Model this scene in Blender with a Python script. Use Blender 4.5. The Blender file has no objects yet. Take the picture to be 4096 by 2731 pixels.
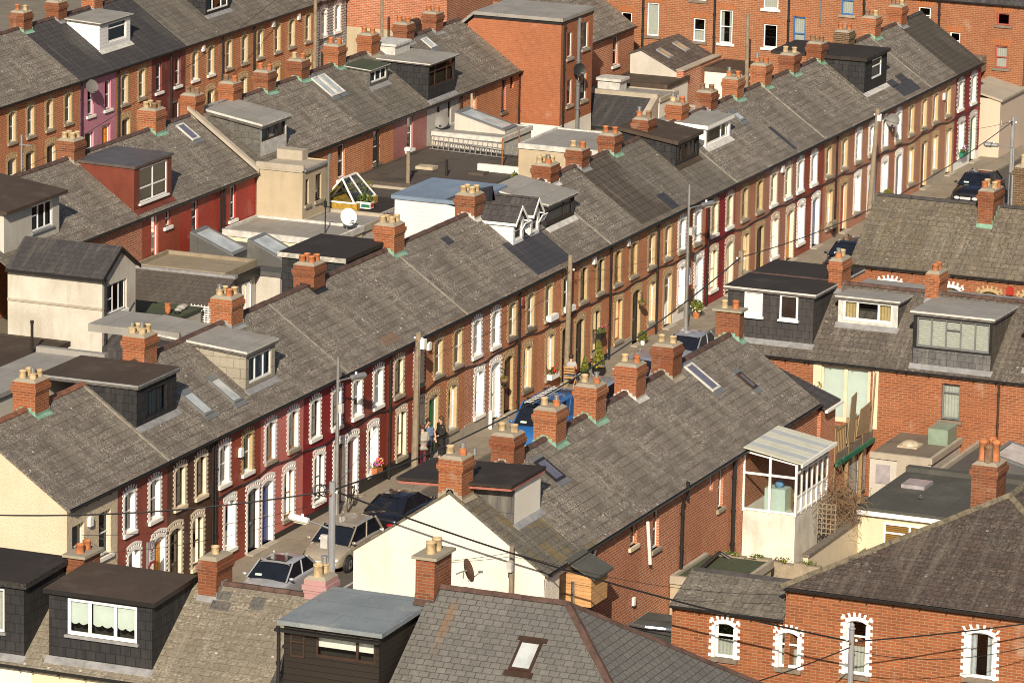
import bpy, bmesh, math, random
from mathutils import Vector, Matrix
R_ = math.radians
S = bpy.context.scene
C = S.collection
# ---------------------------------------------------------------- camera, light
FPX = 20450.6
CAM = Vector((0.0, 0.0, 44.0))
_yaw, _pit, _rol = R_(22.36816), R_(12.76764), R_(-1.171467)
_f = Vector((math.cos(_yaw)*math.cos(_pit), math.sin(_yaw)*math.cos(_pit), -math.sin(_pit)))
_r0 = Vector((math.sin(_yaw), -math.cos(_yaw), 0)); _d0 = _f.cross(_r0)
_r = math.cos(_rol)*_r0 + math.sin(_rol)*_d0
_d = -math.sin(_rol)*_r0 + math.cos(_rol)*_d0
cd = bpy.data.cameras.new('camera'); cam = bpy.data.objects.new('camera', cd); C.objects.link(cam)
cd.sensor_width = 36; cd.lens = FPX/4096*36; cd.clip_end = 3000; cd.clip_start = 1
mw = Matrix.Identity(4)
for i in range(3):
    mw[i][0] = _r[i]; mw[i][1] = -_d[i]; mw[i][2] = -_f[i]; mw[i][3] = CAM[i]
cam.matrix_world = mw
S.camera = cam
W = bpy.data.worlds.new('World'); S.world = W; W.use_nodes = True
nt = W.node_tree; bg = nt.nodes['Background']
sky = nt.nodes.new('ShaderNodeTexSky'); sky.sky_type = 'NISHITA'; sky.sun_disc = False
SUN_AZ, SUN_EL = R_(18.0), R_(29.0)     # light travels towards +X turned by 18 deg to +Y
sky.sun_elevation = SUN_EL; sky.sun_rotation = R_(252)
sky.altitude = 50; sky.dust_density = 2.0
nt.links.new(sky.outputs[0], bg.inputs[0]); bg.inputs[1].default_value = 0.066
sl = bpy.data.lights.new('sun', 'SUN'); sl.energy = 5.0; sl.angle = R_(0.5); sl.color = (1.0, 0.872, 0.69)
so = bpy.data.objects.new('sun', sl); C.objects.link(so)
_l = Vector((math.cos(SUN_AZ)*math.cos(SUN_EL), math.sin(SUN_AZ)*math.cos(SUN_EL), -math.sin(SUN_EL)))
so.rotation_euler = _l.to_track_quat('-Z', 'Y').to_euler(); so.location = (100, 0, 60)
S.view_settings.view_transform = 'Standard'; S.view_settings.look = 'None'
S.view_settings.exposure = 0.34; S.view_settings.gamma = 1.0
S.cycles.filter_width = 1.0
S.cycles.max_bounces = 6; S.cycles.transparent_max_bounces = 12
S.cycles.diffuse_bounces = 3; S.cycles.glossy_bounces = 2
# ---------------------------------------------------------------- photo survey -> points on real planes
_Z = {1:(0,0,1.6507),2:(1350,0,1.6507),3:(2696,0,1.6507),4:(0,900,1.6507),5:(1350,900,1.6507),6:(2696,900,1.6507),
      7:(0,1781,1.6507),8:(1350,1781,1.6507),9:(2696,1781,1.6507),'A':(200,1750,2.9043),'B':(800,1550,2.24),'C':(1400,1200,2.24),
      'D':(2000,900,2.24),'E':(2550,650,2.24),'F':(3150,350,2.6133),'G':(3500,150,2.6133),'S':(0,0,1),'H':(900,700,2.851),'I':(1500,450,2.352),'J':(2250,0,2.352),'K':(3150,1400,2.486)}
SL = 2.1/3.05
def ray(q):
    z = _Z[q[0]]; x = z[0]+q[1]/z[2]; y = z[1]+q[2]/z[2]
    return (_r*((x-2048)/FPX) + _d*((y-1365.5)/FPX) + _f)
def onX(q, X): d = ray(q); return CAM + d*((X-CAM.x)/d.x)
def onY(q, Y): d = ray(q); return CAM + d*((Y-CAM.y)/d.y)
def onZ(q, z=0.0): d = ray(q); return CAM + d*((z-CAM.z)/d.z)
def roofY(q, y0, z0=4.65, s=SL): d = ray(q); return CAM + d*((z0+s*(CAM.y-y0)-CAM.z)/(d.z-s*d.y))
def roofX(q, x0, z0=4.65, s=SL): d = ray(q); return CAM + d*((z0+s*(CAM.x-x0)-CAM.z)/(d.z-s*d.x))
# ---------------------------------------------------------------- materials
MATS = {}
def nmat(name):
    m = bpy.data.materials.new(name); m.use_nodes = True
    t = m.node_tree; b = t.nodes['Principled BSDF']; MATS[name] = m
    return m, t, b
def nd(t, ty, ins=None, **kw):
    n = t.nodes.new('ShaderNode'+ty)
    for k, v in kw.items(): setattr(n, k, v)
    for k, v in (ins or {}).items():
        s = n.inputs[k]
        if isinstance(v, bpy.types.NodeSocket): t.links.new(v, s)
        else: s.default_value = v
    return n
def c4(c): return (c[0], c[1], c[2], 1)
def mixc(t, f, a, b, blend='MIX'):
    n = nd(t, 'Mix', data_type='RGBA', blend_type=blend)
    for s, v in ((n.inputs[0], f), (n.inputs[6], a), (n.inputs[7], b)):
        if isinstance(v, bpy.types.NodeSocket): t.links.new(v, s)
        elif isinstance(v, (tuple, list)): s.default_value = c4(v)
        else: s.default_value = v
    return n.outputs[2]
def ramp(t, f, lo, hi):
    return nd(t, 'MapRange', {0: f, 1: lo, 2: hi, 3: 0.0, 4: 1.0}).outputs[0]
def pos(t): return t.nodes.new('ShaderNodeNewGeometry').outputs['Position']
def uvn(t): return t.nodes.new('ShaderNodeUVMap').outputs[0]
def noise(t, sc, det=3, vec=None, rough=.55):
    return nd(t, 'TexNoise', {'Vector': vec if vec is not None else pos(t), 'Scale': sc, 'Detail': det, 'Roughness': rough}).outputs[0]
def stretch(t, vec, s):
    n = nd(t, 'Mapping', {0: vec}); n.inputs['Scale'].default_value = s; return n.outputs[0]
def bump(t, b, h, st=.4, dist=.02):
    n = nd(t, 'Bump', {'Height': h, 'Strength': st, 'Distance': dist}); t.links.new(n.outputs[0], b.inputs['Normal'])
def plain(name, col, rough=.6, var=.12, sc=3.0, metal=0.0, spec=.4, coat=0.0):
    m, t, b = nmat(name)
    k = ramp(t, noise(t, sc, 5), .3, .72)
    c = mixc(t, k, tuple(x*(1-var) for x in col), tuple(min(1, x*(1+var)) for x in col))
    t.links.new(c, b.inputs['Base Color'])
    b.inputs['Roughness'].default_value = rough; b.inputs['Metallic'].default_value = metal
    b.inputs['Specular IOR Level'].default_value = spec; b.inputs['Coat Weight'].default_value = coat
    return m
def brick(name, c1, c2, mort, paint=False, bw=.26, rh=.088, ms=.013, dirt=.35, patch=None):
    m, t, b = nmat(name)
    u = uvn(t)
    bt = nd(t, 'TexBrick', {'Vector': u, 'Color1': c4(c1), 'Color2': c4(c2), 'Mortar': c4(mort), 'Scale': 1.0, 'Mortar Size': ms,
                            'Mortar Smooth': .2, 'Bias': -.1, 'Brick Width': bw, 'Row Height': rh})
    col = bt.outputs[0]
    rnd = t.nodes.new('ShaderNodeObjectInfo').outputs['Random']
    col = mixc(t, nd(t, 'Math', {0: rnd, 1: .12 if paint else .3}, operation='MULTIPLY').outputs[0], col, tuple(x*.55 for x in c1))
    big = ramp(t, noise(t, .55, 4), .32, .7)
    col = mixc(t, big, mixc(t, dirt, col, tuple(x*.55 for x in c1)), col)
    fine = ramp(t, noise(t, 9, 4), .25, .75)
    col = mixc(t, fine, mixc(t, .18, col, (.02, .015, .01)), col)
    if not paint:
        spot = ramp(t, noise(t, 4.5, 2, stretch(t, u, (1, 3, 1))), .62, .7)
        col = mixc(t, spot, col, mixc(t, .45, col, tuple(x*.35 for x in c1)))
        eff = ramp(t, noise(t, 1.3, 5), .62, .8)
        col = mixc(t, eff, col, mixc(t, .35, col, (.5, .42, .34)))
    else:
        st = ramp(t, noise(t, 1.0, 5, stretch(t, u, (3.5, .5, 1))), .52, .78)
        col = mixc(t, st, col, mixc(t, .3, col, tuple(x*.4 for x in c1)))
        fd = ramp(t, noise(t, .8, 5), .55, .8)
        col = mixc(t, fd, col, mixc(t, .25, col, (.5, .42, .38)))
    t.links.new(col, b.inputs['Base Color']); b.inputs['Roughness'].default_value = .55 if paint else .88
    b.inputs['Specular IOR Level'].default_value = .3
    inv = nd(t, 'Math', {0: 1.0, 1: bt.outputs[1]}, operation='SUBTRACT').outputs[0]
    bump(t, b, inv, .55 if not paint else .35, .01)
    return m
def slates(name, c1, c2, line, w=.3, rh=.25, ms=.012, lichen=.5, lcol=(.46, .43, .36), streak=.3, moss=0.0, lsc=5.5):
    m, t, b = nmat(name)
    u = uvn(t)
    wob = nd(t, 'VectorMath', {0: u, 1: nd(t, 'VectorMath', {0: nd(t, 'TexNoise', {'Vector': pos(t), 'Scale': 2.0}).outputs[1], 1: (.03, .03, 0)}, operation='MULTIPLY').outputs[0]}, operation='ADD').outputs[0]
    bt = nd(t, 'TexBrick', {'Vector': wob, 'Color1': c4(c1), 'Color2': c4(c2), 'Mortar': c4(line), 'Scale': 1.0, 'Mortar Size': ms,
                            'Mortar Smooth': .35, 'Bias': 0.0, 'Brick Width': w, 'Row Height': rh})
    col = bt.outputs[0]
    rnd = t.nodes.new('ShaderNodeObjectInfo').outputs['Random']
    col = mixc(t, nd(t, 'Math', {0: rnd, 1: .34}, operation='MULTIPLY').outputs[0], col, tuple(x*.45 for x in c1))
    big = ramp(t, noise(t, .5, 5), .33, .68)
    col = mixc(t, big, mixc(t, .42, col, tuple(x*.5 for x in c1)), col)
    if streak:
        s = ramp(t, noise(t, 1.0, 5, stretch(t, u, (3.2, .35, 1))), .5, .78)
        col = mixc(t, s, col, mixc(t, streak, col, (.40, .37, .30)))
        s2 = ramp(t, noise(t, 1.0, 4, stretch(t, u, (2.3, .3, 1))), .56, .75)
        col = mixc(t, s2, col, mixc(t, streak*1.2, col, (.05, .045, .04)))
    if lichen:
        sv = stretch(t, u, (1.0, 1.5, 1.0)); off = nd(t, 'VectorMath', {0: sv, 1: pos(t)}, operation='ADD').outputs[0]
        a = ramp(t, noise(t, 8.5, 5, off, .62), .50, .60)
        a2 = nd(t, 'MapRange', {0: noise(t, .55, 4), 1: .3, 2: .68, 3: .35, 4: 1.0}).outputs[0]
        rowm = nd(t, 'MapRange', {0: noise(t, 1.0, 2, stretch(t, u, (.6, 3.6, 1))), 1: .38, 2: .62, 3: .08, 4: 1.0}).outputs[0]
        a = nd(t, 'Math', {0: a, 1: a2}, operation='MULTIPLY').outputs[0]; a = nd(t, 'Math', {0: a, 1: rowm}, operation='MULTIPLY').outputs[0]
        a = nd(t, 'Math', {0: a, 1: min(1, lichen*1.15)}, operation='MULTIPLY').outputs[0]
        col = mixc(t, a, col, lcol)
        k = ramp(t, noise(t, 7.0, 5, off, .65), .56, .66)
        k = nd(t, 'Math', {0: k, 1: min(1, lichen*.95)}, operation='MULTIPLY').outputs[0]
        col = mixc(t, k, col, (.055, .048, .04))
        vo = nd(t, 'TexVoronoi', {'Vector': pos(t), 'Scale': 1.5}).outputs['Distance']
        rr = ramp(t, vo, .075, .05)
        col = mixc(t, nd(t, 'Math', {0: rr, 1: min(1, lichen*1.2)}, operation='MULTIPLY').outputs[0], col, (.52, .50, .43))
    if moss:
        mo = ramp(t, noise(t, 1.6, 6), .5, .68)
        mo = nd(t, 'Math', {0: mo, 1: moss}, operation='MULTIPLY').outputs[0]
        col = mixc(t, mo, col, (.22, .15, .03))
    t.links.new(col, b.inputs['Base Color']); b.inputs['Roughness'].default_value = .8
    b.inputs['Specular IOR Level'].default_value = .3
    inv = nd(t, 'Math', {0: 1.0, 1: bt.outputs[1]}, operation='SUBTRACT').outputs[0]
    hh = nd(t, 'Math', {0: inv, 1: noise(t, 16, 5)}, operation='ADD').outputs[0]
    bump(t, b, hh, .5, .02)
    return m
def rough_wall(name, col, stain=(.2, .16, .1), amt=.4, sc=1.0, peb=30, st=.4, rough=.9):
    m, t, b = nmat(name)
    k = ramp(t, noise(t, sc, 6), .42, .75)
    s = ramp(t, noise(t, 1.0, 5, stretch(t, uvn(t), (2.5, .3, 1))), .5, .8)
    c = mixc(t, nd(t, 'Math', {0: k, 1: amt*.6}, operation='MULTIPLY').outputs[0], col, stain)
    c = mixc(t, nd(t, 'Math', {0: s, 1: amt*.6}, operation='MULTIPLY').outputs[0], c, stain)
    f = ramp(t, noise(t, 22, 3), .3, .7)
    c = mixc(t, f, mixc(t, .14, c, (0, 0, 0)), c)
    t.links.new(c, b.inputs['Base Color']); b.inputs['Roughness'].default_value = rough
    b.inputs['Specular IOR Level'].default_value = .2
    bump(t, b, noise(t, peb, 3), st, .03)
    return m
def felt(name, c1, c2, rough=.8, seam=1.0, puddle=(.3, .28, .25), pa=.3):
    m, t, b = nmat(name)
    bt = nd(t, 'TexBrick', {'Vector': uvn(t), 'Color1': c4(c1), 'Color2': c4(c2), 'Mortar': c4(tuple(x*.55 for x in c1)), 'Scale': 1.0,
                            'Mortar Size': .012, 'Brick Width': 3.1, 'Row Height': seam})
    k = ramp(t, noise(t, 1.1, 6), .35, .7)
    c = mixc(t, k, mixc(t, .4, bt.outputs[0], tuple(x*.5 for x in c1)), bt.outputs[0])
    p = ramp(t, noise(t, .9, 6), .54, .74)
    c = mixc(t, nd(t, 'Math', {0: p, 1: min(.85, pa*1.6)}, operation='MULTIPLY').outputs[0], c, puddle)
    ds = ramp(t, noise(t, 2.2, 6), .58, .7); c = mixc(t, nd(t, 'Math', {0: ds, 1: .35}, operation='MULTIPLY').outputs[0], c, tuple(x*.4 for x in c1))
    q = ramp(t, noise(t, 26, 3), .58, .7)
    c = mixc(t, nd(t, 'Math', {0: q, 1: .25}, operation='MULTIPLY').outputs[0], c, tuple(min(1, x*2.2) for x in c1))
    t.links.new(c, b.inputs['Base Color']); b.inputs['Roughness'].default_value = rough
    b.inputs['Specular IOR Level'].default_value = .3
    bump(t, b, noise(t, 10, 5), .25, .02)
    return m
def glassm(name, tint=(.8, .85, .85), ior=1.5, dark=.0):
    m, t, b = nmat(name)
    o = t.nodes['Material Output']
    tr = nd(t, 'BsdfTransparent', {0: c4(tint)}); gl = nd(t, 'BsdfGlossy', {0: (1, 1, 1, 1), 1: .03})
    fr = nd(t, 'Fresnel', {0: ior}); mx = nd(t, 'MixShader', {0: fr.outputs[0], 1: tr.outputs[0], 2: gl.outputs[0]})
    t.links.new(mx.outputs[0], o.inputs[0]); return m
def paint_car(name, col, metal=.3, rough=.3):
    m, t, b = nmat(name)
    k = ramp(t, noise(t, 3, 4), .3, .7)
    c = mixc(t, k, tuple(x*.9 for x in col), col)
    t.links.new(c, b.inputs['Base Color']); b.inputs['Metallic'].default_value = metal; b.inputs['Roughness'].default_value = rough
    b.inputs['Coat Weight'].default_value = .8; b.inputs['Coat Roughness'].default_value = .05
    return m

BR_OR = brick('brick_orange', (.60, .175, .058), (.43, .115, .04), (.62, .46, .30))  # colour lightened to make up for grazing sun on the -y walls
BR_RED = brick('brick_red', (.56, .165, .07), (.38, .105, .046), (.60, .47, .33))  # lightened in colour too, for -y walls the sun only grazes
BR_BRN = brick('brick_brown', (.54, .165, .075), (.27, .085, .045), (.62, .48, .36))  # also lightened in colour against the weak grazing sun
BR_CHI = brick('brick_chimney', (.40, .115, .04), (.26, .068, .026), (.34, .26, .17), ms=.013, dirt=.45)
BR_CH2 = brick('brick_chimney_sooty', (.30, .09, .036), (.15, .045, .022), (.24, .19, .13), ms=.012, dirt=.7)
BR_DRK = brick('brick_sooty', (.14, .08, .04), (.09, .05, .03), (.26, .21, .14))
BR_NEW = brick('brick_new_orange', (.40, .135, .062), (.34, .108, .05), (.42, .22, .12), ms=.010, dirt=.25)
BR_YEL = brick('brick_yellow', (.58, .42, .22), (.52, .36, .18), (.42, .36, .26), bw=.24, ms=.008, dirt=.2)
P_RED = brick('paint_red', (.42, .055, .032), (.40, .052, .03), (.35, .045, .027), True)
P_RED2 = brick('paint_brick_red', (.37, .082, .045), (.35, .076, .042), (.29, .065, .036), True)
P_DEEP = brick('paint_deep_red', (.32, .028, .03), (.31, .026, .028), (.26, .022, .024), True)
P_DRED = brick('paint_dark_red', (.29, .045, .026), (.28, .042, .024), (.23, .035, .02), True)
P_MAR = brick('paint_maroon', (.36, .10, .07), (.34, .095, .066), (.28, .08, .055), True)
P_BRN = brick('paint_brown', (.12, .062, .04), (.112, .058, .038), (.09, .047, .031), True)
P_PINK = brick('paint_coral', (.72, .235, .195), (.70, .225, .187), (.60, .19, .16), True)
P_PBR = brick('paint_dusky_pink', (.48, .22, .155), (.46, .21, .148), (.40, .18, .13), True)
P_ROSE = brick('paint_rose', (.40, .125, .13), (.39, .12, .125), (.33, .10, .105), True)
P_MAUV = brick('paint_mauve', (.58, .25, .34), (.57, .245, .335), (.54, .235, .32), True)
P_CRIM = brick('paint_crimson', (.40, .04, .034), (.39, .038, .032), (.33, .033, .028), True)
P_MULB = brick('paint_mulberry', (.26, .055, .035), (.25, .05, .034), (.21, .045, .03), True)
WHITE = plain('white_paint', (.80, .78, .73), .55, .05)
UPVC = plain('white_frame', (.82, .82, .80), .35, .03)
CREAMP = plain('cream_paint', (.66, .55, .40), .6, .08)
STONE = plain('grey_stone', (.30, .26, .20), .85, .25, 6)
DSTONE = plain('dark_stone', (.17, .14, .11), .85, .25, 6)
BLACKP = plain('black_paint', (.018, .017, .017), .4, .15)
BROWNF = plain('brown_frame', (.20, .075, .025), .45, .15)
DKBRN = plain('dark_brown_frame', (.045, .026, .018), .45, .2)
GREYF = plain('grey_frame', (.14, .145, .15), .45, .1)
BLUEP = plain('blue_paint', (.03, .13, .36), .45, .1)
REDF = plain('dull_red_frame', (.34, .08, .06), .5, .1)
LEAD = plain('lead_flashing', (.24, .24, .245), .55, .25, 4)
LEADL = plain('pale_flashing', (.50, .49, .46), .6, .25, 4)
VERDI = plain('green_copper', (.19, .33, .25), .75, .25, 5)
FASCW = plain('weathered_fascia_board', (.10, .092, .085), .85, .45, 5)
WHITEWORN = plain('worn_white_fascia', (.40, .38, .34), .8, .5, 5)
P_MULBR = brick('paint_faded_rose', (.40, .16, .145), (.38, .15, .138), (.31, .125, .115), True)
CEM = rough_wall('cement', (.34, .30, .235), (.12, .10, .07), .5, 2.0)
CONC = rough_wall('pale_concrete', (.42, .37, .30), (.18, .15, .11), .5, 1.5)
POT_T = plain('terracotta', (.40, .145, .058), .85, .35, 6)
POT_C = plain('buff_clay', (.46, .345, .20), .85, .35, 6)
POT_D = plain('sooty_clay', (.22, .13, .08), .85, .4, 6)
STEEL = plain('galvanised_steel', (.42, .42, .41), .4, .15, 5, metal=.7)
CURT = plain('net_curtain', (.46, .45, .41), .9, .12, 12)
BLIND = plain('pale_blind', (.60, .64, .60), .8, .04)
CURTB = plain('buff_curtain', (.50, .38, .20), .9, .15, 9)
ROOM_SHADE = plain('room_shade_paint', (.03, .025, .02), .9, .3)  # near-black colour standing in for the shade inside dormer rooms
GLASS = glassm('window_glass')
GLASSD = glassm('tinted_glass', (.35, .38, .38), 1.6)
SLATE_L = slates('roof_lichen_grey', (.205, .177, .149), (.125, .108, .091), (.05, .043, .035), ms=.013, lichen=.85, rh=.3, lcol=(.47,.425,.365))
SLATE_M = slates('roof_mid_grey', (.175, .155, .13), (.115, .102, .086), (.05, .044, .037), ms=.012, lichen=.6, w=.3, rh=.28, lcol=(.34,.31,.26))
SLATE_MT = slates('roof_rusty_tile', (.105, .088, .072), (.085, .07, .058), (.04, .03, .022), w=.3, rh=.32, ms=.02, lichen=.15, lcol=(.24, .12, .05), streak=.3)
SLATE_RP = slates('roof_red_patch', (.26, .17, .12), (.22, .15, .11), (.1, .07, .05), lichen=.1)
SLATE_D = slates('roof_dark_slate', (.062, .058, .062), (.05, .047, .05), (.025, .024, .025), lichen=.06, streak=.15)
SLATE_B = slates('roof_brown_dark', (.085, .072, .058), (.07, .06, .05), (.035, .03, .025), lichen=.05, streak=.15)
SLATE_P = slates('roof_blue_slate', (.06, .06, .075), (.055, .055, .07), (.03, .03, .035), lichen=.0, streak=.1)
SLATE_G = slates('roof_neutral_grey_slate', (.155, .15, .142), (.12, .117, .112), (.045, .042, .04), w=.28, rh=.20, ms=.013, lichen=.1, streak=.12)
def add_streak(m, x0, x1, y0, wid, col):
    t = m.node_tree; b = t.nodes['Principled BSDF']; src = b.inputs['Base Color'].links[0].from_socket
    sp = nd(t, 'SeparateXYZ', {0: pos(t)}); X, Y = sp.outputs[0], sp.outputs[1]
    yy = nd(t, 'Math', {0: nd(t, 'Math', {0: Y, 1: y0}, operation='SUBTRACT').outputs[0], 1: nd(t, 'Math', {0: noise(t, 3, 3), 1: .16}, operation='MULTIPLY').outputs[0]}, operation='ADD').outputs[0]
    a = ramp(t, nd(t, 'Math', {0: yy}, operation='ABSOLUTE').outputs[0], wid, wid*.2)
    k = nd(t, 'Math', {0: ramp(t, X, x0, x0+.9), 1: ramp(t, X, x1, x1-.25)}, operation='MULTIPLY').outputs[0]
    f = nd(t, 'Math', {0: nd(t, 'Math', {0: a, 1: k}, operation='MULTIPLY').outputs[0], 1: .5}, operation='MULTIPLY').outputs[0]
    t.links.new(mixc(t, f, src, col), b.inputs['Base Color'])
add_streak(SLATE_G, 119.2, 120.9, 51.27, .16, (.22, .11, .045))
SLATE_PU = slates('roof_purple_slate', (.088, .062, .052), (.055, .043, .037), (.025, .02, .018), w=.27, rh=.2, lichen=.3, streak=.2, lcol=(.34, .33, .28))
SLATE_MO = slates('roof_mossy', (.15, .135, .11), (.12, .11, .09), (.05, .045, .04), lichen=.3, moss=.55)
RIDGE = plain('ridge_tile_brown', (.085, .05, .04), .8, .4, 3)
RIDGED = plain('ridge_tile_dark', (.05, .045, .045), .8, .3, 3)
RIDGER = plain('ridge_tile_red', (.20, .085, .05), .8, .35, 3)
HANG = slates('hung_slate_black', (.034, .034, .037), (.022, .022, .025), (.008, .008, .009), w=.3, rh=.26, ms=.016, lichen=0, streak=.07)
HANGG = slates('hung_slate_grey', (.13, .125, .115), (.10, .095, .09), (.05, .05, .045), w=.3, rh=.26, lichen=.15, streak=.2)
HANGB = slates('hung_tile_buff', (.36, .33, .265), (.31, .285, .23), (.18, .15, .11), w=.5, rh=.33, lichen=.2, lcol=(.1, .08, .05), streak=.3)
FELT_BR = felt('felt_brown', (.072, .05, .036), (.062, .044, .032), pa=.35, puddle=(.13, .105, .08))
FELT_BK = felt('felt_black', (.035, .027, .023), (.03, .024, .021), pa=.2, puddle=(.1, .09, .08))
FELT_GR = felt('felt_grey', (.30, .285, .265), (.27, .26, .24), pa=.35, puddle=(.2, .17, .13))
FELT_BL = felt('felt_blue_grey', (.22, .25, .27), (.205, .235, .255), rough=.6, pa=.5, puddle=(.33, .34, .34))
FELT_GN = felt('felt_green', (.07, .085, .05), (.06, .075, .045), pa=.35, puddle=(.12, .11, .07))
FELT_DG = felt('felt_dark_green_grey', (.085, .085, .075), (.075, .075, .067), pa=.3, puddle=(.15, .14, .12))
BLUEROOF = felt('roof_blue', (.19, .25, .34), (.18, .24, .33), pa=.2, puddle=(.25, .28, .32))
REND_W = rough_wall('white_render', (.78, .74, .66), (.45, .38, .28), .3, .8, 45, .25)
REND_C = rough_wall('cream_pebbledash', (.64, .54, .40), (.38, .28, .16), .35, .7, 18, .8)
REND_B = rough_wall('beige_render', (.46, .385, .27), (.2, .16, .1), .5, .8, 40, .2)
REND_P = rough_wall('pale_render', (.54, .51, .455), (.26, .23, .18), .6, .6, 40, .2)
REND_Y = rough_wall('pale_yellow_render', (.68, .58, .42), (.4, .32, .2), .3, .7, 40, .2)
REND_K = rough_wall('pinkish_render', (.60, .48, .38), (.4, .3, .22), .3, .5, 40, .2)
REND_S = rough_wall('stained_white_render', (.74, .71, .63), (.22, .17, .11), .75, 1.1, 30, .4)
RUBBLE = rough_wall('rubble_wall', (.36, .30, .22), (.12, .1, .07), .7, 3, 9, 1.0)
CLAD = slates('white_weatherboard', (.80, .80, .79), (.79, .79, .78), (.42, .42, .42), w=30, rh=.17, ms=.006, lichen=0, streak=0)
CLADBK = slates('black_weatherboard', (.028, .022, .017), (.026, .02, .016), (.008, .007, .006), w=30, rh=.17, ms=.012, lichen=0, streak=0)
GABW = rough_wall('cream_white_gable', (.80, .75, .65), (.45, .37, .25), .38, .8, 16, .5)
PINKF = plain('salmon_fascia', (.33, .12, .09), .7, .25, 5)
PLINTHK = plain('worn_black_plinth', (.03, .027, .024), .7, .4, 6)
BLACKW = plain('flaking_black_fascia', (.03, .028, .026), .7, .8, 14)
PINKP = rough_wall('faded_pink_render', (.42, .24, .24), (.3, .25, .22), .5, 3, 30, .2)
VERGE = plain('verge_mortar', (.24, .22, .185), .85, .3, 5)
RUSTY = plain('rust_stain', (.155, .105, .062), .85, .3, 8)
REDF2 = plain('red_box', (.36, .035, .025), .4, .1)
RIDGEL = plain('lichened_hip_tile', (.13, .11, .075), .85, .5, 5)
BR_F = brick('brick_bright_orange', (.36, .112, .042), (.20, .061, .026), (.38, .27, .16), dirt=.35, bw=.28, rh=.09, ms=.011)
BR_D = brick('brick_cross_orange', (.37, .115, .046), (.23, .07, .031), (.42, .29, .18), dirt=.4, bw=.28, rh=.09, ms=.011)  # orange brick toned darker in colour for -x walls in full sun
BR_YELD = brick('dentil_brick', (.40, .17, .06), (.25, .08, .03), (.06, .03, .02), bw=.12, rh=.08, ms=.02)
P_CURTG = plain('grey_curtain', (.45, .46, .48), .9, .2, 9)
SKYDARK = plain('dark_pane', (.03, .022, .018), .1, .3)
HANGK = slates('hung_slate_charcoal', (.055, .05, .052), (.045, .042, .044), (.025, .023, .024), w=.3, rh=.26, lichen=0, streak=.1)
HANGGD = slates('hung_slate_brown_grey', (.12, .105, .085), (.10, .085, .07), (.05, .045, .04), w=.3, rh=.3, lichen=.1, streak=.3)
HANGGR = slates('hung_slate_blue_grey', (.14, .14, .145), (.10, .10, .105), (.04, .04, .04), w=.26, rh=.22, lichen=.2, streak=.4)
REND_S2 = REND_S
REND_W2 = rough_wall('aged_white_render', (.57, .54, .475), (.26, .22, .16), .85, .6, 40, .2)
REND_C2 = rough_wall('cream_render', (.74, .64, .46), (.4, .33, .2), .2, .8, 40, .2)
SLATE_B2 = slates('roof_plain_grey_slate', (.105, .09, .078), (.09, .08, .07), (.04, .035, .03), lichen=.05, streak=.1)
SLATE_B3 = slates('roof_patched_slate', (.12, .10, .09), (.07, .05, .045), (.04, .035, .03), lichen=.1, streak=.2)
CONCB = rough_wall('brownish_concrete', (.30, .25, .18), (.1, .08, .06), .6, 2, 30, .2)
TIMBERR = slates('roof_boards', (.34, .285, .20), (.30, .25, .18), (.16, .13, .09), w=9, rh=.14, ms=.008, lichen=0, streak=.2)
STONEP = plain('pale_stone', (.34, .33, .29), .8, .2, 6)
FELT_DK = felt('membrane_dark_grey', (.10, .098, .095), (.09, .09, .088), rough=.6, pa=.15)
FELT_OLD = felt('felt_old', (.10, .083, .068), (.085, .07, .058), pa=.55, puddle=(.03, .028, .025))
OCHRE = plain('ochre_kerb', (.36, .22, .03), .7, .5, 6)
OCHRE2 = plain('blind_ochre', (.40, .25, .12), .4, .2)
GREENP = plain('dark_green_print', (.02, .16, .10), .5, .2)
LIME = plain('lime_paint', (.36, .48, .03), .6, .1)
DISHG = plain('grey_dish', (.12, .115, .11), .5, .1)
DISHB = plain('brown_dish', (.12, .075, .05), .5, .15)
FENCEB = plain('red_brown_boards', (.26, .11, .04), .8, .25, 5)
RUBBLEW = rough_wall('whitewashed_rubble', (.52, .48, .4), (.15, .12, .08), .8, 4, 9, .9)
PLASTICS = plain('pale_plastic', (.42, .36, .26), .5, .2)
BR_TALL = brick('brick_tall_orange', (.36, .122, .052), (.25, .078, .036), (.42, .29, .18), dirt=.35)
BR_YELR = brick('brick_rubbed_red', (.46, .16, .06), (.42, .14, .05), (.4, .2, .1), ms=.006)
PCA = plain('polycarbonate_grey', (.42,.44,.44), .4, .1); PCB = plain('polycarbonate_cream', (.56,.55,.44), .4, .1)
MINT = plain('mint_white', (.50,.60,.55), .5, .08); FL_CY = plain('bright_cloth', (.12,.25,.42), .8, .6, 9)
OCHREB = slates('brown_slatted_blind', (.26,.15,.04), (.24,.14,.035), (.09,.05,.015), w=9, rh=.06, ms=.012, lichen=0, streak=0)
PLASTICV = plain('clear_plastic', (.34,.31,.33), .15, .2, spec=.7); PIGEON = plain('pigeon_grey', (.13,.13,.15), .7, .5, 14)
FELT_OLD2 = felt('felt_patched', (.20,.165,.13), (.17,.14,.11), pa=.5, puddle=(.10,.08,.065)); GREENBX = plain('green_metal', (.20,.26,.20), .5, .15)
REED = slates('reed_screen', (.42,.32,.20), (.34,.25,.15), (.18,.13,.08), w=.05, rh=9, ms=.008, lichen=0, streak=.3); TEAL = plain('teal_plastic', (.02,.30,.22), .5, .1)
FOIL = plain('foil', (.6,.6,.6), .25, .35, 20, metal=.9); SIGNB = plain('sign_blue_grey', (.30,.33,.42), .5, .05); GREYPOLE = plain('grey_painted_pole', (.24,.245,.26), .45, .12, 4)
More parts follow.
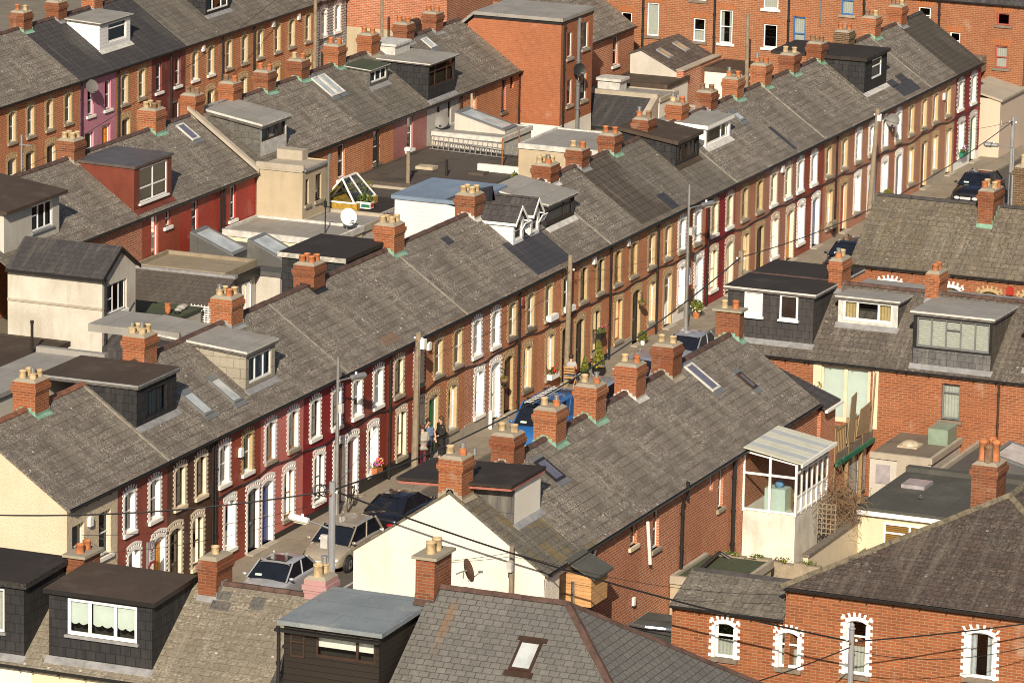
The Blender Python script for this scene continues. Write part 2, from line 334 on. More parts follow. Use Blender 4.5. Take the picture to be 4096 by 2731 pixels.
TIMBER = slates('weathered_timber', (.36, .24, .12), (.30, .2, .1), (.1, .07, .04), w=.11, rh=8, ms=.006, lichen=0, streak=.3)
CEDAR = slates('new_timber', (.60, .34, .15), (.54, .30, .13), (.25, .14, .07), w=20, rh=.12, ms=.006, lichen=0, streak=.2)
POLEW = plain('pole_timber', (.23, .185, .13), .9, .25, 5)
COPPER = plain('rust_red_metal', (.145, .036, .022), .5, .2, 2)
COPT = plain('dark_metal_sheet', (.085, .068, .062), .45, .25, 2, spec=.5)
# ---------------------------------------------------------------- mesh builder
def auto_uv(me):
    uv = me.uv_layers.new(name='UVMap').data
    for p in me.polygons:
        n = p.normal
        h = math.hypot(n.x, n.y)
        if h < .12:
            t = Vector((1, 0, 0)); w = Vector((0, 1, 0))
        else:
            t = Vector((-n.y/h, n.x/h, 0))
            if t.x < -1e-4 or (abs(t.x) <= 1e-4 and t.y < 0): t = -t
            w = n.cross(t)
            if w.z < 0: w = -w
        for li in p.loop_indices:
            co = me.vertices[me.loops[li].vertex_index].co
            uv[li].uv = (co.dot(t), co.dot(w))
class MB:
    def __init__(s): s.v = []; s.f = []; s.m = []; s.k = 0
    def mat(s, k): s.k = k; return s
    def add(s, vs, fs):
        o = len(s.v); s.v += [tuple(v) for v in vs]
        for f in fs: s.f.append([i+o for i in f]); s.m.append(s.k)
        return s
    def box(s, x0, x1, y0, y1, z0, z1):
        return s.add([(x0,y0,z0),(x1,y0,z0),(x1,y1,z0),(x0,y1,z0),(x0,y0,z1),(x1,y0,z1),(x1,y1,z1),(x0,y1,z1)],
                     [(0,3,2,1),(4,5,6,7),(0,1,5,4),(1,2,6,5),(2,3,7,6),(3,0,4,7)])
    def quad(s, *p): return s.add(p, [tuple(range(len(p)))])
    def prism(s, poly, vec):
        n = len(poly); v = [Vector(p) for p in poly]; w = [p+Vector(vec) for p in v]
        return s.add(v+w, [tuple(range(n))[::-1], tuple(range(n, 2*n))] + [(i, (i+1)%n, n+(i+1)%n, n+i) for i in range(n)])
    def cyl(s, p, q, r0, r1=None, n=10, cap=True):
        r1 = r0 if r1 is None else r1
        p = Vector(p); q = Vector(q); a = (q-p).normalized()
        e = a.orthogonal().normalized(); g = a.cross(e)
        vs = [p+(e*math.cos(2*math.pi*i/n)+g*math.sin(2*math.pi*i/n))*r0 for i in range(n)] + [q+(e*math.cos(2*math.pi*i/n)+g*math.sin(2*math.pi*i/n))*r1 for i in range(n)]
        fs = [(i, (i+1)%n, n+(i+1)%n, n+i) for i in range(n)]
        if cap: fs += [tuple(range(n))[::-1], tuple(range(n, 2*n))]
        return s.add(vs, fs)
    def tube(s, pts, r, n=6):
        for a, b in zip(pts, pts[1:]): s.cyl(a, b, r, r, n)
        return s
    def lathe(s, prof, c=(0,0,0), n=12):
        c = Vector(c); vs = []; fs = []
        for r, z in prof:
            vs += [c+Vector((r*math.cos(2*math.pi*i/n), r*math.sin(2*math.pi*i/n), z)) for i in range(n)]
        for j in range(len(prof)-1):
            fs += [(j*n+i, j*n+(i+1)%n, (j+1)*n+(i+1)%n, (j+1)*n+i) for i in range(n)]
        return s.add(vs, fs)
    def ball(s, c, r, n=8, m=6, sc=(1,1,1)):
        pr = [(r*math.sin(math.pi*j/m), -r*math.cos(math.pi*j/m)) for j in range(m+1)]
        o = len(s.v); s.lathe(pr, (0,0,0), n)
        for i in range(o, len(s.v)):
            v = s.v[i]; s.v[i] = (c[0]+v[0]*sc[0], c[1]+v[1]*sc[1], c[2]+v[2]*sc[2])
        return s
    def mesh(s, name, mats, smooth=False, merge=True):
        me = bpy.data.meshes.new(name); me.from_pydata([tuple(v) for v in s.v], [], s.f)
        if not isinstance(mats, (list, tuple)): mats = [mats]
        for m in mats: me.materials.append(m)
        for p, k in zip(me.polygons, s.m): p.material_index = k if k < len(mats) else 0
        b = bmesh.new(); b.from_mesh(me)
        if merge: bmesh.ops.remove_doubles(b, verts=b.verts, dist=1e-5)
        bmesh.ops.recalc_face_normals(b, faces=b.faces); b.to_mesh(me); b.free()
        auto_uv(me)
        if smooth:
            for p in me.polygons: p.use_smooth = True
        return me
    def build(s, name, mats, parent=None, loc=(0,0,0), rz=0, smooth=False):
        return link(name, s.mesh(name, mats, smooth), parent, loc, rz)
def link(name, me, parent=None, loc=(0,0,0), rz=0):
    o = bpy.data.objects.new(name, me); C.objects.link(o); o.location = loc
    if rz: o.rotation_euler.z = rz
    if parent: o.parent = parent
    return o
def tag(o, label=None, cat=None, group=None, kind=None):
    if label: o['label'] = label
    if cat: o['category'] = cat
    if group: o['group'] = group
    if kind: o['kind'] = kind
    return o
def empty(name, loc, rz=0, label=None, cat=None, group=None):
    o = bpy.data.objects.new(name, None); C.objects.link(o); o.location = loc; o.rotation_euler.z = rz
    o.empty_display_size = .3
    return tag(o, label, cat, group)
def copy_tree(o, parent=None):
    c = o.copy(); C.objects.link(c); c.parent = parent
    for ch in list(o.children): copy_tree(ch, c)
    return c
CACHE = {}
def cached(key, fn):
    if key not in CACHE: CACHE[key] = fn()
    return CACHE[key]
# ---------------------------------------------------------------- building components (local frame: facade in y=0 facing -y, x along the row)
def sheet(b, x0, x1, z0, z1, holes=(), y=0.0, reveal=.12):
    xs = sorted({x0, x1} | {h[0] for h in holes} | {h[1] for h in holes}); zs = sorted({z0, z1} | {h[2] for h in holes} | {h[3] for h in holes})
    xs = [x for x in xs if x0-1e-6 <= x <= x1+1e-6]; zs = [z for z in zs if z0-1e-6 <= z <= z1+1e-6]
    for a, c in zip(xs, xs[1:]):
        for e, g in zip(zs, zs[1:]):
            mx, mz = (a+c)/2, (e+g)/2
            if any(h[0] < mx < h[1] and h[2] < mz < h[3] for h in holes): continue
            b.quad((a,y,e),(c,y,e),(c,y,g),(a,y,g))
    for h in holes:
        r = h[4] if len(h) > 4 else reveal
        if r:
            b.quad((h[0],y,h[2]),(h[0],y+r,h[2]),(h[0],y+r,h[3]),(h[0],y,h[3])); b.quad((h[1],y,h[2]),(h[1],y+r,h[2]),(h[1],y+r,h[3]),(h[1],y,h[3]))
            b.quad((h[0],y,h[3]),(h[1],y,h[3]),(h[1],y+r,h[3]),(h[0],y+r,h[3])); b.quad((h[0],y,h[2]),(h[1],y,h[2]),(h[1],y+r,h[2]),(h[0],y+r,h[2]))
def frame_mesh(w, h, mat, cols=(1,), rails=(), fw=.06, dep=.04, y=0.0):
    b = MB(); hw = w/2
    b.box(-hw, -hw+fw, y, y+dep, 0, h); b.box(hw-fw, hw, y, y+dep, 0, h)
    b.box(-hw+fw, hw-fw, y, y+dep, 0, fw*1.2); b.box(-hw+fw, hw-fw, y, y+dep, h-fw, h)
    tot = sum(cols); a = -hw
    for c in cols[:-1]:
        a += w*c/tot; b.box(a-fw*.5, a+fw*.5, y+.002, y+dep-.002, fw*1.2, h-fw)
    for r in rails:
        if isinstance(r, tuple): f, p, q = r
        else: f, p, q = r, 0, 1
        b.box(-hw+max(fw, p*w), -hw+min(w-fw, q*w), y+.004, y+dep-.004, h*f-fw*.4, h*f+fw*.4)
    return b.mesh('window', mat)
def pane_mesh(w, h, y): return MB().quad((-w/2+.02,y,.02),(w/2-.02,y,.02),(w/2-.02,y,h-.02),(-w/2+.02,y,h-.02)).mesh('pane', GLASS)
def curtain_mesh(w, h, kind, mat):
    b = MB(); hw = w/2
    def folds(x0, x1, z0, z1, amp=.02):
        n = max(4, int((x1-x0)/.05)); pts = [(x0+(x1-x0)*i/n, .03+amp*(1 if i % 2 else -1)) for i in range(n+1)]
        for (a, ya), (c, yc) in zip(pts, pts[1:]): b.quad((a,ya,z0),(c,yc,z0),(c,yc,z1),(a,ya,z1))
    if kind == 'net': folds(-hw, hw, 0, h, .012)
    elif kind == 'sides': folds(-hw, -hw+.3*w, 0, h); folds(hw-.3*w, hw, 0, h)
    elif kind == 'half': folds(-hw, hw, 0, h*.5, .012)
    elif kind == 'blind': b.quad((-hw,.02,h*.35),(hw,.02,h*.35),(hw,.02,h),(-hw,.02,h))
    elif kind == 'top': b.quad((-hw,.02,h*.62),(hw,.02,h*.62),(hw,.02,h),(-hw,.02,h))
    elif kind == 'full': b.quad((-hw,.02,0),(hw,.02,0),(hw,.02,h),(-hw,.02,h))
    elif kind == 'slats':
        n = int(h/.06)
        for i in range(n): b.quad((-hw,.02,i*.06),(hw,.02,i*.06),(hw,.045,i*.06+.052),(-hw,.045,i*.06+.052))
    return b.mesh('curtain', mat)
def surround_mesh(w, h, mat, ground, bold=False):
    two = mat.name == 'white_quoins'; b = MB(); hw = w/2; r = .10; F = -.016
    zsp = h-r
    for sg in (-1, 1):
        def bx(a, c, y0, y1, z0, z1): b.box(min(sg*a, sg*c), max(sg*a, sg*c), y0, y1, z0, z1)
        bx(hw, hw+.10, F, .16, 0, zsp+.02)
        st = .15 if not bold else .20; n = int((zsp+.10)/st)
        for i in range(n+1):
            z = i*st + .02
            jj = .012*math.sin(i*12.9+sg*3.1)
            bx(hw+.10, hw+(.26 if two else .185)+jj, F+.001, .006, z, min(z+st*(.52+.06*math.sin(i*7.7+sg)), zsp+.2))
            if two: b.mat(1); bx(hw+.10, hw+.25, F+.006, .006, z+st*.6, z+st*.98); b.mat(0)
    N = 8
    def zi(x): return h - r*(x/hw)**2
    xs = [(-1+2*i/N)*hw for i in range(N+1)]
    def ring(lo, hi, ya, yb, ex):
        for a, c in zip(xs, xs[1:]):
            p = [(a*(1+ex*lo), 0, zi(a)+lo), (c*(1+ex*lo), 0, zi(c)+lo), (c*(1+ex*hi), 0, zi(c)+hi), (a*(1+ex*hi), 0, zi(a)+hi)]
            b.prism([(q[0], ya, q[2]) for q in p], (0, yb-ya, 0))
    ex = 1.6
    ring(0, .115, F-.002, .158, ex)
    k = 7 if ground else 6
    for i in range(k):
        x = (-1+2*i/(k-1))*hw; t0, t1 = .112, (.20 if ground else .235)
        wd = .034
        xa, xb = x*(1+ex*t0), x*(1+ex*t1)
        b.prism([(xa-wd, F-.001, zi(x)+t0), (xa+wd, F-.001, zi(x)+t0), (xb+wd*1.15, F-.001, zi(x)+t1), (xb-wd*1.15, F-.001, zi(x)+t1)], (0, .03, 0))
    if ground: ring(.195, .275, F-.002, .006, ex)
    return b.mesh('surround', [mat, BLACKP] if two else mat)
def key(*a): return tuple(x.name if hasattr(x, 'name') else x for x in a)
def add_window(par, x, z, w, h, frame=UPVC, sur=None, ground=False, sill=STONE, cols=(1,), rails=(.5,), curt='net', cmat=None, yin=.10, bold=False, fw=.055, lab=None, silld=.08):
    cmat = cmat or CURT
    f = link('window', cached(key('wf', w, h, frame, cols, rails, fw), lambda: frame_mesh(w, h, frame, cols, rails, fw)), par, (x, yin, z))
    if lab: f['label'] = lab
    link('pane', cached(key('wp', w, h), lambda: pane_mesh(w, h, .02)), f)
    if curt: link('curtain', cached(key('wc', w, h, curt, cmat), lambda: curtain_mesh(w, h, curt, cmat)), f, (0, .08, 0))
    if sur: link('surround', cached(key('ws', w, h, sur, ground, bold), lambda: surround_mesh(w, h, sur, ground, bold)), f, (0, -yin, 0))
    if sill:
        def sm():
            b = MB(); b.box(-w/2-.12, w/2+.12, -silld, .10, -.12, 0); return b.mesh('sill', sill)
        link('sill', cached(key('wsl', w, sill, silld), sm), f, (0, -yin, 0))
    return f
def add_door(par, x, w, h, col, sur=None, frame=None, z=.14, glazed=False, step=CONC):
    frame = frame or WHITE
    def dm():
        b = MB(); hw = w/2-.05
        b.box(-hw, hw, .03, .07, 0, 1.93)
        for cx in (-hw*.5, hw*.5):
            for a, c in ((.15, .8), (.95, 1.55), (1.62, 1.85)):
                if glazed and a > .9: b.mat(1)
                b.box(cx-hw*.36, cx+hw*.36, .015, .03, a, c); b.mat(0)
        b.mat(2); b.box(-w/2, -hw, 0, .08, 0, h-.0); b.box(hw, w/2, 0, .08, 0, h); b.box(-hw, hw, .005, .075, 1.93, 2.0); b.box(-hw, hw, .005, .075, h-.05, h)
        b.mat(3); b.box(-.09, .09, .005, .015, .9, .94)
        return b.mesh('door', [col, GLASSD, frame, STEEL])
    d = link('door', cached(key('dr', w, h, col, frame, glazed), dm), par, (x, .10, z))
    link('pane', cached(key('dp', w, h), lambda: MB().quad((-w/2+.05,.04,2.0),(w/2-.05,.04,2.0),(w/2-.05,.04,h-.04),(-w/2+.05,.04,h-.04)).mesh('pane', GLASS)), d)
    if sur: link('surround', cached(key('ws', w, h, sur, True, False), lambda: surround_mesh(w, h, sur, True)), d, (0, -.10, 0))
    link('step', cached(key('dst', w, step), lambda: MB().box(-w/2-.12, w/2+.12, -.28, .02, -.139, 0).mesh('step', step)), d, (0, -.10, 0))
    return d
def pot(par, x, y, z, kind, h=.3, r=.115):
    def pm():
        b = MB()
        if kind in ('T', 'C', 'D'):
            b.lathe([(r*1.03, 0), (r*.98, h*.84), (r*1.05, h*.86), (r*1.05, h), (r*.86, h), (r*.84, h*.3), (0, h*.28)], (0,0,0), 14)
            return b.mesh('chimney_pot', [{'T': POT_T, 'C': POT_C, 'D': POT_D}[kind]], True)
        if kind == 'L':   # tall roll-top pot
            b.lathe([(r*1.1, 0), (r*.95, h*.3), (r*.85, h*.8), (r*1.05, h*.84), (r*1.05, h), (r*.8, h), (r*.78, h*.5), (0, h*.48)], (0,0,0), 12)
            return b.mesh('chimney_pot', POT_T, True)
        if kind == 'M':   # terracotta pot with a metal flue cowl
            b.lathe([(r*1.02, 0), (r*.95, h*.7), (r*1.08, h*.72), (r*1.08, h*.85), (0, h*.86)], (0,0,0), 12)
            b.mat(1).lathe([(r*.62, h*.86), (r*.62, h*1.35), (r*.75, h*1.37), (r*.75, h*1.5), (r*.62, h*1.52), (0, h*1.56)], (0,0,0), 10)
            return b.mesh('chimney_pot', [POT_T, STEEL])
        if kind == 'N':
            b.lathe([(r*1.02, 0), (r*.95, h*.7), (r*1.08, h*.72), (r*1.08, h*.85), (0, h*.86)], (0,0,0), 12)
            b.mat(1).lathe([(r*.62, h*.86), (r*.62, h*1.35), (r*.75, h*1.37), (r*.75, h*1.5), (0, h*1.56)], (0,0,0), 10)
            return b.mesh('chimney_pot', [POT_C, STEEL])
    return link('chimney_pot', cached(('pot', kind, h, r), pm), par, (x, y, z))
def add_chimney(par, x, y, ztop, pots='TC', sx=.86, sy=.70, mat=None, flash=LEAD, z0=5.9, slab=False, ridge=6.75, along='y', proud=.0, poth=.26, potr=.115, lab=None, roofz=None):
    """stack centred at local (x, y); pots set out along y (2) or 2 by 2 (4)"""
    hv = (x*12.9898+y*78.233+(par.location.x+par.location.y)*3.7) % 1
    mat = mat or (BR_CH2 if hv < .4 else BR_CHI); ztop += (hv-.5)*.14
    b = MB()
    def ringbox(z0, z1, e): b.box(x-sx/2-e, x+sx/2+e, y-sy/2-e, y+sy/2+e, z0, z1)
    zt = ztop
    if slab:
        ringbox(z0, zt-.08, 0); b.mat(1); ringbox(zt-.08, zt, .09)
    else:
        ringbox(z0, zt-.42, 0); ringbox(zt-.42, zt-.34, .025); ringbox(zt-.34, zt-.19, .055); ringbox(zt-.19, zt-.05, .01)
        b.mat(1)
        e = .0; p = [(x-sx/2-.012, y-sy/2-.012), (x+sx/2+.012, y-sy/2-.012), (x+sx/2+.012, y+sy/2+.012), (x-sx/2-.012, y+sy/2+.012)]
        q = [(x+(a-x)*.72, y+(c-y)*.72) for a, c in p]
        b.add([(a, c, zt-.05) for a, c in p]+[(a, c, zt+.04) for a, c in q], [(0,1,5,4),(1,2,6,5),(2,3,7,6),(3,0,4,7),(4,5,6,7)])
    if flash:
        b.mat(2)
        def rz(yy): return ridge - abs(yy-3.05)*SL if roofz is None else roofz(yy)
        ys = [y-sy/2-.012, y+sy/2+.012]
        mids = [ys[0]] + ([3.05] if ys[0] < 3.05 < ys[1] else []) + [ys[1]]
        n = 6
        for sg in (-1, 1):
            xx = x+sg*(sx/2+.012)
            for i in range(n):
                ya = ys[0]+(ys[1]-ys[0])*i/n; yb = ys[0]+(ys[1]-ys[0])*(i+1)/n
                zz = max(rz(ya), rz(yb))+.07
                b.box(min(xx, xx-sg*.012), max(xx, xx-sg*.012), ya, yb, min(rz(ya), rz(yb))-.1, zz)
        b.box(x-sx/2-.012, x+sx/2+.012, ys[0]-.012, ys[0], rz(ys[0])-.1, rz(ys[0])+.08)
        b.quad((x-sx/2-.02, ys[0]-.12, rz(ys[0]-.12)+.018), (x+sx/2+.03, ys[0]-.14, rz(ys[0]-.14)+.018), (x+sx/2+.03, ys[0], rz(ys[0])+.018), (x-sx/2-.02, ys[0], rz(ys[0])+.018))
    o = b.build('chimney', [mat, CEM, flash or CEM], par)
    if lab: o['label'] = lab
    n = len(pots)
    zz = zt+(.0 if slab else .0)
    if n == 4: spots = [(x-.2, y-.18), (x+.2, y-.18), (x-.2, y+.18), (x+.2, y+.18)]
    elif n == 3: spots = [(x, y-.3), (x, y), (x, y+.3)]
    elif n == 2: spots = [(x, y+.2), (x, y-.2)] if along == 'y' else [(x-.22, y), (x+.22, y)]
    elif n == 1: spots = [(x, y)]
    else: spots = []
    for k, (px, py) in zip(pots, spots): pot(o, px, py, zz, k, poth*(1+.12*(((px*7+py*13+x*3) % 1)-.5)), potr)
    return o
def gable_roof(w, d, ze, zr, ov=.12, ends=(0, 0), th=.07):
    s = (zr-ze)/(d/2)
    p = [(-ov, ze-ov*s), (d/2, zr), (d+ov, ze-ov*s), (d+ov, ze-ov*s-th), (d/2, zr-th*1.2), (-ov, ze-ov*s-th)]
    b = MB(); b.prism([(-ends[0], y, z) for y, z in p], (w+ends[0]+ends[1], 0, 0)); return b
def ridge_tiles(w, d, zr, mat, par, x0=0, gaps=()):
    b = MB(); L = .45; n = max(1, round((w-x0)/L)); L = (w-x0)/n
    P = [(-.13, -.075), (-.05, .012), (.05, .012), (.13, -.075), (.10, -.10), (0, -.01), (-.10, -.10)]
    for i in range(n):
        a = x0+i*L+.008; c = x0+(i+1)*L-.008
        if any(g0-.05 < (a+c)/2 < g1+.05 for g0, g1 in gaps): continue
        j = .006*((i*37) % 5-2)
        b.prism([(a, d/2+y, zr+.03+z+j*.5) for y, z in P], (c-a, 0, 0))
    return b.build('ridge_tiles', mat, par)
def gutter_mesh(w, mat): 
    b = MB(); pr = [(-.06, .0), (-.055, -.05), (0, -.075), (.055, -.05), (.06, 0), (.045, 0), (.04, -.04), (0, -.058), (-.04, -.04), (-.045, 0)]
    b.prism([(0, y, z) for y, z in pr], (w, 0, 0))
    for i in range(int(w/.8)+1): b.box(min(w-.04, i*.8+.1), min(w, i*.8+.14), -.07, .10, -.09, -.078)
    return b.mesh('gutter', mat)
def downpipe(par, x, z0, z1, mat=None, y=-.09, r=.042, neck=True):
    b = MB(); pts = [(x, y, z0), (x, y, z1-.25)]
    pts += [(x+.0, y-.03, z1-.1), (x, y-.05, z1)] if neck else [(x, y, z1)]
    b.tube(pts, r, 8)
    k = z0+.3
    while k < z1-.4: b.cyl((x, y, k), (x, y, k+.07), r*1.35, r*1.35, 8); k += 1.1
    return b.build('drainpipe', mat or BLACKP, par)
def vent_pipe(par, x, y, z0, z1, mat=None, r=.05):
    return MB().cyl((x, y, z0), (x, y, z1), r, r, 8).cyl((x, y, z1-.12), (x, y, z1), r*1.3, r*1.3, 8).build('vent_pipe', mat or BLACKP, par)
def house(name, label, loc, w, rot=0, wall=None, d=6.1, ze=4.65, zr=6.75, roof=None, ridge=None, holes=(), z0=0, gables=(0, 0), gmat=None, gutter=True, rear=None, patches=(), group=None, ridge_gaps=(), verge=None, dz=0.0, cat='house', frontwall=True):
    e = empty(name, loc, rot, label, cat, group)
    wall = wall or BR_OR
    if frontwall:
        b = MB(); sheet(b, 0, w, z0, ze-.0, holes)
        b.build('wall', wall, e)
    b = MB(); sheet(b, 0, w, 0, ze, y=d); b.build('rear_wall', rear or wall, e)
    for k, g in enumerate(gables):
        if g:
            x = 0 if k == 0 else w; b = MB(); b.quad((x,0,0),(x,d,0),(x,d,ze),(x,d/2,zr-.05),(x,0,ze)); b.build('gable_wall', gmat or wall, e)
    b = gable_roof(w, d, ze, zr, ends=(.05 if gables[0] else 0, .05 if gables[1] else 0))
    mats = [roof or SLATE_L]; s = (zr-ze)/(d/2)
    for (x0, x1, y0, y1, m) in patches:
        if m not in mats: mats.append(m)
        b.mat(mats.index(m)); t = .014+.004*mats.index(m)
        b.prism([(x0, y0, ze+s*y0+t), (x1, y0, ze+s*y0+t), (x1, y1, ze+s*y1+t), (x0, y1, ze+s*y1+t)], (0, 0, -.03))
    if verge:
        if verge not in mats: mats.append(verge)
        b.mat(mats.index(verge))
        b.prism([(-.05, -.08, ze-.08*s+.03), (.05, -.08, ze-.08*s+.03), (.05, d/2-.1, zr-.1*s+.03), (-.05, d/2-.1, zr-.1*s+.03)], (0, 0, -.05))
    o = b.build('roof', mats, e); o.location.z = dz
    if ridge: ridge_tiles(w, d, zr+dz, ridge, e, gaps=ridge_gaps)
    if gutter: link('gutter', cached(key('gut', round(w, 2)), lambda: gutter_mesh(w, BLACKP)), e, (0, -.16, ze-.04))
    return e
def dormer(par, x0, x1, yf, zt, yb, zb=None, cheek=HANG, front=None, rmat=FELT_BR, fascia=None, ov=.1, th=.12, win=None, frame=UPVC, wz=None, cols=(1,), rails=(), curt='none', cmat=None, d=6.1, ze=4.65, zr=6.75, apron=LEAD, name='dormer', sovl=None, sovr=None, lab=None, fw=.06, wsill=None, rail_list=None):
    """flat-roofed box dormer: front face at y=yf between x0 and x1, roof running back to yb"""
    s = (zr-ze)/(d/2)
    def rz(y): return zr-abs(y-d/2)*s
    zb = zt+.15 if zb is None else zb
    sovl = ov if sovl is None else sovl; sovr = ov if sovr is None else sovr
    b = MB(); z0 = rz(yf)-.03
    holes = []
    if win: holes = [(win[0], win[1], win[2], win[3], .10)]
    b.mat(1); sheet(b, x0, x1, z0, zt, holes, y=yf)
    b.mat(0)
    def zt_(y): return zt+(zb-zt)*(y-yf)/(yb-yf)
    ys_ = None
    for q in range(200):
        yy = yf+(min(yb, d/2)-yf)*q/199
        if zt_(yy) < rz(yy)-.02: ys_ = yy; break
    for x in (x0, x1):
        if ys_ is not None: b.quad((x, yf, z0), (x, yf, zt), (x, ys_, zt_(ys_)))
        elif yb > d/2:
            b.quad((x, yf, z0), (x, yf, zt), (x, d/2, zt_(d/2)), (x, d/2, zr-.05))
            b.quad((x, d/2, zr-.05), (x, d/2, zt_(d/2)), (x, yb, zb), (x, yb, rz(yb)-.05))
        else: b.quad((x, yf, z0), (x, yf, zt), (x, yb, zb), (x, yb, rz(yb)-.05))
    if yb > d/2 and ys_ is None: b.quad((x0, yb, rz(yb)-.05), (x1, yb, rz(yb)-.05), (x1, yb, zb), (x0, yb, zb))
    o = b.build(name, [cheek, front or cheek], par)
    if lab: o['label'] = lab
    b = MB(); xa, xb2 = x0-sovl, x1+sovr; ya = yf-ov; dzf = (zt-zb)/(yb-yf)*ov
    two = fascia in (LEADL, LEAD)
    def slab(e, h0, h1, k):
        top = [(xa-e, ya-e, zt+h1+dzf), (xb2+e, ya-e, zt+h1+dzf), (xb2+e, yb+.05, zb+h1), (xa-e, yb+.05, zb+h1)]
        bot = [(x, y, z-(h1-h0)) for x, y, z in top]
        b.mat(0).add(top, [(0, 1, 2, 3)]); b.mat(k).add(top+bot, [(0,1,5,4),(1,2,6,5),(2,3,7,6),(3,0,4,7),(4,5,6,7)])
    if two: slab(-.012, .0, th*.55, 2); slab(.0, th*.551, th, 1)
    else: slab(.0, .0, th, 1)
    b.build('dormer_roof', [rmat, fascia or rmat, FASCW], o)
    if apron: MB().prism([(x0-.06, yf-.19, rz(yf-.19)+.022), (x1+.06, yf-.19, rz(yf-.19)+.022), (x1+.08, yf+.0, rz(yf)+.03), (x0-.08, yf, rz(yf)+.03)], (0, 0, -.03)).build('apron', apron, o)
    if win:
        ww, hh = win[1]-win[0], win[3]-win[2]; cx = (win[0]+win[1])/2
        f = link('window_frame', frame_mesh(ww, hh, frame, cols, rails, fw), o, (cx, yf+.035, win[2]))
        link('pane', pane_mesh(ww, hh, 0.0), o, (cx, yf+.065, win[2]))
        if curt != 'none': link('curtain', curtain_mesh(ww, hh, curt, cmat or CURT), o, (cx, yf+.13, win[2]))
        link('room_shade_sheet', MB().quad((-ww/2-.1,0,-.1),(ww/2+.1,0,-.1),(ww/2+.1,0,hh+.1),(-ww/2-.1,0,hh+.1)).mesh('room_shade_sheet', ROOM_SHADE), o, (cx, yf+.55, win[2]))  # flat dark sheet behind the glass, painted as interior shade
        if wsill: link('sill', MB().box(-ww/2-.06, ww/2+.06, -.08, .05, -.07, 0).mesh('sill', wsill), o, (cx, yf, win[2]))
    return o
def skylight(par, x0, x1, y0, y1, frame=GREYF, ze=4.65, zr=6.75, d=6.1, glass=None, flash=GREYF, lift=.06):
    s = (zr-ze)/(d/2)
    def P(x, y, h): n = Vector((0, -s, 1)).normalized(); return Vector((x, y, ze+s*y))+n*h
    b = MB(); fw = .07
    def slab(xa, xb, ya, yb, h0, h1):
        b.add([P(xa,ya,h0),P(xb,ya,h0),P(xb,yb,h0),P(xa,yb,h0),P(xa,ya,h1),P(xb,ya,h1),P(xb,yb,h1),P(xa,yb,h1)],
              [(0,3,2,1),(4,5,6,7),(0,1,5,4),(1,2,6,5),(2,3,7,6),(3,0,4,7)])
    slab(x0, x0+fw, y0, y1, 0, lift); slab(x1-fw, x1, y0, y1, 0, lift); slab(x0+fw, x1-fw, y0, y0+fw, 0, lift); slab(x0+fw, x1-fw, y1-fw, y1, 0, lift)
    b.mat(1); slab(x0-.09, x1+.09, y0-.16, y0, 0, .02); slab(x0-.09, x1+.09, y1, y1+.12, 0, .03); 
    o = b.build('skylight', [frame, flash], par)
    b = MB(); b.quad(P(x0+fw,y0+fw,lift*.6),P(x1-fw,y0+fw,lift*.6),P(x1-fw,y1-fw,lift*.6),P(x0+fw,y1-fw,lift*.6)); b.build('pane', glass or SKYG, o)
    return o
SKYG = plain('skylight_glass', (.42, .45, .46), .08, .25, 2, spec=.8)
SKYGD = plain('skylight_glass_dark', (.13, .12, .16), .06, .25, 2, spec=.8)
def alarm_box(par, x, z, mat=None, y=-.11, w=.22, h=.3):
    b = MB(); b.prism([(x-w/2, y, z), (x+w/2, y, z), (x+w/2, y, z+h*.8), (x+w/2-.04, y, z+h), (x-w/2+.04, y, z+h), (x-w/2, y, z+h*.8)], (0, .10, 0))
    return b.build('alarm_box', mat or WHITE, par)
# ---------------------------------------------------------------- ground
def ground(name, x0, x1, y0, y1, z, mat):
    b = MB(); b.quad((x0,y0,z),(x1,y0,z),(x1,y1,z),(x0,y1,z)); return tag(b.build(name, mat), kind='structure')
YARD = rough_wall('yard_concrete', (.22, .19, .15), (.08, .07, .05), .6, .5, 15, .3)
ASPH = rough_wall('asphalt', (.115, .10, .085), (.06, .055, .05), .5, .6, 30, .3)
PAVE = felt('pavement_concrete', (.30, .255, .195), (.27, .23, .18), .9, 1.2, (.16, .14, .11), .5)
ground('ground', -1500, 3000, -1500, 3000, -.03, YARD)
ground('road', 125.0, 240, 61.3, 67.6, .004, ASPH)
tag(MB().box(133.4, 229, 67.6, 69.31, -.02, .10).build('pavement', PAVE), kind='structure')
tag(MB().box(133.0, 229, 59.6, 61.3, -.02, .10).build('far_pavement', PAVE), kind='structure')
ground('side_road', 125.5, 131.5, 20, 110, .008, ASPH)
# ---------------------------------------------------------------- main terrace: 26 two-bay houses, facade in Y = 69.3
YF = 69.3
XB = [133.3,136.68,140.13,143.41,146.99,150.3,153.77,157.17,160.51,164.06,167.4,170.92,174.24,178.0,181.54,184.94,188.5,191.93,195.59,199.28,202.87,206.51,210.2,213.69,217.3,221.16,225.0]
CRS = plain('cream_surround', (.66, .56, .43), .65, .12, 6)
WHS = plain('white_surround', (.85, .83, .79), .6, .08, 6)
WHB = brick('white_quoins', (.78,.76,.72), (.76,.74,.70), (.6,.58,.55), True)
D_ORANGE = plain('orange_door', (.62, .26, .04), .5, .08); D_GREEN = plain('green_door', (.02, .12, .045), .45, .1); D_BLUE = plain('navy_door', (.03, .05, .20), .4, .1)
D_BROWN = plain('brown_door', (.07, .03, .017), .45, .2); D_CREAM = plain('cream_door', (.55, .48, .34), .5, .08); D_RED = plain('red_door', (.36, .05, .03), .45, .1)
D_MAROON = plain('maroon_door', (.11, .016, .016), .45, .1); D_GREY = plain('grey_door', (.11, .12, .14), .45, .1); D_DBLUE = plain('slate_blue_door', (.10, .13, .26), .45, .1)
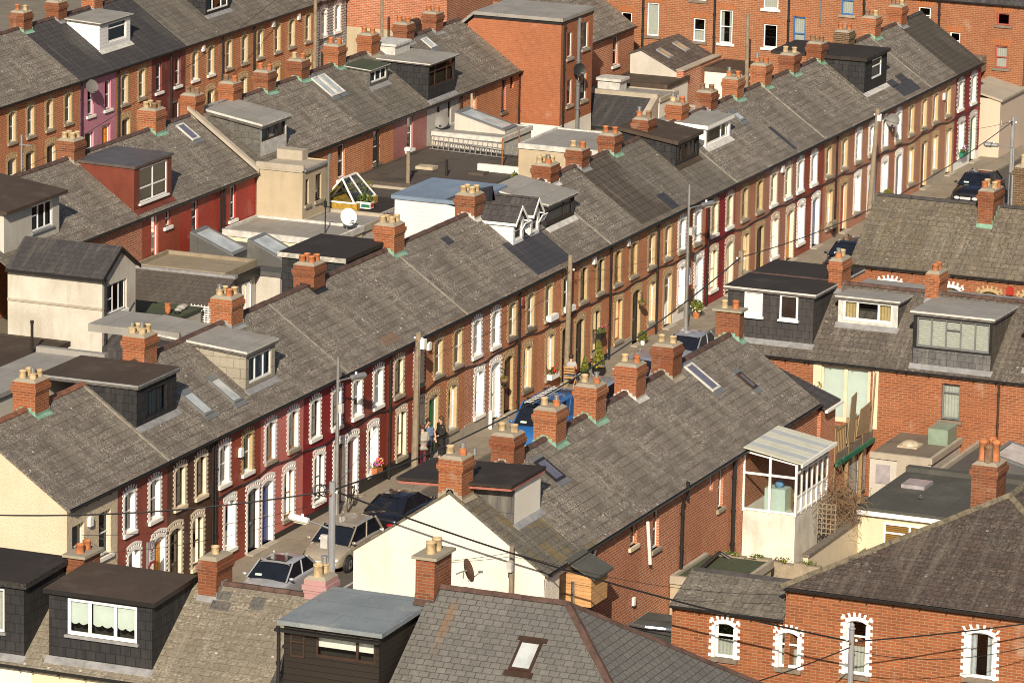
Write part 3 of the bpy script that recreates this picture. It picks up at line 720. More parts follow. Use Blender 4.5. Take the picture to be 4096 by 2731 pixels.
OAK = plain('oak_frame', (.30, .13, .045), .5, .15); BEIGEF = plain('beige_frame', (.42, .36, .26), .5, .1)
W_, D_ = 'w', 'd'
# zone, upper windows (pixel spans of the surrounds), ground openings, wall, surround, frame, sill, door, roof, label
HM = [
 ('A', [(255,400),(570,705)], [], REND_C, None, UPVC, WHITE, None, SLATE_L, 'cream pebbledashed end house with plain white window reveals and a broad gable'),
 ('A', [(835,1015),(1130,1305)], [(W_,875,1080),(D_,1180,1355)], P_MAR, WHS, UPVC, WHITE, D_ORANGE, SLATE_L, 'red-brown painted terraced house with an orange door, beside the cream pebbledashed end house'),
 ('A', [(1425,1595),(1665,1840)], [(D_,1380,1535),(W_,1620,1810)], P_BRN, CRS, DKBRN, CREAMP, DKBRN, SLATE_L, 'chocolate brown painted terraced house with cream window surrounds'),
 ('B', [(150,285),(362,490)], [(W_,200,338),(D_,405,545)], P_RED2, WHS, UPVC, WHITE, BLACKP, SLATE_L, 'brick red painted terraced house right of the chocolate brown one, with a black door'),
 ('B', [(565,692),(768,893)], [(D_,545,662),(W_,725,862)], P_PINK, WHS, OAK, STONE, D_BLUE, SLATE_L, 'coral pink painted terraced house with oak brown windows and a navy blue door'),
 ('B', [(968,1088),(1160,1278)], [(W_,995,1130),(D_,1190,1306)], P_DEEP, WHS, BLACKP, WHITE, D_BROWN, SLATE_L, 'deep crimson painted terraced house with black window frames, next to the coral pink house'),
 ('C', [(8,126),(195,312)], [(D_,-75,85),(W_,145,272)], P_DRED, WHS, UPVC, WHITE, D_MAROON, SLATE_L, 'dark red painted terraced house with a box of bright flowers on its ground floor sill'),
 ('C', [(380,493),(558,670)], [(W_,398,525),(D_,605,692)], P_RED2, CRS, DKBRN, STONE, D_CREAM, SLATE_L, 'brick red painted terraced house with cream surrounds, behind the weathered wooden pole'),
 ('C', [(735,842),(905,1018)], [(D_,690,803),(W_,855,975)], BR_OR, BR_YEL, UPVC, STONE, D_GREEN, SLATE_L, 'bare brick terraced house with yellow brick surrounds and a green door'),
 ('C', [(1075,1185),(1240,1350)], [(W_,1090,1215),(D_,1260,1372)], BR_BRN, WHS, UPVC, WHITE, UPVC, SLATE_L, 'bare brick terraced house with white surrounds and a hanging basket by its white door'),
 ('D', [(60,165),(222,328)], [(D_,30,133),(W_,200,300)], BR_OR, BR_YEL, UPVC, DSTONE, D_BROWN, SLATE_L, 'bare brick terraced house with a red alarm box, beyond the white door'),
 ('D', [(388,485),(545,640)], [(W_,395,508),(D_,580,665)], BR_OR, BR_YEL, UPVC, STONE, D_BROWN, SLATE_L, 'bare brick terraced house with white window boxes, behind the seated man'),
 ('D', [(700,790),(850,940)], [(D_,665,765),(W_,805,910)], BR_OR, BR_YEL, BLACKP, STONE, BLACKP, SLATE_L, 'bare brick terraced house with black upper windows, behind the potted conifer'),
 ('D', [(1000,1090),(1140,1235)], [(W_,1005,1105),(D_,1165,1262)], BR_OR, BR_YEL, OAK, STONE, BLACKP, SLATE_L, 'bare brick terraced house with oak brown windows and a hanging basket by a black door'),
 ('D', [(1300,1395),(1445,1535)], [(W_,1298,1405),(D_,1450,1548)], BR_OR, BR_YEL, UPVC, STONE, UPVC, SLATE_M, 'bare brick terraced house with a white glazed door, below the brown tiled roof'),
 ('E', [(348,445),(485,580)], [(W_,352,442),(D_,495,598)], BR_OR, WHS, UPVC, STONE, UPVC, SLATE_M, 'bare brick house with white surrounds and white plinth, behind the far parking sign'),
 ('E', [(635,732),(768,865)], [(W_,625,732),(D_,770,872)], P_DEEP, CRS, BEIGEF, WHITE, CREAMP, SLATE_M, 'deep red painted terraced house with cream surrounds, right of the lamp post'),
 ('E', [(905,995),(1038,1125)], [(W_,915,1008),(D_,1045,1138)], BR_BRN, BR_YEL, BEIGEF, STONE, BLACKP, SLATE_L, 'dark bare brick terraced house with yellow surrounds, left of the dusky pink house'),
 ('E', [(1160,1250),(1285,1378)], [(W_,1170,1265),(D_,1308,1402)], P_PBR, CRS, UPVC, WHITE, D_ORANGE, SLATE_L, 'dusky pink painted terraced house with an orange-brown door'),
 ('F', [(90,188),(230,330)], [(W_,98,205),(D_,250,356)], P_RED2, WHS, UPVC, WHITE, D_DBLUE, SLATE_L, 'bright red painted terraced house with a blue door, right of the dusky pink house'),
 ('F', [(390,480),(550,645)], [(W_,395,495),(D_,550,635)], BR_BRN, BR_YEL, UPVC, STONE, D_RED, SLATE_L, 'bare brick terraced house with yellow surrounds, a red door and a dark window box'),
 ('F', [(688,785),(828,922)], [(W_,680,782),(D_,825,925)], BR_BRN, WHS, UPVC, STONE, UPVC, SLATE_L, 'bare brick terraced house with small-paned windows, behind the tall leaning wooden pole'),
 ('F', [(965,1058),(1100,1195)], [(W_,960,1060),(D_,1105,1205)], BR_BRN, WHS, UPVC, STONE, D_GREY, SLATE_L, 'bare brick terraced house with a satellite dish, right of the tall leaning wooden pole'),
 ('F', [(1240,1325),(1370,1455)], [(W_,1235,1332),(D_,1378,1472)], BR_BRN, BR_YEL, UPVC, STONE, D_MAROON, SLATE_L, 'bare brick terraced house with yellow surrounds and a red door, below the black dormer'),
 ('G', [(592,675),(722,805)], [(W_,590,682),(D_,735,818)], BR_BRN, BR_YEL, UPVC, STONE, UPVC, SLATE_L, 'bare brick terraced house with a white alarm box, left of the dark red end house'),
 ('G', [(845,935),(975,1070)], [(W_,850,950),(D_,975,1065)], P_DEEP, WHB, UPVC, WHITE, D_GREEN, SLATE_B, 'dark red painted end house with bold white quoin blocks and a green door'),
]
RT = {0: dict(), }
PIPES_M = {2: 3.1, 3: .03, 7: .06, 10: 1.45, 12: 3.72, 14: 1.45, 16: .12, 20: 1.45}
PLINTH = {4: (BLACKP, .30), 5: (BLACKP, .34), 6: (BLACKP, .55), 7: (BLACKP, .6), 8: (CONC, .45), 9: (CONC, .5), 13: (CONC, .5), 15: (WHITE, .5), 24: (CONC, .45), 25: (WHITE, .5), 12: (BLACKP, .35)}
CH_M = {0: None}
MH = []
random.seed(7)
for i, (zn, up, gr, wall, sur, frm, sill, dcol, roof, lab) in enumerate(HM):
    x0, x1 = XB[i], XB[i+1]; w = x1-x0
    holes = []; items = []
    for j, (a, c) in enumerate(up):
        x = onY((zn, (a+c)/2, 700), YF).x - x0; ow, oh = .66, 1.28
        if i == 0: ow, oh = .80, 1.42
        zs = 2.90 if i else 2.55
        x = min(max(x, ow/2+.2), w-ow/2-.2)
        holes.append((x-ow/2-(.05 if sur else 0), x+ow/2+(.05 if sur else 0), zs, zs+oh-.005, 0 if sur else .12)); items.append(('u', x, zs, ow, oh, j))
    dx = None
    for (k, a, c) in gr:
        x = onY((zn, (a+c)/2, 1000), YF).x - x0
        if k == W_:
            ow, oh = .74, 1.62; zs = .62
            x = min(max(x, ow/2+.12), w-ow/2-.12)
            holes.append((x-ow/2-.05, x+ow/2+.05, zs, zs+oh-.005, 0)); items.append(('g', x, zs, ow, oh, 0))
        else:
            ow, oh = .80, 2.10; x = min(max(x, ow/2+.12), w-ow/2-.12); dx = x
            holes.append((x-ow/2-.05, x+ow/2+.05, 0, .14+oh-.005, 0)); items.append(('d', x, .14, ow, oh, 0))
    e = house('terraced_house', lab, (x0, YF, 0), w, 0, wall, roof=roof, ridge=(RIDGER if i < 3 else RIDGE) if i < 25 else RIDGED, holes=holes,
              gables=(1 if i == 0 else 0, 1 if i == 25 else 0), group='terraced houses along the street', rear=BR_BRN,
              dz=random.uniform(-.012, .012), verge=VERGE if i in (2, 6, 9, 13, 17, 20, 24) else None,
              patches={11: [(.1, 3.5, .1, 1.55, SLATE_P), (-.0+.9, 3.2, 1.5, 2.2, SLATE_P)], 23: [(.2, 2.6, .1, .65, SLATE_P), (.1, 1.0, .6, .95, SLATE_P), (1.5, 2.4, .6, 1.0, SLATE_D)], 14: [(.1, 3.4, .1, 2.9, SLATE_MT)], 15: [(.0, .8, .1, .8, SLATE_P)],
                       7: [(.3, 1.5, .15, .5, SLATE_RP)], 19: [(.05, .35, .1, 1.3, SLATE_P)], 10: [(.3, .9, 2.3, 2.6, SLATE_P)]}.get(i, ()) if i in (7, 10, 11, 14, 15, 19, 23) else ())
    MH.append(e)
    for (k, x, zs, ow, oh, j) in items:
        if k == 'd': add_door(e, x, ow, oh, dcol, sur, frame=(dcol if dcol in (DKBRN, BLACKP, D_BROWN) else WHITE), glazed=(i in (14, 2)))
        else:
            cu = ['net', 'sides', 'half', 'sides', 'blind', None, 'slats'][(i*3+j*2+(k == 'g')*4) % 7]
            rails = (.5,); cols = (1,)
            if i == 21: rails = (.25, .5, .75); cols = (1, 1)
            if i in (7, 12) and k == 'u': rails = (.68,)
            sl_ = sill
            su_ = sur
            if i == 3 and j == 1 and k == 'u': su_ = BR_YEL
            add_window(e, x, zs, ow, oh, frm, su_, k == 'g', sl_, cols, rails, cu, CURTB if i in (2, 24) else (BLIND if cu == 'blind' else None), bold=(i == 25), silld=.08)
    if i in PIPES_M: downpipe(e, PIPES_M[i], .05, 4.6)
    if i in PLINTH:
        m, h = PLINTH[i]; b = MB()
        segs = [(0, w)] if dx is None else [(0, dx-.55), (dx+.55, w)]
        for a, c in segs:
            if c-a > .1: b.box(a+.003, c-.003, -.022, .02, .0, h)
        b.build('plinth', m, e)
# eaves clutter: alarm boxes
for i, x, z, m in ((0, 1.45, 3.75, WHITE), (3, 1.98, 3.55, WHITE), (8, .12, 4.0, WHITE), (10, 1.75, 3.95, REDF), (12, 2.05, 4.15, WHITE), (13, 1.85, 4.2, LEADL), (18, 1.85, 4.1, WHITE), (21, 3.0, 4.1, LEADL), (24, 1.98, 3.75, WHITE)):
    alarm_box(MH[i], x, z, m)
# chimneys of the main terrace stand on the party walls
CHM = [(136.85,'NCCC',VERDI,7.56,4),(143.95+.4,'NCNC',None,7.5,4),(150.82,'TCNC',LEAD,7.5,4),(157.37,'TTTT',BLACKP,7.52,4),(164.2,'CCCC',VERDI,7.58,4),(171.52,'CCCC',LEADL,7.5,4),(178.97,'MCCC',LEADL,7.36,4),(182.28,'CT',LEAD,7.4,2),(185.72,'TT',VERDI,7.4,2),(189.4,'MD',LEAD,7.48,2),(193.2,'NT',LEAD,7.42,2),(196.65,'DD',LEAD,7.42,2),(199.83,'MT',VERDI,7.5,2),(203.28,'MT',VERDI,7.5,2),(206.9,'CC',VERDI,7.52,2),(210.47,'DD',VERDI,7.48,2),(214.2,'TT',LEADL,7.46,2),(217.9,'DC',VERDI,7.5,2),(221.65,'DC',LEAD,7.5,2)]
for X, pots, fl, zt, n in CHM:
    k = max(j for j in range(26) if XB[j] <= X+.05)
    add_chimney(MH[k], X-XB[k], 3.1, zt, pots, sx=.92 if n == 4 else .84, sy=.78 if n == 4 else .68, flash=fl, mat=BR_DRK if abs(X-214.2) < .1 else None)
# ---------------------------------------------------------------- dormers and roof lights of the main terrace
def L(k, X): return X-XB[k]
h = MH[2]; d = dormer(h, L(2,140.32), L(2,143.13), 1.18, 6.72, 4.6, 6.72, HANG, rmat=FELT_BR, fascia=LEAD, ov=.1, th=.15, win=(L(2,141.0), L(2,142.42), 5.62, 6.5), frame=BLACKP, cols=(1, 1.4, 1), curt='full', cmat=BLIND, wsill=None, lab='slate-hung dark dormer with a brown felt roof')
h = MH[1]   # grey flat roofed box on the rear slope, behind the brown roofed dormer
MB().box(L(1,137.4), L(1,144.1), 4.75, 6.6, 2.5, 6.5).build('rear_extension', REND_P, h)
MB().box(L(1,137.3), L(1,144.2), 4.7, 6.7, 6.5, 6.6).box(L(1,144.0), L(1,144.25), 4.2, 6.7, 6.6, 6.78).box(L(1,137.3), L(1,141.4), 4.65, 4.85, 6.6, 6.75).build('flat_roof', FELT_GR, h)
h = MH[4]; d = dormer(h, L(4,147.48), L(4,149.73), .80, 6.38, 4.9, 6.72, HANGB, rmat=FELT_GR, fascia=LEADL, ov=.1, th=.16, win=(L(4,147.72), L(4,149.45), 5.38, 6.26), frame=UPVC, cols=(1, 1.2, 1), curt='slats', cmat=BLIND, sovl=.1, lab='buff tile-hung dormer with a grey flat roof')
MB().box(L(4,147.5), L(4,149.8), 4.96, 6.6, 6.60, 6.86).box(L(4,147.40), L(4,147.52), 3.2, 4.9, 6.70, 6.92).build('flat_roof', FELT_GR, h)
skylight(MH[3], L(3,144.1), L(3,144.78), .64, 1.50); skylight(MH[3], L(3,146.18), L(3,146.86), .60, 1.55)
# black slate-hung dormer on the rear slope
h = MH[8]; b = MB(); x0, x1 = L(8,160.6), L(8,164.0)
b.box(x0, x1, 3.2, 5.65, 3.5, 6.82); o = b.build('dormer', HANG, h)
MB().box(x0-.1, x1+.1, 3.12, 5.75, 6.82, 6.98).build('dormer_roof', FELT_BK, o); MB().box(x0-.125, x0-.1, 3.12, 5.78, 6.80, 6.97).build('fascia', WHITEWORN, o)
# blue roofed white weatherboarded box on the rear slope, and twin gabled white dormers in front
h = MH[11]; x0, x1 = L(11,171.9), L(11,175.6)
o = MB().box(x0, x1, 3.5, 6.3, 3.2, 6.85).build('rear_extension', CLAD, h)
MB().box(x0-.08, x1+.05, 3.3, 6.42, 6.85, 7.0).build('flat_roof', BLUEROOF, o)
b = MB(); b.prism([(x0+.0, 3.05, 6.6), (x0+.0, 3.05, 7.35), (x0, 4.6, 6.9), (x0, 2.9, 6.6)], (1.7, 0, 0)); b.build('ridge_cap', SLATE_P, o)
def gabled_dormer(par, x0, x1, yf, zs, za, yb, hingex=1):
    b = MB(); zr_ = lambda y: 4.65+SL*y
    w = x1-x0; cx = (x0+x1)/2
    b.quad((x0,yf,zr_(yf)),(x0,yf,zs),(x0,yb,zs),(x0,yb,zr_(yb))); b.quad((x1,yf,zr_(yf)),(x1,yf,zs),(x1,yb,zs),(x1,yb,zr_(yb)))
    sheet(b, x0, x1, zr_(yf), zs, [(x0+.17, x1-.17, zr_(yf)+.14, zs-.02, .06)], y=yf)
    b.quad((x0,yf,zs),(x1,yf,zs),(cx,yf,za-.06))
    o = b.build('dormer', CLAD, par)
    b = MB()
    for sg, xe in ((-1, x0), (1, x1)):
        p = [(xe+sg*.08, zs-.07), (cx, za), (cx, za-.05), (xe+sg*.08, zs-.12)]
        b.prism([(x, yf-.14, z) for x, z in p], (0, yb-yf+.8, 0))
    b.build('dormer_roof', SLATE_D, o)
    b = MB()
    for sg, xe in ((-1, x0), (1, x1)):
        p = [(xe+sg*.10, zs-.06), (cx, za+.02), (cx, za-.10), (xe+sg*.10, zs-.18)]
        b.prism([(x, yf-.17, z) for x, z in p], (0, .028, 0))
        b.box(min(xe+sg*.085, xe+sg*.11), max(xe+sg*.085, xe+sg*.11), yf-.14, yb, zs-.17, zs-.07)
    b.build('bargeboard', WHITE, o)
    b = MB()
    for i in range(5): b.prism([(cx-.09, yf-.14+i*.42, za-.03), (cx, yf-.14+i*.42, za+.04), (cx+.09, yf-.14+i*.42, za-.03)], (0, .40, 0))
    b.build('ridge_tiles', RIDGED, o)
    ww = w-.34; hh = zs-.02-zr_(yf)-.14
    link('window_frame', frame_mesh(ww, hh, UPVC, (1,), (.48,), .06), o, (cx, yf+.02, zr_(yf)+.14))
    link('pane', pane_mesh(ww, hh, 0), o, (cx, yf+.05, zr_(yf)+.14))
    link('room_shade_sheet', MB().quad((-.5,0,-.1),(.5,0,-.1),(.5,0,hh+.1),(-.5,0,hh+.1)).mesh('room_shade_sheet', ROOM_SHADE), o, (cx, yf+.4, zr_(yf)+.14))
    s = link('open_sash', frame_mesh(ww, hh*.45, UPVC, (1,), (), .05), o, (cx, yf-.02, zs-.06-hh*.0)); s.rotation_euler = (R_(28), 0, 0); s.location.z -= hh*.42; s.location.y -= .24
    p = link('pane', pane_mesh(ww, hh*.45, 0.03), o, s.location); p.rotation_euler = s.rotation_euler; p.data = p.data.copy(); p.data.materials[0] = SKYG
    return o
gabled_dormer(h, L(11,171.62), L(11,172.62), 1.36, 6.50, 7.0, 2.7)
gabled_dormer(h, L(11,173.36), L(11,174.22), 1.38, 6.50, 7.0, 2.9)
h = MH[12]; dormer(h, L(12,174.98), L(12,177.75), 1.40, 6.45, 3.7, 6.85, HANG, rmat=FELT_GR, fascia=LEADL, ov=.12, th=.13, win=(L(12,175.05), L(12,177.68), 5.70, 6.40), frame=DKBRN, cols=(2, 1), rails=((.7, 0, 1),), curt='net', wsill=None, apron=LEADL, fw=.07)
h = MH[15]; dormer(MH[16], L(16,188.75), L(16,191.4), 1.45, 6.58, 3.9, 6.95, HANG, rmat=FELT_BR, fascia=FELT_BR, ov=.14, th=.14, win=(L(16,188.9), L(16,191.2), 5.75, 6.45), frame=DKBRN, cols=(1, 1.2, 1, 1), curt='sides', apron=FELT_BR)
dormer(MH[17], L(17,192.6), L(17,195.5), 1.60, 6.55, 3.7, 6.62, WHITE, rmat=FELT_GR, fascia=WHITE, ov=.12, th=.16, win=(L(17,192.75), L(17,195.35), 5.85, 6.48), frame=UPVC, cols=(2, .7, .3), curt='sides', cmat=CURTB, apron=LEADL)
skylight(MH[18], L(18,197.7), L(18,198.3), 1.96, 2.40)
h = MH[22]; dormer(h, L(22,210.6), L(22,213.67), .90, 6.72, 5.2, 6.72, HANG, rmat=FELT_BK, fascia=FELT_BK, ov=.12, th=.15, win=(L(22,211.6), L(22,213.0), 5.75, 6.62), frame=UPVC, cols=(1,), rails=(.62,), curt='half', apron=LEADL, lab='black slate-hung dormer with one white window')
# seams of pale wash below some chimneys
# ---------------------------------------------------------------- back terrace (rear walls in Y = 87.3 face the yards)
YB = 87.3
BX = [163.3,166.9,170.3,174.2,177.5,181.2,184.45,188.5,191.9,195.2,198.3,201.85,205.35,208.9,212.4,216.25,219.8,223.3,226.75]
P_RENDG = rough_wall('grey_render', (.45, .43, .39), (.2, .18, .15), .35, .8, 40, .2)
BW = {  # house: wall, windows (x0, x1, sill z, head z, frame, sill mat)
 2: (BR_BRN, []), 3: (P_RED2, [(175.0,175.62,2.75,4.5,UPVC,WHITE), (176.2,176.68,3.84,4.45,UPVC,WHITE)]),
 4: (P_RED, [(178.56,179.16,3.1,4.42,UPVC,WHITE)]), 5: (P_CRIM, [(182.05,182.6,3.06,4.43,UPVC,WHITE)]),
 6: (BR_BRN, []), 7: (BR_OR, []), 8: (BR_OR, [(192.5,193.2,2.95,4.4,UPVC,WHITE)]), 9: (BR_OR, [(196.1,196.8,3.0,4.4,UPVC,DSTONE)]),
 10: (P_MULBR, [(199.7,200.36,3.0,4.42,UPVC,WHITE)]), 11: (P_RENDG, [(202.95,203.35,3.2,4.4,DKBRN,None), (204.15,204.55,3.3,4.5,DKBRN,WHITE)]),
 12: (BR_OR, [(206.72,207.4,3.0,4.42,CREAMP,CREAMP)]), 13: (BR_OR, [(210.3,210.82,3.0,4.5,BLUEP,DSTONE), (211.3,211.7,3.9,4.5,DKBRN,None)]),
 15: (BR_OR, [(217.0,217.7,2.9,4.3,UPVC,DSTONE)]), 16: (BR_RED, [(220.4,221.05,3.05,4.45,CREAMP,STONE)]), 17: (BR_RED, [(224.0,224.7,3.05,4.45,UPVC,WHITE)]),
}
BLAB = ['far left terraced house of the back row carrying the white box dormer', 'back row house left of the rust red dormer, lichen-grey roof', 'brown brick back row house whose yard holds the white gabled return',
 'brick red painted back row house with a rust red metal dormer', 'bright red painted back row house with one tall white window', 'crimson painted back row house beside the beige rendered return',
 'back row house with a slate-sided grey dormer behind the beige return', 'back row house between the grey dormer and the paired roof lights', 'back row house with a pale white window, right of the beige return',
 'back row brick house with a black drainpipe left of the rose painted wall', 'rose painted back row house with a red window reveal', 'grey rendered back row house with a big black dormer', 'back row brick house with a cream window, right of the grey rendered one',
 'back row brick house with a blue window', 'new orange brick house, a three storey box in the back row', 'back row house hidden behind the tall orange brick box', 'back row red brick house just right of the orange brick box', 'red brick end house of the back row against the tall brick building']
BROOF = {3: SLATE_L, 10: SLATE_M, 12: SLATE_M}
BH = []
for i in range(18):
    if i == 14: BH.append(None); continue
    x0, x1 = BX[i], BX[i+1]; w = x1-x0
    wall, wins = BW.get(i, (BR_BRN, []))
    holes = [(a-x0, c-x0, z0, z1, .12) for a, c, z0, z1, f, s in wins]
    e = house('terraced_house', BLAB[i], (x0, YB, 0), w, 0, wall, roof=BROOF.get(i, SLATE_L if i % 3 else SLATE_M), ridge=RIDGE, holes=holes, group='terraced houses of the back row', rear=BR_OR,
              gables=(0, 1 if i == 17 else 0), dz=random.uniform(-.012, .012), patches=((0, w, .1, 2.9, SLATE_M),) if i == 12 else ())
    BH.append(e)
    for a, c, z0, z1, f, s in wins:
        add_window(e, (a+c)/2-x0, z0, c-a, z1-z0, f, None, False, s, (1,), (.5,), 'net' if i % 2 else 'half', None, yin=.08)
for i, x in ((4, 3.55), (5, .12), (9, 1.15), (12, .12), (13, 3.3)): downpipe(BH[i], x, .3, 4.62)
def LB(k, X): return X-BX[k]
for X, pots, fl, k in [(174.2,'CCCC',CEM,3),(177.75,'CCCC',VERDI,4),(181.25,'DDCC',VERDI,5),(184.9,'DD',CEM,6),(188.46,'DT',CEM,7),(191.8,'TT',VERDI,8),(195.15,'CT',VERDI,9),(198.88,'TT',VERDI,10),(202.4,'TT',CEM,11),(206.25,'TT',LEAD,12),(209.5,'TT',LEAD,13)]:
    if X == 177.75: continue
    add_chimney(BH[k], LB(k, X), 3.1, 7.5, pots, sx=.92 if len(pots) == 4 else .84, sy=.76 if len(pots) == 4 else .68, flash=fl)
dormer(BH[3], LB(3,174.05), LB(3,177.3), .27, 6.50, 2.75, 6.55, COPPER, rmat=COPT, fascia=COPT, ov=.06, th=.10, win=(LB(3,174.5), LB(3,176.95), 5.05, 6.42), frame=UPVC, cols=(1, 1), rails=(.42,), curt='net', cmat=CURT, apron=COPPER, wsill=WHITE, lab='rust red metal-clad dormer')
dormer(BH[6], LB(6,185.9), LB(6,188.4), .48, 6.18, 3.15, 6.62, HANGG, front=LEADL, rmat=FELT_GR, fascia=LEADL, ov=.14, th=.2, win=(LB(6,186.0), LB(6,188.3), 5.55, 6.16), frame=DKBRN, cols=(1, 1, 1), curt='slats', cmat=BLIND, apron=None, lab='slate-sided dormer with a thick grey roof')
dormer(BH[10], LB(10,199.15), LB(10,201.05), 1.55, 6.42, 2.75, 6.52, HANGG, rmat=FELT_GN, fascia=LEADL, ov=.1, th=.08, win=(LB(10,199.25), LB(10,200.95), 5.88, 6.38), frame=UPVC, cols=(1, 1, 1), curt='half')
dormer(BH[11], LB(11,202.3), LB(11,205.25), .15, 6.32, 2.95, 6.38, HANG, rmat=FELT_GR, fascia=LEADL, ov=.13, th=.1, win=(LB(11,202.4), LB(11,205.15), 5.3, 6.28), frame=DKBRN, cols=(1, 1.8, 1), rails=((.68, 0, 1),), curt='half', cmat=CURTB)
MB().box(LB(11,203.3), LB(11,204.9), 2.2, 3.4, 6.40, 6.85).box(LB(11,203.22), LB(11,204.98), 2.12, 3.48, 6.85, 6.95).build('roof_box', LEADL, BH[11])
skylight(BH[5], LB(5,182.72), LB(5,183.4), 2.0, 2.79, frame=LEADL, glass=SKYGD)
skylight(BH[9], LB(9,195.62), LB(9,196.27), 1.72, 2.74, frame=LEADL); skylight(BH[9], LB(9,196.33), LB(9,196.98), 1.72, 2.74, frame=LEADL)
skylight(BH[12], LB(12,207.3), LB(12,207.95), 2.2, 2.74, frame=LEADL)
b = MB(); b.prism([(-.14, -.2, 4.65), (.14, -.2, 4.65), (.14, 3.05, 6.95), (-.14, 3.05, 6.95)], (0, 0, .16)); b.build('parapet', CONC, BH[6])
# white box dormer, far left
dormer(BH[0], .6, LB(0,168.3), .53, 6.55, 3.2, 6.9, REND_P, front=REND_P, rmat=FELT_BR, fascia=FELT_BR, ov=.25, th=.12, win=(LB(0,166.1), LB(0,167.75), 5.40, 6.40), frame=UPVC, cols=(1, 1, 1), rails=((.6, 0, .33),), curt='half', apron=None, wsill=LEAD)
# tall orange brick box
e = empty('brick_house', (212.4, 85.3, 0), 0, 'new orange brick three storey house, a flat roofed box higher than its neighbours', 'house')
w = 3.88; b = MB(); HB = [(.85, 1.45, 3.0, 4.2, .1), (.75, 1.35, 5.2, 6.4, .1), (2.5, 3.25, 2.95, 4.25, .1), (2.6, 3.35, 5.35, 6.6, .1)]
sheet(b, 0, w, 2.2, 7.0, HB); b.quad((0,0,2.2),(0,0,7.0),(0,4.1,7.0),(0,4.6,6.6),(0,5,2.2)); b.quad((w,0,0),(w,0,7.0),(w,5,7.0),(w,5,0)); b.build('wall', BR_NEW, e)
MB().box(-.012, w, -.012, 1.9, 0, 2.2).build('base_wall', REND_W, e)
MB().box(-.1, w+.1, -.1, 4.3, 7.0, 7.16).prism([(-.1, 4.3, 7.0), (-.1, 4.3, 7.16), (-.1, 5.0, 6.55), (-.1, 5.0, 6.4)], (w+.2, 0, 0)).build('flat_roof', FELT_GR, e)
MB().box(-.03, w+.03, -.03, 4.3, 6.85, 7.0).build('fascia', BLACKP, e)
for a, c, z0, z1, r in HB: add_window(e, (a+c)/2, z0, c-a, z1-z0, UPVC, None, False, STONE, (1,), (), 'half', yin=.06)
downpipe(e, .2, .2, 6.9); downpipe(e, 1.95, .2, 6.9, GREYF, r=.09)
# ---------------------------------------------------------------- far terrace (fronts in Y = 103.5)
YA = 103.5
AX = [185.6,189.2,192.85,196.5,200.22,203.83,207.45,210.97,214.6,218.1,221.9,225.43,229.0]
P_MAROON = brick('paint_dull_maroon', (.20, .055, .045), (.19, .05, .04), (.16, .045, .036), True)
STCLAD = slates('stone_cladding', (.62, .62, .62), (.40, .40, .41), (.04, .04, .045), w=.34, rh=.13, ms=.03, lichen=0, streak=.1)
AW = {2: [(193.5,194.3),(195.3,195.95)], 3: [(197.1,197.7),(198.85,199.5)], 4: [(200.95,201.75),(202.65,203.45)], 5: [(204.35,205.05),(206.1,206.8)], 6: [(207.9,208.5),(209.8,210.5)],
      7: [(211.6,212.3),(213.3,214.0)], 8: [(215.25,215.95),(216.95,217.7)], 9: [(218.7,219.4),(220.65,221.35)], 10: [(222.3,222.95),(224.15,224.85)], 11: [(225.95,226.65),(227.6,228.3)]}
AL = ['far row house at the left edge, grey roof only', 'far row brick house beyond the leftmost chimney', 'far row brick house at the left edge with two yellow-framed windows', 'far row brick house left of the mauve pink house',
      'mauve pink painted house in the far row, dark slate roof and a satellite dish', 'far row brick house right of the mauve pink house, white dormer on its roof', 'dull maroon painted house in the far row with white windows',
      'far row brick house right of the dull maroon one, under a white alarm box', 'far row brick house fourth from the stone-clad house, beside a black drainpipe', 'far row brick house with a dark dormer cut by the top edge', 'far row brick house next to the stone-clad house, behind a wooden pole', 'far row end house clad in grey and black stone slips']
AHS = []
for i in range(12):
    x0, x1 = AX[i], AX[i+1]; w = x1-x0; ow, oh, zs = .60, 1.32, 2.87
    wall = {4: P_MAUV, 6: P_MAROON, 11: STCLAD}.get(i, BR_OR); sur = {4: None, 6: None, 11: WHS}.get(i, BR_YEL)
    holes = []; items = []
    for a, c in AW.get(i, []):
        x = (a+c)/2-x0; x = min(max(x, .5), w-.5); holes.append((x-ow/2-(.05 if sur else 0), x+ow/2+(.05 if sur else 0), zs, zs+oh-.005, 0 if sur else .14)); items.append((x, zs, ow, oh, False))
    for k, fx in enumerate((.28, .74)):
        x = fx*w
        if (k == 0) == (i % 2 == 0): holes.append((x-.42, x+.42, .6, 2.10, 0 if sur else .12)); items.append((x, .6, .74, 1.55, True))
        else: holes.append((x-.42, x+.42, 0, 2.20, 0 if sur else .12)); items.append((x, 0, .8, 2.1, 'd'))
    e = house('terraced_house', AL[i], (x0, YA, 0), w, 0, wall, roof=SLATE_D if i in (4, 5, 6) else (SLATE_L if i < 4 else SLATE_M), ridge=RIDGE, holes=holes, group='terraced houses of the far row', rear=BR_OR, dz=random.uniform(-.01, .01), gables=(0, 1 if i == 11 else 0))
    AHS.append(e)
    for (x, z, ww, hh, g) in items:
        if g == 'd': add_door(e, x, ww, hh-.04, D_ORANGE if i == 4 else D_BROWN, sur)
        else: add_window(e, x, z, ww, hh-(.0 if sur or g is False else .05), UPVC, sur, bool(g), WHITE if i in (4, 6, 7, 11) else STONE, (1,), (.5,), ['net', 'half', 'sides'][i % 3])
for i, x in ((4, .08), (5, .1), (6, 1.85), (8, .15), (9, .1)): downpipe(AHS[i], x, .1, 4.6)
for i, x, z, m in ((7, 1.75, 4.1, WHITE), (9, 2.3, 4.15, WHITE), (10, 1.4, 4.1, WHITE)): alarm_box(AHS[i], x, z, m)
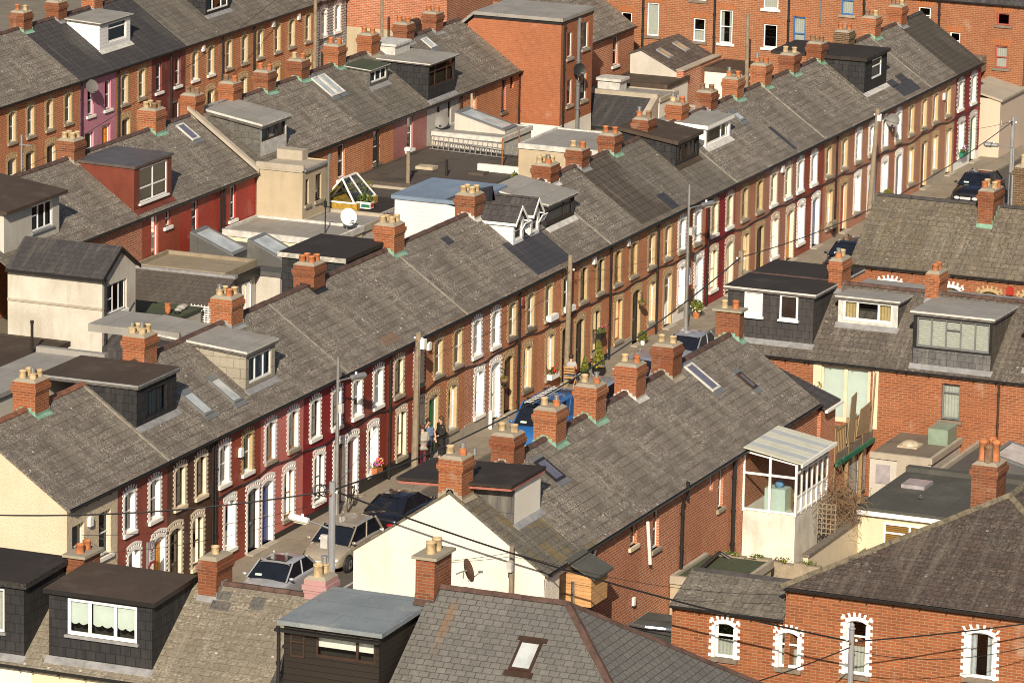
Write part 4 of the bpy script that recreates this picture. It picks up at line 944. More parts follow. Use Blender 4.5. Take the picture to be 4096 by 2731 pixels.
for X, pots, k in [(200.6, 'TC', 4), (203.95, 'CC', 5), (207.5, 'TT', 6)]: add_chimney(AHS[k], X-AX[k], 3.1, 7.5 if X < 207 else 7.6, pots, flash=VERDI if X < 203 else LEAD, sx=.84, sy=.68)
dormer(AHS[5], .2, 207.1-AX[5], .93, 6.50, 2.6, 6.58, CLAD, rmat=FELT_GR, fascia=LEADL, ov=.12, th=.1, win=(204.9-AX[5], 206.7-AX[5], 5.55, 6.42), frame=UPVC, cols=(1,), rails=(.72,), curt='slats', cmat=BLIND, apron=LEADL)
dormer(AHS[9], 215.1-AX[9]+3.4, 217.7-AX[9]+3.6, 1.0, 6.5, 2.7, 6.6, HANG, rmat=FELT_BK, win=(215.5-AX[9]+3.4, 217.4-AX[9]+3.5, 5.5, 6.4), frame=UPVC, cols=(1, 1.4, 1), curt='half') if False else dormer(AHS[8], .5, 3.1, 1.0, 6.5, 2.7, 6.6, HANG, rmat=FELT_BK, win=(.65, 2.95, 5.5, 6.4), frame=UPVC, cols=(1, 1.4, 1), curt='sides')

e = house('brick_house', 'brick house half seen beyond the far row at the top left corner', (196, 121, 0), 16, 0, BR_OR, ze=5.6, zr=7.7, roof=SLATE_D, ridge=RIDGE, holes=[(3,3.8,3.6,5,.12),(8,8.8,3.6,5,.12)], rear=BR_OR)
for x in (3.4, 8.4): add_window(e, x, 3.6, .8, 1.4, UPVC, None, False, STONE, (1,), (.5,), 'half')
# ---------------------------------------------------------------- terrace across the street: backs in Y = 53.55
YC = 53.55
CX = [133.0,136.95,140.7,144.0,147.45,150.7,153.95,157.0]
CL = ['end house across the street with a cream-white gable, boarded dormer and mossy slates', 'house with a dark-framed roof light, second from the white gable across the street', 'grey roofed house third from the white gable, green flashing on its chimney',
      'grey roofed house in mid row across the street, between its pipes and the conservatory', 'house carrying the white lean-to conservatory on its rear wall', 'lichen-roofed house across the street just beyond the conservatory', 'last house of the row across the street, two roof lights and a slab-topped chimney']
CW = {1: [(139.75,140.25,3.3,4.5,CREAMP,STONE)], 2: [(141.2,141.6,3.1,4.2,STONE,STONE)], 3: [], 4: []}
CH = []
for i in range(7):
    x0, x1 = CX[i], CX[i+1]; w = x1-x0
    wins = {1: [(139.85,140.4,3.75,4.5,CREAMP,CREAMP)], 2: [(141.75,142.3,3.2,4.4,UPVC,STONE)], 3: [(146.7,147.05,3.9,4.45,UPVC,None)], 4: [(147.52,147.98,3.15,4.45,UPVC,STONE)]}.get(i, [])
    holes = [(a-x0, c-x0, z0, z1, .12) for a, c, z0, z1, f, s in wins]
    e = house('terraced_house', CL[i], (x0, YC, 0), w, 0, REND_S2 if i == 99 else BR_RED, roof=SLATE_L if i else SLATE_MO, ridge=RIDGE, holes=holes, group='terraced houses across the street', rear=BR_RED, gables=(1 if i == 0 else 0, 1 if i == 6 else 0),
              gmat=GABW if i == 0 else BR_RED, dz=random.uniform(-.01, .01), patches={0: ((2.75, w, .05, 2.95, SLATE_L),)}.get(i, ()))
    CH.append(e)
    for a, c, z0, z1, f, s in wins: add_window(e, (a+c)/2-x0, z0, c-a, z1-z0, f, None, False, s, (1,), (.5,) if z1-z0 > 1 else (), 'half', yin=.08)
MB().box(.0, 2.2, -.02, .02, 0, 4.45).build('render_panel', GABW, CH[0]); MB().box(1.1, 1.6, -.03, .03, 0, 4.3).build('back_door', BLACKP, CH[0])
downpipe(CH[0], 3.6, .2, 4.55, GREYF, r=.06); downpipe(CH[3], .1, .2, 4.3, r=.055); downpipe(CH[4], 1.3, .3, 4.6, r=.07); vent_pipe(CH[3], .5, -.1, 4.2, 4.75)
MB().cyl((4.35-.0, -.12, 2.9), (4.05, -.12, 4.3), .055, .055, 8).build('waste_pipe', WHITE, CH[1]).location.x = -.0
for X, pots, fl, k in [(133.45,'CM',None,0),(137.38,'CC',CEM,1),(140.72,'CM',VERDI,2),(144.02,'CM',VERDI,3),(147.46,'CT',LEADL,4),(150.7,'CC',CEM,5)]:
    add_chimney(CH[k], X-CX[k], 3.05, 7.62 if k else 7.7, pots, sx=.86, sy=.74, flash=fl or CEM)
add_chimney(CH[6], 156.75-CX[6], 3.12, 7.6, 'CT', sx=.45, sy=.86, flash=VERDI, slab=True)
BOARD = slates('grey_board', (.13, .125, .12), (.09, .085, .08), (.04, .04, .04), w=.45, rh=.5, lichen=0, streak=.4)
dormer(CH[0], 1.1, 3.1, 1.45, 6.78, 4.9, 6.62, BOARD, front=REND_W, rmat=FELT_BK, fascia=PINKF, ov=.1, th=.07, apron=LEAD, sovl=.5)
MB().prism([(.55, 1.33, 6.88), (3.22, 1.33, 6.88), (3.22, 5.0, 6.72), (.55, 5.0, 6.72)], (0, 0, .09)).build('felt_layer', FELT_BK, CH[0])
skylight(CH[1], 1.4, 2.1, 1.84, 2.6, frame=BLACKP, glass=SKYGD); skylight(CH[5], 151.7-CX[5], 152.4-CX[5], 1.8, 2.84, frame=LEADL, glass=SKYGD); skylight(CH[6], 154.12-CX[6], 154.5-CX[6], 1.27, 1.9, frame=DKBRN, glass=SKYGD)
# low dark side roof at the far end of that row
b = MB(); b.prism([(157.05,53.3,4.35),(157.05,56.6,5.6),(158.6,56.6,5.6),(158.6,53.3,4.35)], (0,0,.08)); o = b.build('side_extension', SLATE_D); tag(o, 'low dark slated lean-to with a white gutter at the end of the row', 'extension')
w_ = MB().box(157.05,158.55,53.45,56.6,0,4.3).build('wall', BR_RED, o); MB().box(157.0,158.65,53.2,53.3,4.28,4.36).build('gutter', WHITE, o)
# ---------------------------------------------------------------- cross terrace with dormers: backs in X = 163 face the camera
XD = 163.0
def xhouse(label, X, y1, y0, **k):
    return house(k.pop('name', 'terraced_house'), label, (X, y1, 0), y1-y0, -math.pi/2, **k)
DH = []
G2 = 'terraced houses of the cross street'
SLATE_O = slates('roof_old_slate', (.12, .10, .085), (.095, .08, .07), (.04, .035, .03), w=.32, rh=.24, ms=.014, lichen=.35, streak=.25)
SLATE_O2 = slates('roof_old_slate_mossy', (.155, .13, .095), (.12, .10, .08), (.05, .042, .03), w=.34, rh=.26, ms=.014, lichen=.35, streak=.25, moss=.12)
for i, (y1, y0, lab, wall, wins) in enumerate([
    (59.3, 56.05, 'cross street end house with a tall black slate-hung dormer and two white windows', BR_D, []),
    (56.05, 52.5, 'cross street house with a white three-light dormer above cream patio doors and a timber deck', BR_D, [(55.6-.02, 53.72, 2.5, 4.5)]),
    (52.5, 49.05, 'cross street house with a louvred grey dormer and one grey curtained window', BR_D, [(51.15, 50.5, 3.02, 4.28)]),
    (49.05, 45.5, 'cross street house at the right edge with a dark red dormer', BR_D, []), (45.5, 42, 'cross street house cut by the right edge', BR_D, [])]):
    holes = [(y1-a, y1-c, z0, z1, .12) for a, c, z0, z1 in wins]
    e = xhouse(lab, XD, y1, y0, wall=wall, roof=SLATE_O, ridge=RIDGE, holes=holes, group=G2, gables=(1 if i == 0 else 0, 0)); DH.append(e)
    for a, c, z0, z1 in wins:
        if i == 1: add_window(e, y1-(a+c)/2, z0, a-c, z1-z0, CREAMP, None, False, None, (1, 1), (), 'full', BLIND, fw=.13)
        else: add_window(e, y1-(a+c)/2, z0, a-c, z1-z0, GREYF, None, False, DSTONE, (1,), (.74,), 'net')
downpipe(DH[2], 3.4, .5, 4.6, DKBRN)
for a_, c_ in ((.25, .55), (2.42, 2.62)): MB().box(a_, c_, -.025, .0, 2.4, 4.62).build('pilaster', CREAMP, DH[1])
dormer(DH[0], 59.0-58.9, 59.3-56.05, .5, 6.66, 5.6, 6.6, HANGK, rmat=FELT_BK, fascia=LEADL, ov=.12, th=.14, win=None, apron=LEAD)
o = DH[0].children[-1]
for (a, c, m) in ((58.55, 57.92, 'full'), (57.25, 56.62, 'sides')):
    x = 59.3-(a+c)/2
    f = link('dormer_window', frame_mesh(.66, .88, UPVC, (1,), (), .06, .1), o, (x, .44, 5.80)); link('pane', MB().quad((-.3,.05,.05),(.3,.05,.05),(.3,.05,.83),(-.3,.05,.83)).mesh('pane', BLIND if m == 'full' else SKYDARK), o, (x, .44, 5.80))
    MB().box(x-.38, x+.38, .36, .5, 5.74, 5.80).build('sill', UPVC, o)
dormer(DH[1], 56.05-55.48, 56.05-53.3, 1.47, 6.52, 4.8, 6.45, HANGG, front=LEADL, rmat=FELT_GR, fascia=LEADL, ov=.1, th=.12, win=(56.05-55.3, 56.05-53.5, 5.80, 6.50), frame=UPVC, cols=(1, 1.5, 1), curt='sides', cmat=CURTB, apron=LEAD, fw=.07)
dormer(DH[2], 52.5-52.33, 52.5-49.5, .22, 6.52, 4.2, 6.45, HANGGD, front=BLACKP, rmat=FELT_GR, fascia=LEADL, ov=.1, th=.15, win=(52.5-52.2, 52.5-49.6, 5.42, 6.46), frame=GREYF, cols=(1, 1, 1, 1, 1), rails=((.66, .4, .6),), curt='slats', cmat=CURT, apron=LEAD, fw=.05)
MB().box(.2, 2.98, .19, .215, 4.84, 5.36).build('hung_slates', HANGGR, [c for c in DH[2].children if c.name.startswith('dormer')][0])
dormer(DH[3], 49.05-48.4, 49.05-45.9, .5, 6.5, 4.4, 6.5, COPPER, rmat=FELT_BR, ov=.1, th=.12, win=(49.05-48.2, 49.05-46.1, 5.4, 6.4), cols=(1, 1), curt='half')
for y, pots, k, zt in [(56.03, 'CM', 1, 7.54), (52.48, 'TT', 2, 7.46)]: add_chimney(DH[k], 0.0, 3.2, zt, pots, sx=.48, sy=1.0, flash=LEAD)
# street terrace beyond: wall in X = 178.95
G3 = 'terraced houses of the next cross street'
GH = []
for i, (y1, y0, lab) in enumerate([(59.95, 55.4, 'next cross street end house with white quoined window heads under a mossy roof'), (55.4, 51.8, 'next cross street house with yellow brick window arches and a red box'), (51.8, 48, 'next cross street house cut by the right edge')]):
    wins = [(1.65, 2.1), (4.3, 4.75)] if i == 0 else [(1.0, 1.5), (2.9, 3.4)]
    wins = {0: [1.6, 4.0], 1: [.95, 2.5], 2: [.9, 2.6]}[i]
    sur = WHS if i == 0 else BR_YEL
    holes = [(x-.38, x+.38, 2.8, 4.075, 0) for x in wins]
    e = xhouse(lab, 178.95, y1, y0, wall=BR_D, roof=SLATE_O2, ridge=RIDGED, holes=holes, group=G3, gables=(1 if i == 0 else 0, 0), rear=BR_OR); GH.append(e)
    for x in wins: add_window(e, x, 2.8, .66, 1.28, UPVC, sur, False, STONE, (1,), (.5,), 'full', CURTB, bold=True)
alarm_box(GH[1], 1.75, 4.05, REDF2, w=.25)
add_chimney(GH[1], .0, 2.75, 7.5, 'TCCT', sx=.6, sy=1.25, flash=VERDI)
c_ = add_chimney(GH[1], 1.05, 3.6, 8.3, 'LC', sx=.62, sy=.8, mat=BR_DRK, flash=CEM, poth=.42)
# ---------------------------------------------------------------- foreground terrace: backs in X = 118
XE = 118.0
G4 = 'foreground terraced houses'
EH = []
SLATE_E = slates('roof_speckled_brown', (.225, .195, .15), (.185, .16, .125), (.10, .088, .07), w=.30, rh=.24, ms=.010, lichen=.55, streak=.2, lsc=5)
for i, (y1, y0, lab, wall) in enumerate([(66.0, 62.42, 'foreground house at the left edge, black dormer with cream curtains', REND_W), (62.42, 58.45, 'foreground house with a wide black slate-hung dormer and scalloped white blinds', REND_Y),
      (58.45, 55.2, 'foreground house with a speckled brown roof and no dormer', REND_Y), (55.2, 52.0, 'foreground house with a black weatherboarded dormer under a blue-grey flat roof', REND_Y)]):
    e = xhouse(lab, XE, y1, y0, wall=wall, roof=SLATE_E, ridge=RIDGE, group=G4, rear=BR_RED, patches={2: ((.15, .7, 2.55, 2.8, HANGG), (.25, .8, 2.25, 2.5, HANGG), (1.35, 1.75, 2.4, 2.75, HANGG), (2.95, 3.2, .3, 1.5, SLATE_D))}.get(i, ())); EH.append(e)
add_window(EH[0], 3.0, 2.6, 1.3, 1.4, UPVC, None, False, WHITE, (1, 1), (), 'net', yin=-.02)
dormer(EH[0], .1, 66-62.75, .2, 6.72, 2.75, 6.82, HANG, rmat=FELT_BK, fascia=BLACKW, ov=.12, th=.16, win=(66-64.9, 66-63.35, 5.4, 6.62), frame=UPVC, cols=(1, 1), curt='net', apron=LEAD, wsill=LEAD)
d = dormer(EH[1], 62.42-62.05, 62.42-58.95, .32, 6.66, 2.8, 6.78, HANG, rmat=FELT_BR, fascia=BLACKP, ov=.12, th=.13, win=(62.42-61.5, 62.42-59.4, 5.56, 6.58), frame=UPVC, cols=(1, 1.15, 1), curt='none', apron=LEAD, wsill=LEAD, fw=.085)
b = MB()
for (a, c) in ((-1.0, -.38), (-.32, .36), (.42, 1.0)):
    n = 10; pts = [(a, .9)] + [(a+(c-a)*k/n, .28-.06*abs(math.sin(math.pi*k*2.5/n))) for k in range(n+1)] + [(c, .9)]
    for k in range(n):
        x0_, x1_ = a+(c-a)*k/n, a+(c-a)*(k+1)/n
        b.quad((x0_,0,pts[k+1][1]),(x1_,0,pts[k+2][1]),(x1_,0,.95),(x0_,0,.95))
link('roller_blind', b.mesh('roller_blind', BLIND), d, (62.42-60.45, .32+.12, 5.62))
d = dormer(EH[3], 55.2-54.9, 55.2-52.15, .0, 6.78, 3.3, 6.84, CLADBK, rmat=FELT_BL, fascia=FELT_BL, ov=.14, th=.12, win=(55.2-54.0, 55.2-52.25, 5.98, 6.74), frame=DKBRN, cols=(2.2, 1), curt='blind', cmat=WHITE, apron=None, fw=.07)
f = link('dormer_window', frame_mesh(.42, .62, DKBRN, (1,), (.68,), .05), d, (55.2-54.5, -.03, 5.92)); link('pane', MB().quad((-.2,.02,.02),(.2,.02,.02),(.2,.02,.6),(-.2,.02,.6)).mesh('pane', SKYG), d, (55.2-54.5, -.0, 5.92))
MB().box(.1, 3.1, -.20, -.05, 6.60, 6.68).build('gutter', BLACKP, d)
downpipe(EH[3], .22, 3.2, 6.75, r=.055, y=-.16)
add_chimney(EH[1], .0, 3.05, 7.16, 'TT', sx=.52, sy=1.0, flash=LEAD, slab=True); add_chimney(EH[2], .05, 3.05, 7.55, 'C', sx=.55, sy=1.0, flash=LEAD)
add_chimney(EH[3], -.15, 3.3, 7.3, 'NC', sx=.62, sy=.8, mat=PINKP, flash=None, slab=False, potr=.13, poth=.35)
# house with the big grey slate hip
e = empty('brick_house', (117.2, 52.0, 0), -math.pi/2, 'foreground house with a large grey slate hipped roof, one roof light and a rust streak', 'house')
W8, D8, Z8 = 7.9, 8.0, 7.4
b = MB(); ap = (W8-4.0, 4.0, Z8)
b.quad((0,-.1,4.58),(W8+.1,-.1,4.58),ap,(0,4.0,Z8)); b.quad((W8+.1,-.1,4.58),(W8+.1,D8+.1,4.58),ap); b.quad((W8+.1,D8+.1,4.58),(0,D8+.1,4.58),(0,4.0,Z8),ap)
s8 = (Z8-4.58)/4.1
b.build('roof', SLATE_G, e)
b = MB(); b.box(0.02, W8, 0, D8, 0, 4.6); b.build('wall', BR_OR, e); MB().quad((0,0,4.5),(0,D8,4.5),(0,4,Z8-.02)).build('gable_wall', BR_OR, e)
def hipcap(p, q, nm='ridge_tiles', m=RIDGE, par=None, r=.13):
    b = MB(); p = Vector(p); q = Vector(q); d_ = q-p; n = max(1, round(d_.length/.45))
    up = Vector((0,0,1)); sd = d_.cross(up).normalized()*r
    for i in range(n):
        a = p+d_*(i/n)+d_.normalized()*.006; c = p+d_*((i+1)/n)-d_.normalized()*.006
        j = Vector((0,0,.006*((i*7) % 3)))
        b.add([a-sd-up*.07+j, a+up*.035+j, a+sd-up*.07+j, c-sd-up*.07, c+up*.035, c+sd-up*.07], [(0,1,4,3),(1,2,5,4),(0,2,1),(3,4,5),(0,3,5,2)])
    return b.build(nm, m, par)
hipcap((0,4.0,Z8+.03), (ap[0],ap[1],Z8+.03), par=e); hipcap((ap[0],ap[1],Z8+.02), (W8+.1,-.1,4.62), 'hip_tiles', par=e); hipcap((ap[0],ap[1],Z8+.02), (W8+.1,D8+.1,4.62), 'hip_tiles', par=e)
skylight(e, 3.05, 3.68, 1.95, 2.8, frame=DKBRN, ze=4.65, zr=4.65+s8*4, d=8.0, flash=DKBRN)
add_chimney(e, -.05, 4.1, 8.35, 'CC', sx=.55, sy=1.15, flash=RIDGE, slab=True, z0=5.5, ridge=7.4, roofz=lambda y: 7.38-abs(y-4)*s8, poth=.34, potr=.13)
# ---------------------------------------------------------------- brick corner house, bottom right: wall in X = 134.8
XF = 134.8
e = empty('brick_house', (XF, 46.75, 0), -math.pi/2, 'bare brick corner house, white quoined windows under a purple slate hipped roof', 'house')
wd = 14.0; FW = [(46.75-44.57, .62, 2.27, 3.90), (46.75-40.85, .78, 2.65, 4.02)]
b = MB(); holes = [(x-w/2-.05, x+w/2+.05, z0, z1-.005, 0) for x, w, z0, z1 in FW]; sheet(b, 0, wd, 0, 4.62, holes+[(0, .8, 0, 3.70, 0)]); b.build('wall', BR_F, e)
b = MB(); b.box(-.02, wd, -.04, -.0, 4.46, 4.60); b.box(-.02, wd, -.06, -.0, 4.52, 4.60); b.build('dentil_course', BR_YELD, e)
hz, hr = 4.66, 6.85; hx = 46.75-41.63; hy = 139.75-XF
b = MB(); b.quad((-.15,-.15,hz),(2*hx,-.15,hz),(hx,hy,hr)); b.quad((2*hx,-.15,hz),(2*hx,12,hz),(hx,12,hr),(hx,hy,hr)); b.build('roof', SLATE_PU, e)
b = MB(); b.quad((0,.0,4.6),(hx,hy,hr-.04),(hx,hy,0),(0,0,0)); b.quad((hx,hy,hr-.04),(hx,12,hr-.04),(hx,12,0),(hx,hy,0)); b.build('side_wall', BR_F, e)
hipcap((-.15,-.15,hz+.04), (hx,hy,hr+.03), 'hip_tiles', RIDGEL, e); hipcap((hx,hy,hr+.03), (2*hx,-.15,hz+.04), 'hip_tiles', RIDGEL, e); hipcap((hx,hy,hr+.03), (hx,12,hr+.03), 'ridge_tiles', RIDGEL, e)
link('gutter', gutter_mesh(wd, BLACKP), e, (0, -.2, hz-.02))
for x, w, z0, z1 in FW: add_window(e, x, z0, w, z1-z0, UPVC, WHS, False, DSTONE, (1,), (.7,) if x < 4 else (), 'half' if x < 4 else 'sides', P_CURTG if x > 4 else None, bold=True, fw=.07)
c_ = add_chimney(e, 46.75-42.75, 6.4, 7.42, '', sx=.78, sy=.95, flash=None, z0=5.2)
for dx, dy, k, hh in ((-.18, -.1, 'L', .62), (.2, -.05, 'L', .62), (.0, .25, 'L', .62), (.05, -.28, 'D', .5)): pot(c_, 46.75-42.75+dx, 6.4+dy, 7.44, k, hh, .13)
# lower annex with lichened roof
e = empty('brick_annex', (XF, 50.25, 0), -math.pi/2, 'low brick annex with two white quoined windows, joined to the brick corner house', 'house')
wd = 3.49; AWN = [(50.25-48.58, .62, 2.25, 3.30), (50.25-46.6-.0, .62, 2.2, 3.28)]
AWN = [(1.65, .6, 2.25, 3.30), (3.62, .6, 2.2, 3.28)]
b = MB(); sheet(b, 0, wd+.81, 0, 3.70, [(x-w/2-.05, x+w/2+.05, z0, z1-.005, 0) for x, w, z0, z1 in AWN]); b.quad((0,0,0),(0,4,0),(0,4,3.7),(0,2,4.25),(0,0,3.7)); b.build('wall', BR_F, e)
b = MB(); b.box(0, wd, -.04, 0, 3.55, 3.68); b.build('dentil_course', BR_YELD, e)
b = MB(); p = [(-.14, 3.68), (1.75, 4.32), (3.9, 3.68), (3.9, 3.6), (1.75, 4.22), (-.14, 3.6)]; b.prism([(-.05, y, z) for y, z in p], (wd, 0, 0)); b.build('roof', SLATE_M, e); hipcap((0,1.75,4.34), (wd-.1,1.75,4.34), 'ridge_tiles', RIDGED, e)
link('gutter', gutter_mesh(wd, BLACKP), e, (0, -.19, 3.68))
for x, w, z0, z1 in AWN: add_window(e, x, z0, w, z1-z0, UPVC, WHS, False, DSTONE, (1,), (.64,), 'half', bold=True, fw=.07)
# ---------------------------------------------------------------- yards and extensions
random.seed(11)
def extension(label, x0, x1, y0, y1, z, wall, roof, edge=None, up=0.0, ov=.06, z0=0, name='flat_roofed_extension', upsides='LRFB', th=.1):
    e = empty(name, ((x0+x1)/2, (y0+y1)/2, 0), 0, label, 'extension'); cx, cy = (x0+x1)/2, (y0+y1)/2
    a, b_, c, d = x0-cx, x1-cx, y0-cy, y1-cy
    MB().box(a, b_, c, d, z0, z-th).build('wall', wall, e)
    b = MB(); b.box(a-ov, b_+ov, c-ov, d, z-th, z); b.build('flat_roof', roof, e)
    if edge:
        t = .12; b = MB(); k = up or .05
        if 'F' in upsides: b.box(a-ov-.01, b_+ov+.01, c-ov-.01, c-ov+t, z-th-.05, z+k)
        if 'L' in upsides: b.box(a-ov-.012, a-ov+t, c-ov+t+.001, d, z-th-.05, z+k)
        if 'R' in upsides: b.box(b_+ov-t, b_+ov+.012, c-ov+t+.001, d, z-th-.05, z+k)
        if 'B' in upsides: b.box(a-ov+t+.001, b_+ov-t-.001, d-t, d+.001, z-th+.02, z+k)
        b.build('parapet', edge, e)
    return e
extension('brown felt flat roof at the left edge, low in front of the white gabled return', 155.6, 160.5, 83.4, 87.25, 2.8, REND_P, FELT_BR, FELT_BR, .04)
tag(MB().cyl((158.3, 83.7, 2.8), (158.3, 83.7, 4.0), .055, .055, 8).cyl((158.3, 83.7, 3.9), (158.3, 83.7, 4.02), .07, .07, 8).build('vent_pipe', BLACKP), 'black soil vent pipe standing on the brown felt roof at the left', 'pipe')
# white gabled return
e = empty('rear_return', (163.2, 83.4, 0), 0, 'white rendered two storey return with a black slate pitched roof and one gable window', 'extension')
GW = (.40, 1.98, 3.18, 4.30, .12); w, d = 2.7, 3.9
b = MB(); sheet(b, 0, w, 0, 4.7, [GW]); b.quad((0,0,4.7),(w,0,4.7),(w/2,0,5.5)); b.quad((0,0,0),(0,d,0),(0,d,4.75),(0,0,4.75)); b.quad((w,0,0),(w,d,0),(w,d,4.75),(w,0,4.75)); b.build('wall', REND_W2, e)
MB().box(-.05, 0, 0, d, 3.46, 3.54).build('string_course', CONC, e)
b = MB(); p = [(-.14, 4.70), (w/2, 5.62), (w+.14, 4.70), (w+.14, 4.62), (w/2, 5.53), (-.14, 4.62)]; b.prism([(x, -.12, z) for x, z in p], (0, d+.12, 0)); b.build('roof', SLATE_D, e)
b = MB(); p = [(-.18, 4.66), (w/2, 5.60), (w+.18, 4.66), (w+.18, 4.52), (w/2, 5.46), (-.18, 4.52)]; b.prism([(x, -.15, z) for x, z in p], (0, .028, 0)); b.box(-.22, -.12, -.12, d, 4.55, 4.66); b.build('fascia', BLACKP, e)
downpipe(e, .12, 2.0, 4.6, y=-.07); add_window(e, 1.19, 3.18, 1.46, 1.12, UPVC, None, False, UPVC, (1, 1, 1), ((.5, 0, .34),), 'sides', yin=.06)
b = MB(); b.quad((.05,-.9,2.1),(2.1,-1.5,2.9),(2.1,0,2.9),(.05,0,2.1)); b.box(.0, .06, -1.5, 0, 0, 2.1); b.build('porch_roof', SLATE_D, e)
MB().prism([(.1,-.02,1.9),(.18,-.02,1.9),(2.55,-.02,3.3),(2.47,-.02,3.3)], (0, -.03, 0)).build('waste_pipe', GREYF, e)
# slate lean-to and deck
e = empty('lean_to_extension', (171.2, 82.9, 0), 0, 'lean-to with a plain grey slate roof, right of the white gabled return', 'extension'); b = MB(); b.quad((0,0,0),(0,0,1.95),(2.1,0,2.75),(2.1,0,0)); b.box(.02, 2.1, .02, 4.3, 0, 1.9); b.build('wall', REND_P, e)
b = MB(); b.prism([(-.15,-.08,1.93),(2.1,-.08,2.83),(2.1,-.08,2.75),(-.15,-.08,1.85)], (0, 4.4, 0)); b.build('roof', SLATE_B2, e); MB().box(2.0, 2.25, -.1, 4.32, 2.78, 2.9).build('coping', LEAD, e); MB().box(-.25,-.15,-.08,4.3,1.82,1.9).build('gutter', BLACKP, e)
e = extension('flat roof of weathered boards with a timber upstand, right of the slate lean-to', 173.45, 176.25, 83.4, 87.25, 2.8, REND_P, TIMBERR, CONCB, .14)
MB().box(-1.4, 1.42, -2.13, -2.0, 2.35, 2.62).build('fascia', BLACKP, e)
for x in (-.6, .5): add_window(e, x, .9, .9, 1.3, UPVC, None, False, None, (1, 1), (), 'half', yin=-1.98)
e = extension('dark green felt roof with a clay pot and grey stones on it', 166.4, 170.1, 82.75, 85.6, 2.3, REND_P, FELT_GN, None)
tag(MB().lathe([(.0,0),(.07,0),(.11,.12),(.13,.3),(.10,.38),(.13,.42),(.11,.43),(.0,.36)], (0,0,0), 12).build('clay_pot', POT_T, None, (168.4, 83.3, 2.3), smooth=True), 'tall terracotta pot standing on the green felt roof', 'pot')
for x, y, r, lb in ((169.0, 83.15, .16, 'nearest'), (169.35, 83.2, .2, 'middle'), (169.65, 83.25, .17, 'farthest')):
    tag(MB().ball((0,0,r*.45), r, 10, 7, (1.2,.9,.55)).build('stone', STONEP, None, (x, y, 2.3), smooth=True), lb+' rounded grey stone on the green felt roof', 'stone', 'stones on the green felt roof')
tag(MB().lathe([(.0,0),(.1,.0),(.14,.07),(.12,.08),(0,.03)], (0,0,0), 12).build('bowl', BLACKP, None, (168.7, 83.05, 2.3), smooth=True), 'black bowl beside the terracotta pot on the green felt roof', 'bowl')
LEAF = None
def leafmat(name, c1, c2):
    m, t, b = nmat(name); k = ramp(t, noise(t, 5, 3), .3, .7); col = mixc(t, k, c1, c2); t.links.new(col, b.inputs['Base Color']); b.inputs['Roughness'].default_value = .6; return m
LF_G = leafmat('leaf_green', (.03, .075, .012), (.07, .13, .025)); LF_Y = leafmat('leaf_yellow_green', (.10, .12, .012), (.26, .23, .025)); LF_O = leafmat('leaf_olive', (.10, .07, .015), (.2, .12, .03)); TWIG = plain('dry_twig', (.20, .13, .075), .9, .35, 8)
FL_R = plain('red_petals', (.6, .03, .03), .6, .2); FL_P = plain('pink_petals', (.7, .08, .3), .6, .2); FL_Y = plain('yellow_petals', (.75, .42, .02), .6, .2); FL_V = plain('violet_petals', (.2, .1, .45), .6, .2)
def foliage(b, c, r, n, size, k=0, shell=.35):
    for i in range(n):
        while True:
            v = Vector((random.uniform(-1,1), random.uniform(-1,1), random.uniform(-1,1)))
            if shell < v.length < 1: break
        q = Vector((c[0]+v.x*r[0], c[1]+v.y*r[1], c[2]+v.z*r[2])); s = size*random.uniform(.6,1.3)
        a = Vector((random.uniform(-1,1), random.uniform(-1,1), random.uniform(-.4,1))).normalized(); t = a.orthogonal().normalized(); u = a.cross(t)
        th = random.uniform(0, 6.28); t, u = t*math.cos(th)+u*math.sin(th), u*math.cos(th)-t*math.sin(th)
        b.mat(k if isinstance(k, int) else random.choice(k)); b.quad(q-t*s, q+u*s*.45, q+t*s, q-u*s*.45)
def bush(name, label, cat, loc, r, n, size, mats, blobs=5, stem=True, flowers=None):
    e = empty(name, loc, 0, label, cat); b = MB()
    for i in range(blobs):
        c = (random.uniform(-.5,.5)*r[0], random.uniform(-.5,.5)*r[1], r[2]*(.55+.9*i/blobs))
        foliage(b, c, (r[0]*.62, r[1]*.62, r[2]*.5), n//blobs, size, list(range(len(mats))), .2)
    b.build('foliage', mats, e)
    if stem:
        b = MB()
        for i in range(4): b.tube([(random.uniform(-.05,.05),random.uniform(-.05,.05),0),(random.uniform(-.4,.4)*r[0],random.uniform(-.4,.4)*r[1],r[2]*random.uniform(.8,1.3))], .012, 5)
        b.build('stem', TWIG, e)
    if flowers:
        b = MB()
        for i in range(flowers[1]):
            v = Vector((random.uniform(-.8,.8)*r[0], random.uniform(-1,.2)*r[1], r[2]*random.uniform(.5,1.7))); b.mat(random.randrange(len(flowers[0]))); b.ball(v, flowers[2], 6, 4)
        b.build('flowers', flowers[0], e)
    return e
